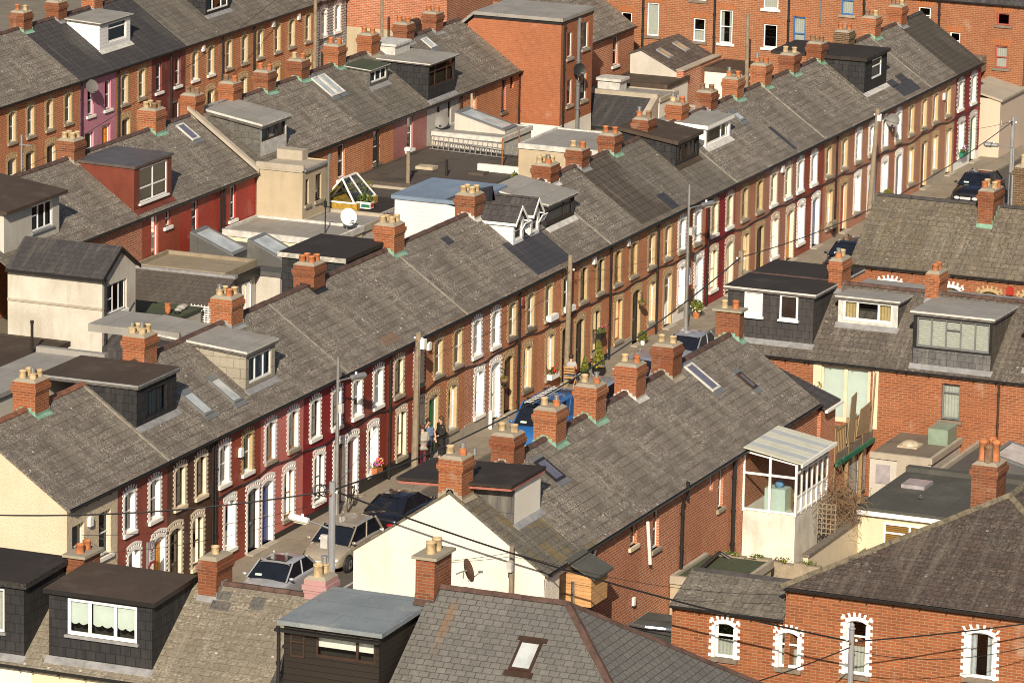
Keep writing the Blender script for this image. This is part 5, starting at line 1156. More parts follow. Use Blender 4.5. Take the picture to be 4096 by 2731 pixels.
# dark roof with two raised roof lights
extension('dark grey membrane roof carrying two tilted roof lights', 176.4, 181.0, 82.4, 87.25, 2.45, REND_P, FELT_DK, FELT_DK, .03)
def lightbox(label, x0, x1, y0, y1, zb, z0, z1, body, axis='x'):
    e = empty('raised_roof_light', (x0, y0, zb), 0, label, 'roof light'); w, d = x1-x0, y1-y0; b = MB()
    # glazing falls towards -y
    b.prism([(0,0,0),(0,d,0),(0,d,z1),(0,0,z0)], (w, 0, 0)); b.build('kerb', body, e)
    n = Vector((0, -(z1-z0), d)).normalized(); b = MB(); o = n*.012; f = .12
    P = lambda x, y, h: Vector((x, y, z0+(z1-z0)*y/d))+n*h
    for a, c, g, k in ((0,w,0,f*d/w),(0,w,d-f*d/w,d),(0,f,f*d/w,d-f*d/w),(w-f,w,f*d/w,d-f*d/w)):
        b.add([P(a,g,.0),P(c,g,.0),P(c,k,.0),P(a,k,.0),P(a,g,.07),P(c,g,.07),P(c,k,.07),P(a,k,.07)], [(4,5,6,7),(0,1,5,4),(1,2,6,5),(2,3,7,6),(3,0,4,7)])
    b.build('frame', GREYF, e); MB().quad(P(f,f,.035),P(w-f,f,.035),P(w-f,d-f,.035),P(f,d-f,.035)).build('pane', SKYG, e); return e
lightbox('raised roof light on the dark membrane roof, the one nearer the red walls', 177.6, 179.0, 85.0, 86.9, 2.45, .2, .95, FELT_DK)
lightbox('raised roof light on the dark membrane roof, the one nearer the cream parapet', 177.4, 178.9, 82.6, 84.3, 2.45, .2, .95, FELT_DK)
e = extension('cream walled extension with a stone-coloured flat roof, at the foot of the beige return', 181.15, 184.4, 82.5, 87.25, 2.8, REND_C2, FELT_GR, LEADL, .1)
extension('grey flat roof below the beige return, white dish at its corner', 184.45, 187.05, 82.55, 85.2, 2.75, REND_P, FELT_GR, CONC, .12)
# beige return
e = empty('rear_return', (184.45, 85.2, 0), 0, 'beige rendered boxy return with two brown windows, behind the cream parapet', 'extension'); w, d = 2.4, 2.05
HB = [(.28, .62, 3.42, 4.46, .12), (1.25, 1.82, 3.42, 4.5, .12)]
b = MB(); sheet(b, 0, w, 0, 4.95, HB); b.quad((0,0,0),(0,d,0),(0,d,4.95),(0,0,4.95)); b.quad((w,0,0),(w,d,0),(w,d,4.95),(w,0,4.95)); b.build('wall', REND_B, e)
MB().box(-.05, w+.05, 0, d, 4.80, 4.90).box(-.06, .08, -.06, d, 4.88, 5.10).box(w-.5, w+.06, .9, d, 4.9, 5.3).build('flat_roof', CONC, e); MB().box(.08, w+.06, -.09, .0, 4.82, 4.92).build('gutter', LEAD, e)
for a, c, z0, z1, r in HB: add_window(e, (a+c)/2, z0, c-a, z1-z0, DKBRN, None, False, STONE, (1,), (.68,), 'half', yin=.07)
downpipe(e, w-.08, 2.75, 5.2, GREYF, r=.06)
# black roof with the glass pyramid
extension('black felt flat roof carrying the white-framed glass rooflight', 187.1, 190.6, 82.9, 87.25, 2.8, REND_B, FELT_BK, CONC, .08, upsides='FL')
e = empty('glass_rooflight', (188.0, 84.35, 2.85), 0, 'white-framed ridged glass rooflight standing on the black felt roof', 'roof light')
MB().box(-.5, 1.6, -.2, 1.5, -.05, .22).build('kerb', OCHRE, e); b = MB(); q = [(-.5,0),(1.6,0),(-.5,1.3),(1.6,1.3)]
for a, c in (((-.5,-.1,.22),(-.1,.65,1.15)),((-.5,1.4,.22),(-.1,.65,1.15)),((1.6,-.1,.22),(1.3,.65,1.15)),((1.6,1.4,.22),(1.3,.65,1.15)),((-.1,.65,1.15),(1.3,.65,1.15)),((.55,-.1,.22),(.6,.65,1.15)),((.55,1.4,.22),(.6,.65,1.15)),((-.5,-.1,.24),(1.6,-.1,.24)),((-.5,-.1,.24),(-.5,1.4,.24)),((-.5,1.4,.24),(1.6,1.4,.24)),((1.6,-.1,.24),(1.6,1.4,.24))): b.tube([a, c], .045, 4)
b.build('frame', WHITE, e); b = MB(); b.quad((-.5,-.1,.22),(1.6,-.1,.22),(1.3,.65,1.14),(-.1,.65,1.14)); b.quad((-.5,1.4,.22),(1.6,1.4,.22),(1.3,.65,1.14),(-.1,.65,1.14)); b.quad((-.5,-.1,.22),(-.5,1.4,.22),(-.1,.65,1.14)); b.quad((1.6,-.1,.22),(1.6,1.4,.22),(1.3,.65,1.14)); b.build('pane', GLASS, e)
e = empty('planter', (188.0, 84.0, 2.85), 0, 'white foam box planted with leafy greens on the black felt roof', 'planter'); MB().box(-.18,.18,-.3,.3,0,.28).box(-.2,.2,-.32,.32,.22,.28).build('box', WHITE, e); MB().box(-.185,-.18,-.28,.1,.05,.18).build('print', GREENP, e); MB().box(-.1,.16,-.305,-.30,.05,.2).build('end_print', FL_R, e); b = MB(); foliage(b, (0,0,.42), (.24,.36,.2), 260, .06, [0,0,1], .1); b.build('foliage', [LF_G, LF_Y], e)
extension('low brown tiled outbuilding roof behind the glass rooflight', 190.7, 193.4, 83.2, 87.25, 2.6, REND_B, SLATE_B2, CONC, .1, upsides='R')
def dish(label, loc, r, yaw, tilt, mat, pole=.5, name='satellite_dish'):
    e = empty(name, loc, yaw, label, 'satellite dish'); b = MB(); pr = [(0,0)]+[(r*k/5, .13*r*(k/5)**2) for k in range(1,6)]; n = 20
    b.lathe(pr, (0,0,0), n); m = b.mesh('dish', mat, True); o = link('dish', m, e, (0,-.12,0)); o.rotation_euler = (R_(90-tilt), 0, 0)
    b = MB(); b.tube([(0,-.1,0),(0,.0,0),(0,.22,-.06)], .022, 6); b.tube([(0,-.13,-r*.9),(0,-.5,-r*.25)], .014, 5); b.box(-.05,.05,-.56,-.46,-r*.3,-r*.15); b.tube([(0,.0,0),(0,.0,-pole)], .022, 6); b.build('arm', STEEL, e); return e
dish('white satellite dish at the corner of the grey flat roof below the beige return', (183.75, 82.9, 3.35), .36, R_(-40), 20, WHITE, .55)
dish('grey satellite dish on the mauve pink wall, far row', (200.9, YA-.22, 4.28), .31, R_(-35), 20, DISHG)
dish('large grey satellite dish on the grey rendered wall of the back row', (203.0, YB-.2, 3.85), .36, R_(-75), 15, DISHG)
dish('dark mesh dish fixed beside the pipes of the orange brick box', (214.0, 85.05, 4.6), .30, R_(-50), 10, BLACKP)
dish('grey satellite dish under the eave near the tall leaning wooden pole', (211.35, YF-.25, 4.1), .30, R_(-75), 15, DISHG)
dish('brown satellite dish on the chimney of the hipped slate roof', (121.7, 51.35, 7.75), .33, R_(48), 10, DISHB, .2)
tag(MB().tube([(182.75,83.4,2.8),(182.75,83.4,4.2)], .025, 6).tube([(182.75,83.6,3.95),(182.75,83.1,3.85)], .02, 5).box(182.7,182.8,83.35,83.45,3.85,4.1).build('aerial', BLACKP), 'black aerial mast with a white tip in front of the white dish', 'aerial')
# ivy and board fence near the dark roof lights
bush('ivy', 'yellow-green ivy hanging on the wall left of the brown board fence', 'plant', (179.2, 83.6-.6, 1.2), (.55, .45, .85), 1500, .075, [LF_Y, LF_G, LF_O], 6)
tag(MB().box(178.6, 178.66, 81.3, 82.4, .6, 2.3).build('board_fence', FENCEB, None), 'short red-brown board fence behind the ivy', 'fence')
tag(MB().box(165.0, 178, 79.9, 80.1, 0, 1.55).build('yard_wall', RUBBLEW), 'whitewashed rubble yard wall behind the ridge', 'wall')
tag(MB().cyl((172.3,79.3,0),(172.3,79.3,3.0),.06,.06,8).build('vent_pipe', BLACKP), 'black vent pipe behind the ridge beside the ivy', 'pipe')
b = MB()
for i in range(9): b.box(170.6, 170.63, 82.55, 83.45, 1.45+i*.09, 1.49+i*.09)
for i in range(7): b.box(170.63, 170.65, 82.55+i*.14, 82.58+i*.14, 1.42, 2.26)
tag(b.build('trellis', WHITE), 'white wooden trellis beside the green felt roof', 'trellis')
bush('shrub', 'small yellow-green shrub in front of the white trellis', 'shrub', (170.2, 83.2, 1.1), (.32, .32, .45), 500, .06, [LF_Y, LF_G], 4)
# dark felt roof with hatches, ladders
extension('wide dark felt flat roof below the rose painted wall, two hatches on it', 193.6, 201.9, 81.4, 87.25, 2.8, REND_B, FELT_OLD, FELT_OLD, .04)
tag(MB().box(197.0,197.6,84.9,85.7,2.8,2.92).build('roof_hatch', PLASTICS), 'flat roof hatch with a pale lid, nearer the brick wall', 'hatch', 'roof hatches on the dark felt roof'); tag(MB().box(196.9,197.5,82.5,83.2,2.8,2.9).build('roof_hatch', FELT_OLD), 'flat roof hatch with a dark lid, nearer the leafy bush', 'hatch', 'roof hatches on the dark felt roof')
tag(MB().cyl((196.2,83.9,2.8),(196.2,83.9,3.5),.06,.06,8).build('vent_pipe', BLACKP), 'short dark vent pipe on the wide felt roof', 'pipe')
def ladder(label, p, q, wv, n, loc=(0,0,0), mat=None, r=.022):
    p, q, wv = Vector(p), Vector(q), Vector(wv); b = MB(); b.tube([p, q], r*1.2, 6); b.tube([p+wv, q+wv], r*1.2, 6)
    for i in range(n): t = (i+.5)/n; b.tube([p.lerp(q, t), p.lerp(q, t)+wv], r, 5)
    return tag(b.build('ladder', mat or STEEL), label, 'ladder', 'ladders leaning on the cream wall')
ladder('longer aluminium ladder lying on its edge against the cream wall', (201.6,87.0,2.95), (201.2,82.2,2.95), (.15,0,.40), 20); ladder('shorter aluminium ladder lying on its edge in front of the longer ladder', (201.3,86.9,2.86), (200.9,83.2,2.86), (.12,0,.36), 14)
e = extension('cream walled flat extension with a tilted roof light, behind the ladders', 202.3, 205.6, 83.9, 87.25, 3.4, REND_P, FELT_GR, LEADL, .05)
MB().box(-1.72,-1.66,-1.76,-1.66,.6,3.3).build('corner_post', LIME, e)
lightbox('tilted roof light with a grey frame behind the ladders', 203.3, 204.7, 84.2, 86.6, 3.4, .12, .75, REND_P)
tag(MB().box(203.6,206.5,83.1,83.2,0,2.9).build('garden_wall', LIME), 'lime green painted yard wall, seen past the leafy bush', 'wall')
tag(MB().box(197.9,198.1,81.3,83.2,0,2.85+.25).build('yard_wall', REND_W), 'low white yard wall left of the leafy bush', 'wall')
bush('bush', 'leafy green bush against the beige return, right of the ladders', 'bush', (197.6,80.9,1.2), (.75,.75,1.15), 1900, .085, [LF_G, LF_G, LF_Y], 7, flowers=([FL_P], 10, .03))
bush('bush', 'olive-brown bush at the foot of the back row brick wall', 'bush', (192.3,86.4,2.2), (.5,.7,.5), 700, .085, [LF_O, LF_Y], 5)
e = extension('beige two storey return with a grey flat roof behind the ridge chimneys', 193.5, 197.6, 75.4, 79.5, 5.0, REND_B, FELT_GR, LEADL, .06)
def pole(label, x, y, h, r=.11, mat=None, lean=(0,0), name='utility_pole', fit=None, cat='pole'):
    b = MB(); b.cyl((0,0,-.1), (lean[0],lean[1],h), r, r*.78, 10); e = empty(name, (x, y, 0), 0, label, cat); b.build('shaft', mat or POLEW, e)
    if fit: fit(e, Vector((lean[0],lean[1],h)))
    return e
def pole_top(px_t, px_b, X=None, Y=None):
    a = onY(px_b, Y) if Y else onX(px_b, X); c = onY(px_t, Y) if Y else onX(px_t, X); return a, c
a, c = pole_top(('I',313,360), ('I',313,660), X=193.9)
pole('short wooden post with a white lamp in front of the rose painted wall', a.x, a.y, c.z, .10, POLEW, (c.x-a.x, c.y-a.y), 'lamp_post', lambda e, t: MB().box(t.x-.12,t.x+.12,t.y-.12,t.y+.12,t.z,t.z+.14).build('lamp', WHITE, e))
b = MB(); b.tube([(199.2,82.6,2.8),(199.2,82.6,4.05)], .03, 6); b.tube([(199.6,82.0,2.8),(199.6,82.0,4.4)], .03, 6); b.tube([(199.2,82.6,3.95),(199.6,82.0,4.35)], .012, 4)
tag(b.build('clothes_line', FENCEB), 'two clothes props with a line of pegs beside the ladders', 'clothes line')
# lean-to with dark slates, top centre
e = empty('lean_to_extension', (216.6, 83.3, 0), 0, 'lean-to with a black tiled roof right of the orange brick box', 'extension'); b = MB(); b.box(.15, 2.4, .0, 3.2, 0, 1.55); b.build('wall', REND_W, e); b = MB(); b.prism([(0,0,1.62),(2.25,0,2.68),(2.25,0,2.58),(0,0,1.52)], (0, 3.2, 0)); b.build('roof', SLATE_D, e); MB().box(2.2,2.45,-.3,3.3,2.5,2.86).prism([(-.05,-.32,1.62),(2.3,-.32,2.78),(2.3,-.32,0),(-.05,-.32,0)], (0,.3,0)).build('parapet', CONC, e); MB().box(-.1,0,0,3.2,1.45,1.55).build('gutter', BLACKP, e)
extension('pale grey flat roof with a metal box on it, behind the black tiled lean-to', 219.1, 221.4, 83.0, 86.9, 2.6, REND_W, FELT_GR, CONC, .05)
tag(MB().box(219.6,220.5,85.2,86.3,2.6,3.15).box(219.5,220.6,85.1,86.4,3.15,3.27).build('roof_box', LEADL), 'boxed metal roof cowl on the pale grey flat roof', 'roof cowl')
e = extension('white walled extension with a thick dark brown felt roof, in front of the gabled return', 221.5, 224.4, 83.6, 86.5, 2.8, REND_W, FELT_BR, FELT_BR, .06); MB().box(-1.47,-1.44,.2,.75,2.15,2.4).build('window', GREENP, e)
# gabled return with two roof lights
e = empty('rear_return', (224.0, 84.0, 0), 0, 'cream rear return with an asymmetric slate roof and two small roof lights', 'extension'); b = MB(); b.quad((0,0,0),(0,2.4,0),(0,2.4,3.75),(0,1.85,3.95),(0,.0,3.1)); b.quad((0,0,0),(5,0,0),(5,0,3.1),(0,0,3.1)); b.build('wall', REND_P, e)
b = MB(); p = [(-.15,3.06),(1.85,4.03),(2.5,3.78),(2.5,3.7),(1.85,3.94),(-.15,2.98)]; b.prism([(-.06,y,z) for y,z in p], (5.04,0,0)); b.build('roof', SLATE_B3, e); MB().box(-.08,5,-.35,-.0,0,3.14).build('side_wall', BR_BRN, e); MB().box(-.12,5,-.4,.02,3.14,3.2).build('coping', CONC, e)
for x0 in (.9, 3.1):
    sl_ = .485; P = lambda x, y, h: (x, y, 3.13+sl_*y+h); b = MB()
    for u0,u1,v0,v1 in ((x0,x0+.6,.75,.85),(x0,x0+.6,1.35,1.45),(x0,x0+.1,.85,1.35),(x0+.5,x0+.6,.85,1.35)): b.add([P(u0,v0,0),P(u1,v0,0),P(u1,v1,0),P(u0,v1,0),P(u0,v0,.07),P(u1,v0,.07),P(u1,v1,.07),P(u0,v1,.07)], [(4,5,6,7),(0,1,5,4),(1,2,6,5),(2,3,7,6),(3,0,4,7)])
    o = b.build('skylight', LEAD, e); MB().quad(P(x0+.1,.85,.04),P(x0+.5,.85,.04),P(x0+.5,1.35,.04),P(x0+.1,1.35,.04)).build('pane', OCHRE2, o)
e = extension('white kitchen extension with a dark brown felt roof against the tall brick building', 226.4, 228.9, 81.6, 83.5, 2.95, REND_W, FELT_BR, FELT_BR, .05); add_window(e, .0, 1.6, .9, 1.0, UPVC, None, False, None, (1,), (.7,), 'half', yin=-.99)
for x0_, x1_, y0_, y1_, h_, lb, m in ((221.5,221.7,80.2,83.4,1.9,'concrete block yard wall topped with brick, top centre', CONC),(219.0,219.2,79.6,83.0,1.5,'low red brick yard wall behind the ridge chimneys', BR_OR)): tag(MB().box(x0_,x1_,y0_,y1_,0,h_).box(x0_-.05,x1_+.05,y0_,y1_,h_,h_+.1).build('yard_wall', m), lb, 'wall')
bush('bush', 'dark flowering bush in the yard behind the ridge chimneys', 'bush', (214.8,79.8,1.2), (.8,.9,1.0), 1400, .085, [LF_G, LF_G, LF_O], 6, flowers=([FL_V], 14, .03))
a, c = pole_top(('J',1735,800), ('J',1735,800), X=226.0); c = onX(('J',1745,135), 226.0)
pole('tall wooden pole in front of the tall brick building, top right', a.x, a.y, c.z, .11, POLEW, (0, c.y-a.y))
# ---------------------------------------------------------------- tall brick buildings, top right
def tall(label, y1, y0, ze, wins, wall, d=8.0, zr=None, gab=(0,0)):
    zr = zr or ze+2.4
    holes = [(y1-a, y1-c, z0, z1, .12) for a, c, z0, z1, f, s, cu in wins]
    e = xhouse(label, 229.0, y1, y0, wall=wall, d=d, ze=ze, zr=zr, roof=SLATE_D, ridge=RIDGE, holes=holes, gables=gab, rear=wall, gmat=wall, group='tall brick buildings', cat='building', name='brick_building')
    for a, c, z0, z1, f, s, cu in wins:
        o = add_window(e, y1-(a+c)/2, z0, a-c, z1-z0, f, None, False, s, (1,), (.5,) if cu not in ('open', 'full') else (), None if cu == 'open' else cu, yin=.05)
        b = MB(); n = 7
        for i in range(n): x = -(a-c)/2-.05+(a-c+.1)*i/(n-1); b.prism([(x-.045,-.062,z1-z0+.03),(x+.045,-.062,z1-z0+.03),(x*1.25+.05,-.062,z1-z0+.30),(x*1.25-.05,-.062,z1-z0+.30)], (0,.02,0))
        b.build('brick_arch', BR_YELR, o)
    return e
TB = []
TB.append(tall('tall orange brick building with an obscured stair window, behind the small slate return', 92.0, 84.15, 8.6, [(87.5,86.9,3.8,5.42,UPVC,DSTONE,'full'),(85.1,84.5,3.72,4.85,UPVC,DSTONE,'half'),(85.25,84.5,5.72,7.0,UPVC,DSTONE,'half'),(88.85,88.3,3.9,4.85,UPVC,STONE,'half')], BR_TALL, gab=(1,0)))
TB.append(tall('tall orange brick building with two blue sash windows, behind the black dormer', 84.15, 74.5, 8.6, [(83.75,83.1,3.75,5.36,UPVC,WHITE,'sides'),(81.5,80.82,3.72,4.85,UPVC,WHITE,'open'),(81.55,80.8,5.6,6.9,UPVC,WHITE,'half'),(80.0,79.4,3.7,5.34,BLUEP,STONE,'net'),(77.6,77.0,5.62,7.0,BLUEP,STONE,'net')], BR_TALL))
TB.append(tall('orange brick building with dull red windows and a dark eave, top right corner', 74.5, 68.5, 6.78, [(69.85,69.25,5.75,6.32,REDF,DSTONE,'open'),(69.88,69.28,3.7,4.76,REDF,DSTONE,'net'),(72.15,71.65,4.4,5.22,UPVC,DSTONE,'half'),(73.75,73.15,5.5,6.3,UPVC,DSTONE,'half')], BR_TALL, gab=(0,1)))
for k, y in ((0,92-87.69),(1,84.15-84.0),(1,84.15-80.23),(1,84.15-76.45),(2,74.5-72.7)): downpipe(TB[k], y, 2.6 if k < 2 else 4.6, 8.5 if k < 2 else 6.7, r=.06)
downpipe(TB[1], 84.15-78.63, 5.0, 8.5, GREYF, r=.03)
o = MB().box(74.5-71.75,74.5-70.3,-.75,-.02,3.55,4.25).build('bay_box', DSTONE, TB[2])
e = empty('outbuilding', (225.45, 68.45, 0), 0, 'pinkish rendered outbuilding closing the end of the street', 'outbuilding'); MB().box(0,9,0,1.65,0,2.85).build('wall', REND_K, e); b = MB(); b.prism([(-.1,-.12,2.85),(-.1,1.7,3.3),(-.1,1.7,3.2),(-.1,-.12,2.75)], (9.2,0,0)); b.build('roof', CONC, e); MB().box(.25,.29,-.02,0,1.6,1.85).build('sign_plate', FL_Y, e)
e = empty('brick_building', (229.3, 98.2, 0), 0, 'brick and render building beyond the stone-clad house, top centre', 'building'); MB().box(0,7,0,7,2.9,8).build('wall', BR_BRN, e); MB().box(-.01,7,-.01,7,0,2.9).build('base_wall', REND_B, e)
e = empty('garden_heater', (229.6, 102.4, 3.2), 0, 'black covered machine on white legs, on the brick outbuilding top left of centre', 'machine') if False else None
e = empty('outbuilding', (227.0, 95.0, 0), 0, 'low brick outbuilding with a ladder-like rack on its roof, beyond the back row', 'outbuilding'); MB().box(0,2,0,6,0,2.5).build('wall', BR_OR, e); MB().box(-.1,2.1,-.1,6.1,2.5,2.62).build('flat_roof', FELT_BR, e)
e = empty('covered_machine', (228.0, 99.6, 2.62), 0, 'black covered machine on pale legs, on a low brick outbuilding', 'machine')
b = MB(); b.box(-.3,.3,-.55,.55,.45,.9); b.cyl((-.3,-.25,.95),(.3,-.25,.95),.25,.25,10); b.box(-.25,.25,0,.5,.88,1.05); b.build('cover', BLACKP, e)
for x, y in ((-.25,-.5),(.25,-.5),(-.25,.5),(.25,.5)): MB().tube([(x,y,0),(x,y,.46)], .03, 5).build('leg', LEADL, e)
# ---------------------------------------------------------------- yards on the right
e = empty('conservatory', (149.85, 51.75, 0), 0, 'white framed lean-to conservatory on a stained white base, with a striped polycarbonate roof', 'conservatory'); w, d = 3.0, 1.78
b = MB(); b.box(0, w, 0, d, 0, 2.62); b.build('base_wall', REND_S, e)
b = MB(); r = .03
for p, q in [((0,0,2.62),(0,0,4.28)),((0,d,2.62),(0,d,4.55)),((w,0,2.62),(w,0,4.28)),((0,0,4.28),(0,d,4.55)),((0,0,4.28),(w,0,4.28)),((0,0,2.66),(0,d,2.66)),((0,0,2.66),(w,0,2.66)),((0,0,3.85),(0,d,3.85)),((0,0,4.0),(w,0,4.0)),((0,d/2,2.62),(0,d/2,4.42)),((0,0,3.2),(w,0,3.2))]+[((w*k/6,0,2.62),(w*k/6,0,4.28)) for k in range(1,6)]:
    x0_, x1_ = sorted((p[0],q[0])); y0_, y1_ = sorted((p[1],q[1]))
    if p[2] != q[2] and y0_ != y1_: b.tube([p, q], r*1.1, 4)
    else: rr = r+(.006 if p[2] != q[2] else (.003 if y0_ != y1_ else 0)); b.box(x0_-rr, x1_+rr, y0_-rr, y1_+rr, min(p[2],q[2])-rr, max(p[2],q[2])+rr)
b.build('frame', WHITE, e)
for k in range(6): MB().quad((w*k/6+.03,0,3.24),(w*(k+1)/6-.03,0,3.24),(w*(k+1)/6-.03,0,4.26),(w*k/6+.03,0,4.26)).build('pane', GLASSD, e)
MB().quad((0,.03,2.7),(0,d-.03,2.7),(0,d-.03,4.5),(0,.03,4.26)).build('pane', GLASS, e); MB().box(.02,w,.01,.03,2.68,3.18).build('panel', WHITE, e)
for k in range(7):
    x = -.15+(w+.3)*k/7; b = MB(); b.prism([(x+.012,-.2,4.34),(x+(w+.3)/7-.012,-.2,4.34),(x+(w+.3)/7-.012,d,4.68),(x+.012,d,4.68)], (0,0,.03)); b.build('roof_panel', PCA if k % 2 else PCB, e)
MB().box(-.2,w+.2,-.26,-.2,4.26,4.38).build('gutter', WHITE, e)
tag(MB().box(150.1,150.7,52.2,52.9,2.62,3.35).build('cabinet', MINT), 'pale mint cabinet inside the conservatory', 'cabinet'); tag(MB().ball((150.4,52.5,3.45),.16,8,6,(1.3,1,.8)).build('laundry_heap', FL_CY, smooth=True), 'heap of red and blue cloth on the mint cabinet in the conservatory', 'laundry'); tag(MB().prism([(150.3,52.0,2.62),(150.34,52.0,2.62),(150.34,52.0,3.3),(150.3,52.0,3.3)],(.6,.35,0)).build('plywood_sheet', CEDAR), 'brown plywood sheet leaning inside the conservatory', 'board')
e = empty('garden_wall', (147.6, 50.5, 0), 0, 'pale yellow garden wall with a dark mossy coping, below the trellis', 'wall'); MB().box(0,4.9,0,.16,0,1.95).build('wall', REND_Y, e); MB().box(-.05,4.9,-.05,.21,1.95,2.03).build('coping', DSTONE, e)
e = empty('fence', (150.2, 50.2, .6), 0, 'old grey picket fence lying along the pale yellow garden wall', 'fence'); b = MB(); b.box(0,2.3,0,.05,.0,.08).box(0,2.3,0,.05,.42,.5); b.build('rail', POLEW, e); b = MB()
for i in range(13): b.box(.05+i*.17,.12+i*.17,.05,.08,.05,.45)
b.build('pickets', STONE, e)
b = MB()
for i in range(8): b.box(150.5+i*.2,150.53+i*.2,51.2,51.23,1.9,2.95)
for i in range(7): b.box(150.48,152.0,51.18,51.2,1.95+i*.16,1.98+i*.16)
for i in range(5): b.box(150.5,150.53,50.6+i*.15,50.63+i*.15,1.9,2.95)
for i in range(7): b.box(150.53,150.55,50.58,51.22,1.96+i*.16,1.99+i*.16)
tag(b.build('trellis', POLEW), 'grey-brown wooden trellis between the conservatory and the dead climber', 'trellis')
e = empty('climber', (152.0, 50.9, 2.0), 0, 'mass of dry brown climber twigs on the trellis', 'plant'); b = MB()
for i in range(900):
    p = Vector((random.gauss(0,.34), random.gauss(0,.3), random.gauss(.75,.42))); dv = Vector((random.uniform(-1,1),random.uniform(-1,1),random.uniform(-1.2,.7)))*.2; b.tube([p, p+dv, p+dv*1.6+Vector((0,0,-.07))], .008, 3)
b.build('twigs', TWIG, e); MB().tube([(0,0,-1.9),(.05,0,0),(0,.05,.7)], .03, 5).build('stem', TWIG, e)
e = extension('cream yard building under a wide dark grey-green felt roof', 152.5, 157.6, 43.0, 50.55, 2.5, REND_Y, FELT_DG, None, ov=.2)
MB().box(-2.74,-2.70,-3.9,3.78,2.24,2.42).build('fascia', WHITE, e); MB().box(2.4,2.75,-3.9,3.78,2.5,2.66).build('upstand', FELT_DG, e)
f = link('window', frame_mesh(1.7, 1.05, UPVC, (1.1,1), ((.68,0,1),), .07), e, (-2.6, 2.0, 1.0), -math.pi/2); link('curtain', MB().quad((-.8,.04,.05),(.8,.04,.05),(.8,.04,1.0),(-.8,.04,1.0)).mesh('curtain', OCHREB), f); MB().box(-.95,.95,-.05,.1,-.1,-.02).build('sill', WHITE, f)
downpipe(e, -2.75, 1.5, 2.4, y=.5, neck=False); MB().box(-2.62,-2.55,-1.2,-1.05,1.9,2.2).build('wall_lamp', OCHREB, e)
tag(MB().box(155.3,156.2,49.2,50.0,2.5,2.62).build('dome_roof_light', PLASTICV), 'clear plastic dome roof light on the wide dark grey-green felt roof', 'roof light')
def pigeon(label, loc, yaw):
    e = empty('pigeon', loc, yaw, label, 'bird'); b = MB(); b.ball((0,0,.11),.075,10,8,(1.55,.9,.9)); b.ball((.12,0,.19),.035,8,6); b.cyl((.07,0,.13),(.115,0,.18),.045,.03,8); b.prism([(-.1,-.03,.1),(-.1,.03,.1),(-.24,.025,.07),(-.24,-.025,.07)], (0,0,.02)); b.build('body', PIGEON, e, smooth=False); MB().cyl((.15,0,.19),(.18,0,.182),.009,.003,5).build('beak', BLACKP, e)
    for s in (-1,1): MB().tube([(.02,s*.025,.06),(.02,s*.025,0),(.05,s*.025,0)], .006, 4).build('leg', REDF, e)
pigeon('grey pigeon walking on the wide dark grey-green felt roof', (154.0, 48.9, 2.5), R_(200)); pigeon('dark pigeon perched on a chimney pot beside the blue roofed white box', (164.35, 72.45, 7.86), R_(-60))
extension('dark felt roof at the right edge with a big framed roof light', 158.2, 162.9, 43.5, 49.7, 2.35, BR_OR, FELT_DK, CONC, .14, upsides='LB')
lightbox('big framed roof light with an ochre blind at the right edge', 159.3, 161.4, 46.4, 48.2, 2.35, .1, .55, FELT_DK)
e = extension('small rear extension with patched felt roof against the cross street wall, dome light on top', 159.7, 162.95, 50.4, 52.55, 2.4, REND_P, FELT_OLD2, CONC, .06, upsides='LF'); MB().box(-1.7,-1.66,-1.0,.1,1.2,2.25).build('side_wall', CONC, e); MB().box(-1.66,-1.62,.35,.85,1.4,2.05).build('window', PLASTICV, e)
tag(MB().box(160.9,161.6,51.3,52.0,2.4,2.46).ball((161.25,51.65,2.44),.33,10,8,(1,1,.5)).build('dome_roof_light', PLASTICS), 'amber dome roof light on the patched felt extension', 'roof light'); tag(MB().box(161.8,162.8,50.5,51.2,2.4,2.95).build('green_box', GREENBX), 'green metal box on the patched felt extension', 'box')
# timber deck
e = empty('timber_deck', (159.0, 53.6, 0), 0, 'raised timber deck with picket railings below the cream patio doors', 'deck'); w, d = 3.95, 2.3
MB().box(0,w,0,d,2.22,2.38).build('platform', TIMBER, e); MB().box(-.02,w,-.05,-.0,2.1,2.38).build('edge_beam', DSTONE, e)
b = MB(); b.box(0,.05,0,d,3.14,3.2).box(0.05,w,0,.05,3.14,3.2); b.build('handrail', TIMBER, e)
b = MB()
for i in range(13): b.box(.005,.035,.1+i*.17,.17+i*.17,2.38,3.14)
for i in range(22): b.box(.15+i*.17,.22+i*.17,.005,.035,2.38,3.14)
b.build('pickets', TIMBER, e)
for x in (0,1.4,2.9): MB().box(x-.06,x+.06,-.06,.06,0,3.35 if x else 3.3).build('post', TIMBER, e)
MB().box(.1,w,.2,d,0,2.1).build('store_wall', BR_RED, e); b = MB(); b.box(1.9,3.9,.14,.19,.2,1.95); b.build('patio_window', GREYF, e); MB().box(2.0,2.8,.12,.14,.3,1.85).box(2.95,3.8,.12,.14,.3,1.85).build('pane', SKYG, e); MB().box(-.06,4.1,-.12,.1,1.95,2.1).build('green_fascia', GREENP, e)
for (x0_,x1_,z1,lb) in ((160.2,160.85,4.15,'taller frayed bamboo screen on the deck railing'),(161.2,162.4,3.5,'lower bamboo screen on the deck railing')): tag(MB().prism([(x0_,53.56,2.5),(x1_,53.54,2.4),(x1_+.1,53.5,z1),(x0_+.2,53.5,z1-.08)],(0,.03,0)).build('bamboo_screen', REED), lb, 'screen')
tag(MB().prism([(162.75,53.55,2.3),(162.85,53.55,2.3),(162.95,53.5,5.0-.6),(162.88,53.5,4.4)],(0,.05,0)).build('timber_plank', REED), 'rough plank standing at the wall end of the deck railing', 'plank')
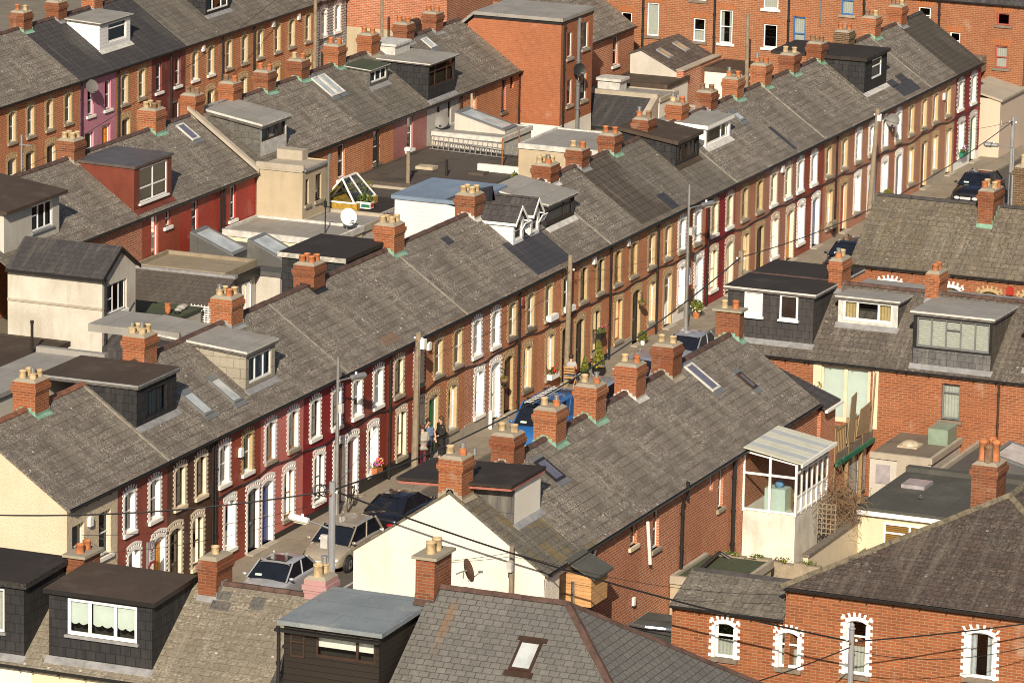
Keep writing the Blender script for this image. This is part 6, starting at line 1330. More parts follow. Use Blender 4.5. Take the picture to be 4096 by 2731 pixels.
bush('bamboo_plant', 'thin yellow bamboo plant in front of the cream patio doors', 'plant', (161.9,55.3,2.4), (.3,.3,1.0), 420, .07, [LF_Y, LF_O], 5)
def chair(label, loc, yaw, mat):
    e = empty('folding_chair', loc, yaw, label, 'chair'); MB().box(-.2,.2,-.2,.2,.36,.4).build('seat', mat, e); b = MB()
    for i in range(3): b.box(-.21,-.19,-.2,.2,.55+i*.1,.61+i*.1)
    b.build('backrest', mat, e)
    for s in (-1,1): MB().tube([(-.24,s*.2,.85),(.2,s*.2,0)], .018, 5).build('leg', mat, e); MB().tube([(.18,s*.17,.38),(-.22,s*.17,0)], .018, 5).build('leg', mat, e)
    return e
chair('white folding chair on the timber deck, in front of a teal cover', (160.0,54.6,2.38), R_(70), WHITE); chair('white folding chair on the timber deck near the picket corner', (159.5,54.3,2.38), R_(200), WHITE)
tag(MB().prism([(160.6,54.4,2.75),(161.7,54.3,2.55),(161.7,54.8,2.6),(160.6,54.9,2.95)],(0,0,.12)).build('teal_cover', TEAL), 'teal plastic cover thrown over something on the deck', 'cover')
tag(MB().cyl((159.3,55.6,2.4),(159.3,55.6,3.6),.07,.07,8).cyl((159.3,55.6,3.5),(159.3,55.6,3.66),.1,.1,8).build('flue_pipe', STEEL), 'galvanised flue pipe at the corner of the deck', 'pipe')
e = empty('rubble_wall', (147.25, 50.0, 0), 0, 'rough rubble stone yard wall with weeds along its top', 'wall'); b = MB()
for i in range(10): b.box(0,.3,i*.42,i*.42+.42,0,1.75+.05*math.sin(i*2.1))
b.build('wall', RUBBLE, e); b = MB()
for i in range(5): foliage(b, (.12, .4+i*.85, 1.83), (.16,.3,.07), 60, .05, [0,1], .1)
b.build('weeds', [LF_Y, LF_G], e)
e = extension('green felted flat roof with a black pipe along its edge, against the brick rear wall', 143.3, 146.4, 51.3, 53.5, 1.95, REND_B, FELT_GN, CONC, .1, upsides='LFB'); MB().tube([(-1.2,-.9,2.1),(-1.2,.4,2.12),(1.45,.6,2.12),(1.5,.2,1.9)], .06, 8).build('black_pipe', BLACKP, e)
bush('bush', 'green bush below the green felted roof', 'bush', (141.7,51.2,.3), (.55,.75,.7), 1000, .08, [LF_G, LF_Y], 6, flowers=([FL_P], 8, .03))
e = empty('wall_cupboard', (134.6, 52.72, 3.3), 0, 'small pale timber cupboard hung on the rear wall, foil pipe on its side', 'cupboard'); MB().box(0,1.3,0,.8,0,.95).build('body', CEDAR, e); b = MB(); b.prism([(-.1,-.15,.85),(-.1,.82,1.3),(-.1,.82,1.36),(-.1,-.15,.91)],(1.5,0,0)); b.build('roof', FELT_DG, e); MB().tube([(-.07,.55,-.4),(-.07,.55,.75)], .06, 8).build('foil_pipe', FOIL, e)
extension('low dark felt roof with a foil duct along it, left of the low brick annex', 134.7, 138.2, 50.4, 52.3, 2.3, BR_RED, FELT_DG, None)
tag(MB().tube([(136.4,52.2,2.42),(136.2,51.6,2.45),(136.35,51.0,2.42),(136.3,50.5,2.45)], .06, 8).build('foil_duct', FOIL), 'crinkled silver foil duct lying on the low dark felt roof', 'duct')
for k, x, z in ((1, 2.2, .3), ): tag(MB().box(140.0,140.15,53.42,53.5,1.9,2.15).build('vent_cover', WHITE), 'small white vent cover on the brick rear wall beside the bush', 'vent')
# ---------------------------------------------------------------- vehicles
TYRE = plain('tyre', (.02,.02,.02), .8, .2); RIM = plain('alloy_rim', (.4,.4,.4), .35, .1, metal=.8); CGL = plain('car_glass', (.012,.014,.02), .04, .2, spec=.8); LAMPG = plain('headlamp_glass', (.55,.56,.58), .1, .2, spec=.8); LAMPR = plain('tail_lamp', (.45,.012,.01), .2, .2); PLATE = plain('plate_white', (.75,.75,.72), .5, .05); TRIM = plain('black_trim', (.02,.02,.022), .55, .2); AMBER = plain('amber_lamp', (.7,.22,.01), .3, .1); INK = plain('plate_ink', (.03,.03,.04), .6, .1)
def text(s, size, loc, rot, mat, parent, name):
    cu = bpy.data.curves.new(name, 'FONT'); cu.body = s; cu.size = size; cu.align_x = 'CENTER'; cu.align_y = 'CENTER'; cu.extrude = .002; cu.materials.append(mat)
    tmp = bpy.data.objects.new(name, cu); C.objects.link(tmp); bpy.context.view_layer.update()
    me = bpy.data.meshes.new_from_object(tmp.evaluated_get(bpy.context.evaluated_depsgraph_get())); bpy.data.objects.remove(tmp); me.name = name
    o = link(name, me, parent); o.location = loc; o.rotation_euler = rot; return o
def vehicle(name, label, cat, loc, yaw, paint, L, Wd, prof, gh, zb=.16, wx=(-1.2,1.2), wr=.27, plate=None, rearplate=False, grille=False, sunroof=False):
    """prof: (x, belt z, top z, half width) stations rear to front; gh: x of rear glass foot, rear roof, front roof, windscreen foot, belt z, roof z, roof half width"""
    e = empty(name, loc, yaw, label, cat); b = MB(); hw = Wd/2; secs = []
    for x, zs, zt, k in prof:
        w = hw*k; secs.append([(x,-w*.90,zb),(x,-w*.985,zb+.10),(x,-w,zs*.55+.08),(x,-w*.985,zs-.06),(x,-w*.93,zs),(x,-w*.55,zt),(x,0,zt+.012),(x,w*.55,zt),(x,w*.93,zs),(x,w*.985,zs-.06),(x,w,zs*.55+.08),(x,w*.985,zb+.10),(x,w*.90,zb)])
    n = len(secs[0]); b.add([p for s in secs for p in s], [(i*n+j, i*n+j+1, (i+1)*n+j+1, (i+1)*n+j) for i in range(len(secs)-1) for j in range(n-1)] + [(i*n+n-1, i*n, (i+1)*n, (i+1)*n+n-1) for i in range(len(secs)-1)] + [tuple(range(n))[::-1], tuple(range((len(secs)-1)*n, len(secs)*n))])
    o = b.build('body', paint, e, smooth=True)
    md = o.modifiers.new('sub', 'SUBSURF'); md.levels = 1; md.render_levels = 2
    xr, xa, xf, xw, zs, zr, rw = gh; bw = hw*.92
    RR = [(xa,-rw,zr-.03),(xf,-rw,zr-.03),(xf,rw,zr-.03),(xa,rw,zr-.03)]; BB = [(xr,-bw*.95,zs-.03),(xw,-bw*.97,zs-.03),(xw,bw*.97,zs-.03),(xr,bw*.95,zs-.03)]
    MB().quad(BB[1],BB[2],RR[2],RR[1]).build('windscreen', CGL, e); MB().quad(BB[3],BB[0],RR[0],RR[3]).build('rear_window', CGL, e)
    MB().quad(BB[0],BB[1],RR[1],RR[0]).build('side_window', CGL, e); MB().quad(BB[2],BB[3],RR[3],RR[2]).build('side_window', CGL, e)
    b = MB(); m = (xa+xf)/2; k = rw
    g = [(xa-.10,zr-.05,.90),(xa+.12,zr-.005,.97),(m,zr+.025,1.0),(xf-.15,zr+.0,.98),(xf+.08,zr-.05,.92)]
    P = []
    for x, z, q in g: P += [(x,-k*q*1.03,z-.03),(x,-k*q*.8,z+.005),(x,0,z+.02),(x,k*q*.8,z+.005),(x,k*q*1.03,z-.03)]
    b.add(P, [(i*5+j,i*5+j+1,i*5+j+6,i*5+j+5) for i in range(4) for j in range(4)])
    for s in (-1,1):
        def pil(p, q, r=.028):
            b.tube([p, q], r, 5)
        pil((xw,s*bw*.97,zs-.04),(xf,s*rw,zr-.02)); pil((xr,s*bw*.95,zs-.04),(xa,s*rw,zr-.02),.045); pil(((xr+xw)/2-.05,s*bw*.975,zs-.04),((xa+xf)/2-.05,s*rw*1.01,zr-.02),.024)
        if cat == 'van': b.quad((xr,s*(bw*.97+.004),zs-.05),(xr+(xw-xr)*.62,s*(bw*.985+.004),zs-.05),(xa+(xf-xa)*.66,s*(rw+.006),zr-.02),(xa,s*(rw+.006),zr-.02))
    b.build('roof', paint, e)
    if sunroof: MB().box(m-.05,m+.55,-k*.6,k*.6,zr+.032,zr+.045).build('sunroof', CGL, e)
    for x in wx:
        for s in (-1,1):
            MB().cyl((x,s*(hw*.90),wr+.0),(x,s*(hw*1.004),wr),wr*1.18,wr*1.18,20).build('wheel_arch', TRIM, e)
            t = MB().lathe([(wr*.6,-.09),(wr*.93,-.09),(wr,-.05),(wr,.05),(wr*.93,.09),(wr*.6,.09)], (0,0,0), 20).mesh('wheel', TYRE, True); o = link('wheel', t, e, (x, s*(hw*.94), wr)); o.rotation_euler = (R_(90),0,0)
            b = MB(); b.cyl((0,0,-.085),(0,0,.085),wr*.2,wr*.2,10)
            for i in range(5): a = i*6.283/5; b.prism([(0,-.03,-.088),(wr*.62,-.035,-.088),(wr*.62,.035,-.088),(0,.03,-.088)],(0,0,.176)) if i == 0 else b.add([Vector((c*math.cos(a)-q*math.sin(a), c*math.sin(a)+q*math.cos(a), z)) for z in (-.088,.088) for c,q in ((0,-.03),(wr*.62,-.035),(wr*.62,.035),(0,.03))], [(0,3,2,1),(4,5,6,7),(0,1,5,4),(1,2,6,5),(2,3,7,6),(3,0,4,7)])
            b.lathe([(wr*.55,-.08),(wr*.66,-.08),(wr*.66,.08),(wr*.55,.08),(wr*.55,-.08)], (0,0,0), 18); link('rim', b.mesh('rim', RIM), o)
    xf0, zf, kf = prof[-1][0], prof[-1][1], prof[-1][3]; xr0, zr0, kr = prof[0][0], prof[0][1], prof[0][3]
    for s in (-1,1):
        y = s*hw*kf*.72; MB().ball((xf0-.05,y,zf-.10),.15,10,8,(.62,1.05,.55)).build('headlight', LAMPG, e, smooth=True)
        y = s*hw*kr*.74; MB().ball((xr0+.03,y,zr0-.12),.14,10,8,(.5,1.15,.55)).build('tail_light', LAMPR, e, smooth=True)
        MB().ball((xw-.12,s*(bw+.10),zs+.05),.065,8,6,(.7,1.3,.85)).build('mirror', paint if name != 'black_car' else TRIM, e, smooth=True)
    MB().box(xf0-.03,xf0+.025,-hw*kf*.42,hw*kf*.42,zf-.20,zf-.11).build('grille', TRIM, e)
    MB().box(xf0-.02,xf0+.03,-hw*kf*.8,hw*kf*.8,zb+.02,zb+.10).build('lower_grille', TRIM, e)
    sg, xx = (-1, xr0) if rearplate else (1, xf0)
    p = MB().box(min(xx,xx+sg*.035),max(xx,xx+sg*.035),-.23,.23,zb+.16,zb+.26).build('number_plate', PLATE, e)
    if plate: text(plate, .085, (xx+sg*.04,0,zb+.21), (R_(90),0,R_(90) if sg > 0 else R_(-90)), INK, p, 'plate_text')
    MB().box(xf-.02+(xw-xf)*.55,xf+(xw-xf)*.55+.04,bw*.45,bw*.62,zs+(zr-zs)*.40,zs+(zr-zs)*.46) if False else None
    b = MB(); b.quad((xw-.10,-bw*.62,zs+.03),(xw-.10,-bw*.30,zs+.03),(xw-.17,-bw*.30,zs+.085),(xw-.17,-bw*.62,zs+.085))
    for v in range(len(b.v)): b.v[v] = (b.v[v][0]+.012, b.v[v][1], b.v[v][2]+.02)
    b.build('tax_disc', MINT, e)
    return e
SALOON = [(-1.92,.62,.66,.80),(-1.82,.74,.80,.90),(-1.35,.80,.86,.98),(-.6,.82,.86,1.0),(.3,.81,.86,1.0),(.85,.78,.84,1.0),(1.45,.70,.77,.96),(1.82,.58,.66,.86),(1.93,.46,.50,.74)]
HATCH = [(-1.72,.60,.62,.84),(-1.66,.78,.84,.92),(-1.2,.84,.88,.99),(-.4,.84,.88,1.0),(.4,.83,.88,1.0),(.9,.79,.86,1.0),(1.4,.70,.78,.95),(1.7,.57,.65,.84),(1.79,.44,.48,.72)]
PI = math.pi
C_SIL = paint_car('paint_silver_blue', (.44,.45,.48), .25, .32); C_GOLD = paint_car('paint_gold_grey', (.36,.315,.25), .25, .32); C_BLK = paint_car('paint_black', (.012,.012,.016), .2, .25); C_BLUE = paint_car('paint_van_blue', (.02,.12,.36), .1, .35); C_GREY = paint_car('paint_grey_blue', (.30,.315,.36), .25, .32)
vehicle('silver_car', 'silver saloon with a sunroof parked at the near end of the terrace', 'car', (142.25,66.35,.004), PI, C_SIL, 3.9, 1.56, SALOON, (-1.35,-.78,.30,1.02,.84,1.25,.58), sunroof=True)
vehicle('hatchback', 'gold-grey hatchback parked between the silver saloon and the dark coupe', 'car', (147.1,66.35,.004), PI, C_GOLD, 3.5, 1.54, HATCH, (-1.58,-1.25,.25,1.05,.86,1.30,.58), plate='97')
vehicle('coupe', 'very dark coupe seen from behind, red tail lights lit by the sun', 'car', (152.0,66.45,.004), 0, C_BLK, 3.9, 1.56, SALOON, (-1.45,-.62,.25,1.0,.82,1.20,.50), rearplate=True)
VAN = [(-1.95,.95,.98,.93),(-1.9,1.0,1.04,.97),(-.9,1.02,1.05,1.0),(.2,1.02,1.05,1.0),(.9,.98,1.04,1.0),(1.4,.90,1.0,.97),(1.85,.70,.80,.90),(1.98,.46,.52,.80)]
v = vehicle('blue_van', 'bright blue van with ladders on its roof, half hidden by chimneys', 'van', (164.7,66.4,.004), PI, C_BLUE, 4.0, 1.6, VAN, (-1.93,-1.85,.55,1.42,1.0,1.68,.66), wr=.28, plate='00-D')
for y in (-.30,.0): MB().tube([(1.3,y,1.80),(-1.5,y,1.80)], .03, 5).build('ladder_rail', LEADL, v)
b = MB()
for i in range(11): b.tube([(1.2-i*.25,-.30,1.80),(1.2-i*.25,0,1.80)], .02, 5)
b.build('ladder_rungs', LEADL, v)
for x in (-1.2,.4): MB().box(x-.03,x+.03,-.6,.6,1.70,1.77).build('roof_bar', TRIM, v)
vehicle('grey_car', 'grey car parked just beyond the blue van, mostly behind chimneys', 'car', (169.4,66.4,.004), PI, C_GREY, 3.7, 1.54, HATCH, (-1.58,-1.25,.25,1.05,.86,1.28,.58))
vehicle('grey_car', 'dull grey-blue car with a big dark windscreen between two chimneys of the near row', 'car', (174.2,66.4,.004), PI, C_GREY, 3.8, 1.54, HATCH, (-1.58,-1.25,.25,1.05,.86,1.28,.58))
vehicle('saloon_car', 'grey-blue saloon parked below the lamp post with the parking sign', 'car', (178.9,66.3,.004), PI, C_GREY, 3.9, 1.54, SALOON, (-1.35,-.80,.25,.98,.84,1.24,.58))
vehicle('black_hatchback', 'black hatchback partly hidden by the black slate-hung dormer', 'car', (198.3,66.4,.004), PI, C_BLK, 3.6, 1.54, HATCH, (-1.58,-1.25,.25,1.05,.86,1.30,.58))
vehicle('dark_car', 'dark blue car at the top edge, beyond the brick and render building', 'car', (251.7,106.8,0), R_(90), C_BLK, 3.8, 1.54, HATCH, (-1.58,-1.25,.25,1.05,.86,1.30,.58))
vehicle('black_car', 'black saloon facing the camera at the far end of the street', 'car', (215.9,66.4,.004), PI, C_BLK, 3.9, 1.54, SALOON, (-1.35,-.80,.25,.98,.82,1.22,.57), plate='99-D-12161')
tag(MB().box(133,226,64.9,65.0,.004,.010).build('parking_line', WHITEWORN), kind='structure')
# ---------------------------------------------------------------- people
SKIN = plain('skin', (.52,.30,.21), .55, .06); HAIRD = plain('dark_hair', (.03,.018,.012), .6, .25, 20); HAIRB = plain('brown_hair', (.07,.038,.02), .6, .3, 20)
def skinmesh(name, V, E, mat, par, sub=1):
    me = bpy.data.meshes.new(name); me.from_pydata([v[0] for v in V], E, []); me.materials.append(mat); o = link(name, me, par)
    sk = o.modifiers.new('skin', 'SKIN'); sk.use_smooth_shade = True
    if not me.skin_vertices: me.skin_vertices.new() if hasattr(me.skin_vertices, 'new') else None
    for i, v in enumerate(V):
        r = v[1]; me.skin_vertices[0].data[i].radius = r if isinstance(r, tuple) else (r, r)
    me.skin_vertices[0].data[0].use_root = True
    su = o.modifiers.new('sub', 'SUBSURF'); su.levels = sub; su.render_levels = sub; return o
def person(label, loc, yaw, J, top, bottom, shoes, hair, hairlen, sleeve=1.0, skirt=None, glasses=False, bald=False):
    """J: joints in metres, facing +x, left = +y"""
    e = empty('person', loc, yaw, label, 'person'); e.scale = (1.07,)*3; V = []; E = []
    def add(p, r, par=None): V.append((tuple(p), r)); E.append((par, len(V)-1)) if par is not None else None; return len(V)-1
    pel = add(J['pelvis'], (.115,.10)); ch = add(J['chest'], (.135,.095), pel); nk = add(J['neck'], .045, ch); hd = Vector(J['head']); a = add(hd+Vector((0,0,-.06)), .055, nk); b_ = add(hd+Vector((.01,0,.02)), .078, a); add(hd+Vector((-.01,0,.075)), .06, b_)
    add(hd+Vector((.095,0,-.005)), .012, b_)
    for s in 'lr':
        sg = 1 if s == 'l' else -1
        sh = add(J['sh'+s], .05, ch); el = add(J['el'+s], .036, sh); wr = add(J['wr'+s], .026, el)
        d_ = (Vector(J['wr'+s])-Vector(J['el'+s])).normalized(); side = d_.cross(Vector((0,0,1))); side = side.normalized() if side.length > .1 else Vector((1,0,0)); pm = add(Vector(J['wr'+s])+d_*.05, (.03,.014), wr)
        for k in range(4):
            f = add(Vector(J['wr'+s])+d_*.095+side*(.024*(k-1.5)/1.0)*.6, .0085, pm); add(Vector(J['wr'+s])+d_*(.13+.008*(1-abs(k-1.5)))+side*(.02*(k-1.5))*.6+Vector((0,0,-.012)), .008, f)
        t = add(Vector(J['wr'+s])+d_*.04+side*sg*.035, .009, pm); add(Vector(J['wr'+s])+d_*.07+side*sg*.045, .008, t)
        hp = add(J['hip'+s], .075, pel); kn = add(J['kn'+s], .055, hp); an = add(J['an'+s], .036, kn); add(Vector(J['an'+s])+Vector(J.get('toe',(.12,0,-.04))), .026, an)
    skinmesh('body', V, E, SKIN, e)
    q = .030; pe, chh = Vector(J['pelvis']), Vector(J['chest'])
    V = [(J['pelvis'], (.13+q,.105+q)), (pe.lerp(chh,.5), (.12+q,.095+q)), (J['chest'], (.14+q,.10+q)), (chh.lerp(Vector(J['neck']),.6), .088)]; E = [(0,1),(1,2),(2,3)]
    if skirt: V.append((pe+Vector((0,0,-skirt)), (.155+q,.135+q))); E.append((0, len(V)-1))
    for s in 'lr':
        i = len(V); V.append((J['sh'+s], .078)); E.append((2, i)); el = Vector(J['el'+s]); sh = Vector(J['sh'+s]); wr = Vector(J['wr'+s])
        if sleeve >= 1: V += [(el, .056), (el.lerp(wr, min(.93, sleeve-.1)), .044)]; E += [(i, i+1), (i+1, i+2)]
        else: V.append((sh.lerp(el, sleeve), .060)); E.append((i, i+1))
    skinmesh('top', V, E, top, e)
    V = [(pe+Vector((0,0,-.01)), (.125,.108))]; E = []
    for s in 'lr':
        i = len(V); V += [(J['hip'+s], .085), (J['kn'+s], .064), (Vector(J['an'+s]).lerp(Vector(J['kn'+s]), .12), .05)]; E += [(0, i), (i, i+1), (i+1, i+2)]
    skinmesh('trousers', V, E, bottom, e)
    for s in 'lr': an = Vector(J['an'+s]); MB().ball(an+Vector((.055,0,-.035)), .045, 8, 6, (2.0,.95,.75)).build('shoe', shoes, e, smooth=True)
    b = MB(); b.ball(hd+Vector((-.03,0,.048)), .094, 12, 8, (1,.95,.98))
    if hairlen > .1: b.ball(hd+Vector((-.06,0,-.05-hairlen*.3)), .085, 10, 8, (.75,1.05,.8+hairlen*3))
    if hairlen < 0: b.ball(hd+Vector((-.07,0,.10)), .055, 8, 6)
    b.build('hair', hair, e, smooth=True)
    for sg in (-1,1): MB().ball(hd+Vector((.078,sg*.03,.012)), .011, 6, 4).build('eye', HAIRD, e); MB().ball(hd+Vector((0,sg*.083,0)), .022, 6, 5, (.6,.4,1.1)).build('ear', SKIN, e)
    MB().ball(hd+Vector((.075,0,-.055)), .016, 6, 4, (.5,1.3,.4)).build('mouth', REDF, e)
    if glasses: MB().box(hd.x+.085,hd.x+.10,hd.y-.065,hd.y+.065,hd.z,hd.z+.03).box(hd.x-.0,hd.x+.09,hd.y-.078,hd.y-.07,hd.z+.008,hd.z+.02).box(hd.x-.0,hd.x+.09,hd.y+.07,hd.y+.078,hd.z+.008,hd.z+.02).build('sunglasses', BLACKP, e)
    return e
ST = dict(pelvis=(0,0,.78), chest=(.01,0,1.06), neck=(.0,0,1.22), head=(.025,0,1.34), shl=(0,.15,1.15), shr=(0,-.15,1.15), ell=(-.02,.2,.93), elr=(-.02,-.2,.93), wrl=(.08,.17,.75), wrr=(.08,-.17,.75), hipl=(0,.075,.74), hipr=(0,-.075,.74), knl=(.015,.08,.42), knr=(.015,-.08,.42), anl=(0,.08,.075), anr=(0,-.08,.075))
def pose(**k): d_ = dict(ST); d_.update(k); return d_
CARD = slates('speckled_knit', (.40,.37,.31), (.16,.15,.13), (.3,.28,.24), w=.035, rh=.03, ms=.003, lichen=.4, streak=0, lcol=(.5,.47,.4)); MAROON = plain('maroon_trousers', (.13,.018,.03), .8, .15); DENIM = plain('blue_tunic', (.09,.13,.22), .85, .2, 8); BLKC = plain('black_cloth', (.018,.017,.018), .85, .2); TEE = plain('grey_tee', (.33,.33,.34), .9, .1); JEANS = plain('jeans_blue', (.10,.15,.25), .9, .15)
person('person in a grey speckled cardigan and maroon trousers, standing beside the wooden pole', (159.28,68.85,.10), R_(35), pose(wrr=(.2,-.1,.88), elr=(.0,-.2,.92), wrl=(.2,.12,.86)), CARD, MAROON, BLKC, HAIRB, .06, 1.0, .12)
person('person in a blue tunic and black leggings, hand to face, in the green doorway', (160.05,68.98,.10), R_(-145), pose(elr=(.12,-.22,1.05), wrr=(.14,-.07,1.28), wrl=(.1,.24,.82), ell=(.0,.24,.95), pelvis=(0,.02,.78)), DENIM, BLKC, BLKC, HAIRD, -.1, .45, .2)
person('person in a black coat with long brown hair, back to the camera', (160.62,68.72,.10), R_(140), pose(wrl=(.18,.12,.85), wrr=(.2,-.1,.9)), BLKC, BLKC, BLKC, HAIRB, .16, 1.0, .3)
SIT = pose(pelvis=(0,0,.46), chest=(-.03,0,.76), neck=(-.02,0,.92), head=(.02,0,1.04), shl=(-.03,.15,.85), shr=(-.03,-.15,.85), ell=(.05,.2,.66), elr=(.06,-.2,.64), wrl=(.26,.22,.66), wrr=(.22,-.04,.56), hipl=(.02,.08,.44), hipr=(.02,-.08,.44), knl=(.38,.1,.46), knr=(.38,-.1,.44), anl=(.36,.1,.075), anr=(.46,-.1,.075))
person('person in a grey t-shirt, jeans and sunglasses, seated with a guitar against the wall', (173.15,68.85,.10), R_(8), SIT, TEE, JEANS, BLKC, HAIRD, 0, .5, None, True)
chair('light wooden folding chair under the seated man', (173.1,68.85,.10), R_(8), CEDAR)
e = empty('guitar', (173.42,68.78,.70), R_(60), 'dark guitar on the lap of the seated man', 'guitar'); b = MB(); b.cyl((0,-.04,0),(0,.04,0),.15,.15,14); b.cyl((.2,-.04,0),(.2,.04,0),.11,.11,14); b.build('body', D_MAROON, e); MB().box(.28,.75,-.02,.0,-.02,.02).build('neck', DKBRN, e); MB().box(.75,.87,-.02,.0,-.035,.035).build('headstock', BLACKP, e)
# ---------------------------------------------------------------- plants on the pavement and sills
def potted(name, label, loc, pr, ph, pm, r, n, mats, fl=None, cone=False):
    e = empty(name, loc, 0, label, 'potted plant'); MB().lathe([(0,0),(pr*.75,0),(pr,ph),(pr*.88,ph),(pr*.85,ph*.8),(0,ph*.8)], (0,0,0), 12).build('pot', pm, e, smooth=False); b = MB()
    if cone:
        for i in range(8): t = i/7; foliage(b, (0,0,ph+.1+r[2]*t), (r[0]*(1-.75*t), r[1]*(1-.75*t), r[2]*.13), int(n*(1.3-t)/6), .05, list(range(len(mats))), .3)
    else: foliage(b, (0,0,ph+r[2]*.7), r, n, .055, list(range(len(mats))), .2)
    b.build('foliage', mats, e); MB().cyl((0,0,ph*.7),(0,0,ph+r[2]*.8),.025,.01,6).build('stem', TWIG, e)
    if fl:
        b = MB()
        for i in range(fl[1]): a = random.uniform(0,6.28); b.mat(random.randrange(len(fl[0]))); b.ball((math.cos(a)*fl[2]*random.uniform(.6,1), math.sin(a)*fl[2]*random.uniform(.6,1), ph+random.uniform(0,.18)), .035, 6, 4)
        b.build('flowers', fl[0], e)
    return e
potted('potted_conifer', 'tall golden conifer in a dark pot ringed with bright flowers', (175.35,68.6,.10), .27, .30, BLACKP, (.26,.26,.82), 2200, [LF_Y, LF_Y, LF_G], ([FL_R,FL_Y,FL_V,FL_P], 22, .29), True)
potted('potted_conifer', 'small green conifer in a dark pot, left of the tall golden conifer', (174.55,68.85,.10), .15, .25, BLACKP, (.17,.17,.46), 800, [LF_Y, LF_G], None, True)
potted('potted_plant', 'green plant with pale flowers in a terracotta pot by the white door', (186.5,68.85,.10), .16, .28, POT_T, (.3,.3,.28), 500, [LF_Y, LF_G], ([WHITE], 10, .25))
potted('potted_plant', 'small potted plant on the pavement by the black door', (181.0,69.0,.10), .1, .18, WHITE, (.2,.2,.25), 260, [LF_G, LF_Y])
def windowbox(label, x, z, w, mat, mats, fl, y=YF-.16, h=.2, full=True):
    e = empty('window_box', (x,y,z), 0, label, 'window box'); MB().box(-w/2,w/2,-.1,.1,0,h).build('box', mat, e); b = MB()
    if full: foliage(b, (0,0,h+.08), (w*.5,.14,.14), 240, .05, list(range(len(mats))), .1); b.build('foliage', mats, e)
    if fl:
        b = MB()
        for i in range(fl[1]): b.mat(random.randrange(len(fl[0]))); b.ball((random.uniform(-.45,.45)*w, random.uniform(-.14,.02), h+random.uniform(.05,.30)), .03, 6, 5)
        b.build('flowers', fl[0], e)
    return e
wx = lambda q: onY(q, YF).x
windowbox('terracotta window box of pink, red and yellow flowers on the dark red house', wx(('C',205,1500)), .62, .5, POT_T, [LF_G, LF_Y], ([FL_P,FL_R,FL_Y,FL_P,FL_V], 60))
windowbox('white window box of red geraniums on a ground floor sill', wx(('D',440,1380)), .6, .78, WHITE, [LF_G, LF_O], ([FL_R], 12))
windowbox('empty white window box on an upper sill, above the red geraniums', wx(('D',435,850)), 2.86, .75, WHITE, [LF_G], None, full=False); windowbox('empty white window box on an upper sill, behind the wooden pole by the seated man', wx(('D',590,770)), 2.86, .75, WHITE, [LF_G], None, full=False)
windowbox('dark wooden window box on the house with the red door', wx(('F',440,1430)), .62, .78, POLEW, [LF_G], None, full=False, h=.25); windowbox('dark window box with pale yellow-green plants, right of the tall leaning pole', wx(('F',1005,1130)), .62, .7, BLACKP, [LF_Y], None)
windowbox('green window box with violet flowers on the dark red end house', wx(('G',890,1230)), .66, .7, GREENP, [LF_G], ([FL_V,FL_P,WHITE], 18))
windowbox('pink and green flowers above the tall conifer, on the black-framed house', wx(('D',860,1040)), 1.2, .5, BLACKP, [LF_G], ([FL_P,FL_R], 9), y=YF-.2)
for q, z, lb in ((('C',1318,725),1.5,'round woven hanging basket beside the white door'), (('D',1215,700),1.65,'hanging basket of dry plants by the black door')):
    x = wx(q); e = empty('hanging_basket', (x, YF-.28, z), 0, lb, 'hanging basket'); MB().lathe([(0,0),(.1,.02),(.16,.1),(.17,.16),(.15,.16),(0,.12)], (0,0,0), 12).build('basket', TWIG, e); MB().tube([(0,.28,.55),(0,0,.5),(0,0,.16)], .012, 5).build('bracket', BLACKP, e)
    b = MB(); foliage(b, (0,0,.18), (.16,.16,.08), 120, .04, [0,1], .1); b.build('foliage', [LF_O, LF_Y], e)
# ---------------------------------------------------------------- poles, lamps, signs, cables
def luminaire(e, p, v, mat):
    p = Vector(p); v = Vector(v).normalized(); b = MB(); b.cyl(p, p+v*.55, .09, .11, 10); b.ball(p+v*.55, .11, 8, 6); o = b.build('lamp_head', mat, e); MB().cyl(p+v*.2+Vector((0,0,.09)), p+v*.2+Vector((0,0,.17)), .04, .04, 8).build('photocell', WHITE, e); MB().prism([p+v*.1+Vector((-.06,-.06,-.10)),p+v*.5+Vector((-.06,-.06,-.12)),p+v*.5+Vector((.06,.06,-.12)),p+v*.1+Vector((.06,.06,-.10))],(0,0,-.02)).build('diffuser', PCB, e)
def insulators(e, p, n=4):
    for i in range(n): a = i*1.57; MB().ball(Vector(p)+Vector((math.cos(a)*.14, math.sin(a)*.14, .05*(i % 2))), .045, 8, 6).build('insulator', WHITE if i % 2 else POT_D, e, smooth=True)
a = onZ(('C',575,1550), .1); t = onY(('C',615,290), a.y)
pole('weathered wooden pole between the red houses, white box at its top', a.x, a.y, t.z, .13, POLEW, (t.x-a.x,0), fit=lambda e, t: (MB().box(t.x-.14,t.x+.1,-.28,-.12,t.z-.55,t.z-.22).build('junction_box', WHITE, e), insulators(e, t-Vector((0,0,.25)))))
a = onZ(('D',590,1445), .1); t = onY(('D',632,268), a.y)
pole('dark wooden pole standing in front of the seated man', a.x, a.y, t.z, .11, POLEW, (t.x-a.x,0), fit=lambda e, t: insulators(e, t-Vector((0,0,.6))))
a = onZ(('F',830,1560), .1); t = onY(('F',945,225), a.y)
pole('tall leaning wooden pole in front of white-quoined houses', a.x, a.y, t.z, .12, POLEW, (t.x-a.x,0), fit=lambda e, t: (MB().box(t.x-.2,t.x-.05,-.2,-.05,t.z-.5,t.z-.25).build('junction_box', WHITE, e), insulators(e, t-Vector((0,0,.3)))))
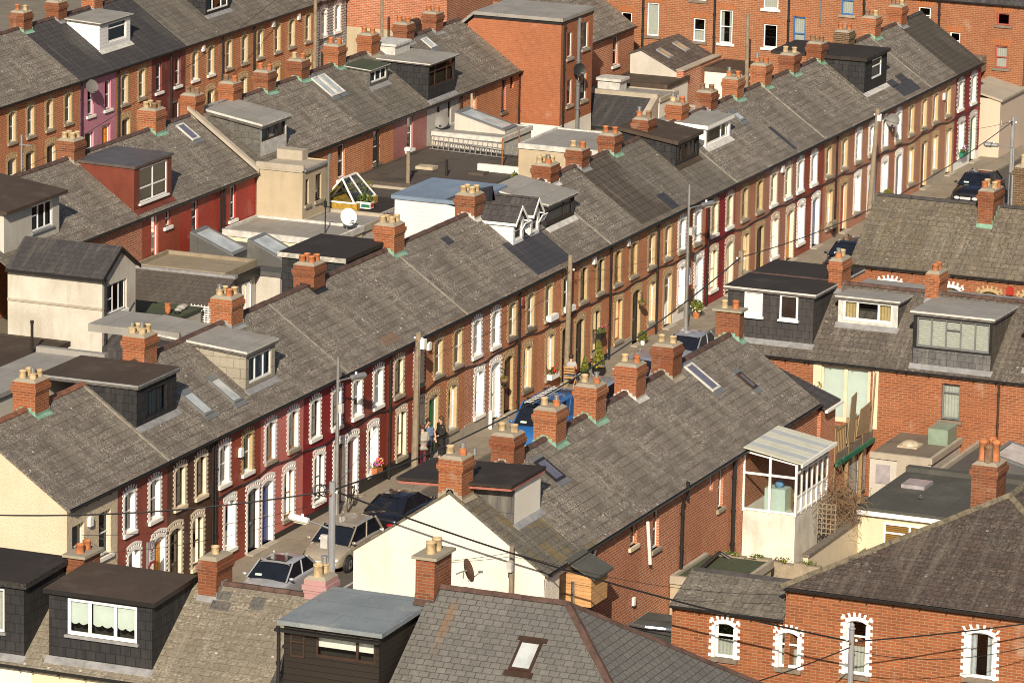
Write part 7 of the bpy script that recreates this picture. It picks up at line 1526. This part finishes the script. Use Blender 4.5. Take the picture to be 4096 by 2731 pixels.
def lamp_post(label, X, Y, h, arm_z, arm, mat=STEEL):
    e = empty('street_lamp', (X, Y, 0), 0, label, 'street lamp'); b = MB(); b.cyl((0,0,0),(0,0,1.2),.10,.09,10); b.cyl((0,0,1.2),(0,0,h*.55),.075,.07,10); b.cyl((0,0,h*.55),(0,0,h),.055,.05,10); b.build('post', mat, e)
    v = Vector(arm); MB().tube([(0,0,arm_z-.1),v*.15+Vector((0,0,arm_z)),v+Vector((0,0,arm_z+.03))], .03, 6).build('arm', mat, e); luminaire(e, v+Vector((0,0,arm_z+.03)), v, STEEL); MB().box(-.09,.09,-.2,-.07,h*.66,h*.66+.3).build('control_box', LEADL, e); return e
p = onY(('B',1235,0), 68.75); t = onY((4,2243,865), 68.75); az = onY((5,20,1020), 68.75).z
lamp_post('grey street lamp in front of the deep crimson house', p.x, 68.75, t.z, az, (.55,-.25,0))
a = onZ(('E',430,1490), .1); t = onY(('E',475,195), a.y); az = onY(('E',490,395), a.y).z
lamp_post('grey street lamp with a parking sign, in front of the white door', a.x, a.y, t.z, az, (.75,-.3,0))
def park_sign(label, q0, q1, Y):
    a = onY(q0, Y); c = onY(q1, Y); w = max(.36, abs(c.x-a.x)); z1, z0 = max(a.z,c.z), min(a.z,c.z); h = z1-z0
    e = empty('parking_sign', (min(a.x,c.x), Y, z0), 0, label, 'sign'); MB().box(0,w,-.01,.01,0,h).build('plate', SIGNB, e); MB().box(.03,w-.03,-.016,-.01,h*.13,h*.62).build('text_panel', WHITE, e); MB().box(0,w,-.018,-.01,0,h*.10).build('red_band', REDF2, e)
    b = MB()
    for i, (u, v) in enumerate(((.2,.7),(.4,.6),(.12,.85),(.2,.75),(.42,.6),(.15,.8),(.25,.7),(.22,.75),(.25,.7))): b.box(w*u,w*v,-.019,-.016,h*(.57-.046*i),h*(.57-.046*i)+.016)
    b.build('small_print', INK, e); b = MB(); R = w*.34; cx, cz = w/2, h*.81
    for i in range(24): a0, a1 = i*math.pi/12, (i+1)*math.pi/12; b.quad(*[(cx+r*math.cos(t), -.02, cz+r*1.25*math.sin(t)) for r, t in ((R,a0),(R,a1),(R*.78,a1),(R*.78,a0))])
    b.mat(1).quad(*[(cx+R*.78*math.cos(i*math.pi/12), -.019, cz+R*.97*math.sin(i*math.pi/12)) for i in range(24)]); b.build('roundel', [REDF2, WHITE], e); text('P', R*1.9, (cx, -.024, cz), (R_(90),0,0), INK, e, 'letter'); MB().cyl((-.04,.04,-z0),(-.04,.04,h),.035,.035,8).build('post', STEEL, e)
park_sign('tall parking notice sign with a red roundel P in front of the orange door', (7,983,790), (7,1020,620), 68.7); park_sign('parking notice sign with a red roundel P on the far lamp post', ('E',456,1120), ('E',488,935), a.y)
# corner pole with a lamp arm
XA_ = 131.8; t = onX((7,2195,240), XA_); m_ = onX((7,2195,545), XA_)
e = pole('grey steel pole with a lamp arm and a tangle of cable at the corner', XA_, t.y, t.z, .125, GREYPOLE)
lm = Vector((0, .75, m_.z)); MB().tube([(0,0,m_.z-.05),(0,.3,m_.z+.03),(0,.75,m_.z+.12)], .03, 6).build('arm', STEEL, e); luminaire(e, (0,.75,m_.z+.12), (0,1,.12), WHITE); MB().box(-.1,.02,.1,.32,m_.z-.62,m_.z-.22).build('control_box', LEADL, e); insulators(e, (0,0,t.z-.35), 4)
b = MB()
for i in range(7): r = .18+.04*random.random(); c = Vector((-.05+random.uniform(-.06,.06), .32+random.uniform(-.1,.1), t.z-.28)); b.tube([c+Vector((r*.4*math.cos(k*.7), r*math.sin(k*.7), r*.8*math.cos(k*.7))) for k in range(10)], .010, 4)
b.build('cable_coil', BLACKP, e); PA = Vector((XA_, t.y, t.z-.25))
XG_ = 132.2; t = onX((9,1175,1215), XG_)
e = pole('grey pole with a pointed finial and cables, in front of the brick corner house', XG_, t.y, t.z, .10, GREYPOLE, fit=lambda e, t: (MB().lathe([(.09,0),(.11,.04),(.06,.08),(.08,.14),(.0,.24)], t, 10).build('finial', GREYPOLE, e), insulators(e, t-Vector((0,0,.35)), 4))); PG = Vector((XG_, t.y, t.z-.35))
XQ = 196.5; a = onY(('E',922,1000), 60.1); t = onY(('E',922,790), 60.1)
e = pole('short wooden pole top with black cable fittings, behind the black slate-hung dormer', a.x, 60.1, t.z, .12, POLEW, fit=lambda e, t: insulators(e, t-Vector((0,0,.35)), 4)); PQ = Vector((a.x, 60.1, t.z-.25))
t = onX((3,2240,770), 210.0)
e = pole('grey pole with cable fittings at the far right of the street', 210.0, t.y, t.z, .10, GREYPOLE, fit=lambda e, t: insulators(e, t-Vector((0,0,.3)), 4)); PR = Vector((210.0, t.y, t.z-.2))
q = onX((3,2110,965), 207.0); e = empty('street_lamp', (207.0, q.y, 0), 0, 'grey street lamp head low beside the outbuilding at the far end', 'street lamp'); MB().cyl((0,-.9,0),(0,-.9,q.z),.06,.05,8).build('post', STEEL, e); MB().tube([(0,-.9,q.z),(0,-.2,q.z+.05)], .03, 6).build('arm', STEEL, e); luminaire(e, (0,-.2,q.z+.05), (0,1,0), STEEL)
a = onX((8,1145,980), 132.6); t = onX((8,1145,660), 132.6)
e = pole('thin wooden pole with a wire box in front of the cream-white gable', 132.6, a.y, t.z, .085, POLEW, fit=lambda e, t: MB().box(-.2,-.05,-.08,.08,t.z-.75,t.z-.45).build('wire_box', LEADL, e)); PT = Vector((132.6, a.y, t.z-.2))
def cable(label, p, q, sag=.4, r=.022, n=14):
    p, q = Vector(p), Vector(q); pts = [p.lerp(q, k/n)-Vector((0,0,4*sag*(k/n)*(1-k/n))) for k in range(n+1)]
    return tag(MB().tube(pts, r, 5).build('overhead_cable', BLACKP), label, 'cable', 'overhead cables')
cable('thick black cable from the corner pole leaving the left edge', PA, onX((7,-60,458), 126.0), .25, .026); cable('thick black cable sagging across the cream-white gable to the finial pole', PA, PG, .35, .028)
cable('thick twisted black cable running up the street to the short wooden pole top', PA, PQ, .9, .026, 24); cable('black cable from the short wooden pole top towards the far end', PQ, PR, .7, .02, 20)
cable('black cable from the finial pole to the right edge, upper', PG, onX((9,2400,1165), 133.5), .05, .022); cable('thin black cable from the finial pole to the right edge, lower', PG-Vector((0,0,.25)), onX((9,2400,1310), 133.5), .35, .012); cable('black cable from the finial pole down to the bottom edge', PG-Vector((0,0,.15)), onX((9,440,1590), 128.0), .05, .018)
cable('thin wire from the wooden pole in front of the gable to its left corner', PT, (133.2, 59.2, 4.2), .12, .008); cable('thin wire from the gable pole to the hipped roof side', PT, onX((9,700,985), 134.5), .3, .008); cable('thin wire from the corner pole to the cream pebbledashed house', PA-Vector((0,0,.3)), (134.2, YF-.05, 3.6), .3, .008); cable('second thin wire from the corner pole to the cream pebbledashed house', PA-Vector((0,0,.5)), (133.4, YF-.02, 3.2), .35, .007)
pt1 = Vector((158.75, 68.8, 4.75)); cable('thin wire from the weathered wooden pole to the corner pole', pt1, PA, .5, .008); cable('thin wire from the weathered wooden pole along the bare brick houses', pt1, (171.0, 69.0, 4.3), .3, .008); cable('thin wire from the pole by the seated man to the deep red house', (173.6,69.0,4.4), (191, 69.1, 3.4), .6, .008); cable('thin wire between the tall leaning pole and the pale end wall', (205.8,68,5.2), PR, .5, .009); cable('wire high over the far row, top left', (221.5,YA-.6,6.1), (188,YA-3,2.6), .5, .012, 18)
e = pole('wooden pole with insulators in front of the far row, top left', 223.6, YA-.8, 6.0, .11, POLEW, fit=lambda e, t: insulators(e, t-Vector((0,0,.4)), 4)); a = onX((1,143,1100), 189.5); t = onX((1,143,890), 189.5)
e = pole('grey pole with a cross arm at the left edge, before the far row', 189.5, a.y, t.z, .06, STEEL, fit=lambda e, t: MB().box(-.03,.03,-.45,.1,t.z-.45,t.z-.4).build('cross_arm', STEEL, e)); a = onX((2,297,300), 226.0); t = onX((2,293,0), 226.0)
e = pole('dark timber pole beside the black covered machine, top edge', 226.0, a.y, t.z+.5, .09, POLEW, (0, t.y-a.y))
b = MB(); pts = []; x = 143.4
while x < 225: pts.append((x, YF-.05, 2.62+.06*math.sin(x*.9)+.05*math.sin(x*2.3+1))); x += .5
tag(b.tube(pts, .022, 5).build('wall_cable', BLACKP), 'black cable clipped in waves along the terrace between the two floors', 'cable')
for x_, y_ in ((165.75,68.95),(151.2,68.7)): pass
e = empty('bicycle', (153.0, 68.7, .10), R_(10), 'dark bicycle leaning by the doors of the deep crimson house', 'bicycle')
for x in (-.42,.42):
    w_ = link('wheel', MB().lathe([(.26,-.012),(.285,-.012),(.285,.012),(.26,.012),(.26,-.012)], (0,0,0), 22).mesh('wheel', TYRE), e, (x,0,.285)); w_.rotation_euler = (R_(90),0,0)
MB().tube([(-.42,0,.285),(-.08,0,.28),(.3,0,.72),(-.15,0,.7),(-.08,0,.28)], .014, 5).tube([(.3,0,.76),(.42,0,.285)], .014, 5).tube([(-.15,0,.7),(-.42,0,.285)], .012, 5).build('frame', BLACKP, e); MB().box(-.26,-.06,-.05,.05,.78,.82).build('saddle', BLACKP, e); MB().tube([(.3,-.22,.86),(.3,0,.82),(.3,.22,.86)], .013, 5).build('handlebar', BLACKP, e)
tag(MB().box(152.85,152.95,69.05,69.2,1.05,1.3).build('meter_box', GREENL), 'bright green tag by the foot of the coral pink house', 'tag') if False else None
tag(MB().cyl((165.65,68.95,.1),(165.65,68.95,.72),.07,.07,10).ball((165.65,68.95,.72),.07,8,6).build('bollard', WHITE), 'white bollard beside the white door', 'bollard'); tag(MB().lathe([(.0,0),(.06,0),(.06,.2),(0,.2)], (133.75,56.15,7.72), 10).build('tin_can', STEEL), 'ribbed tin can on the chimney of the cream-white gable', 'can')
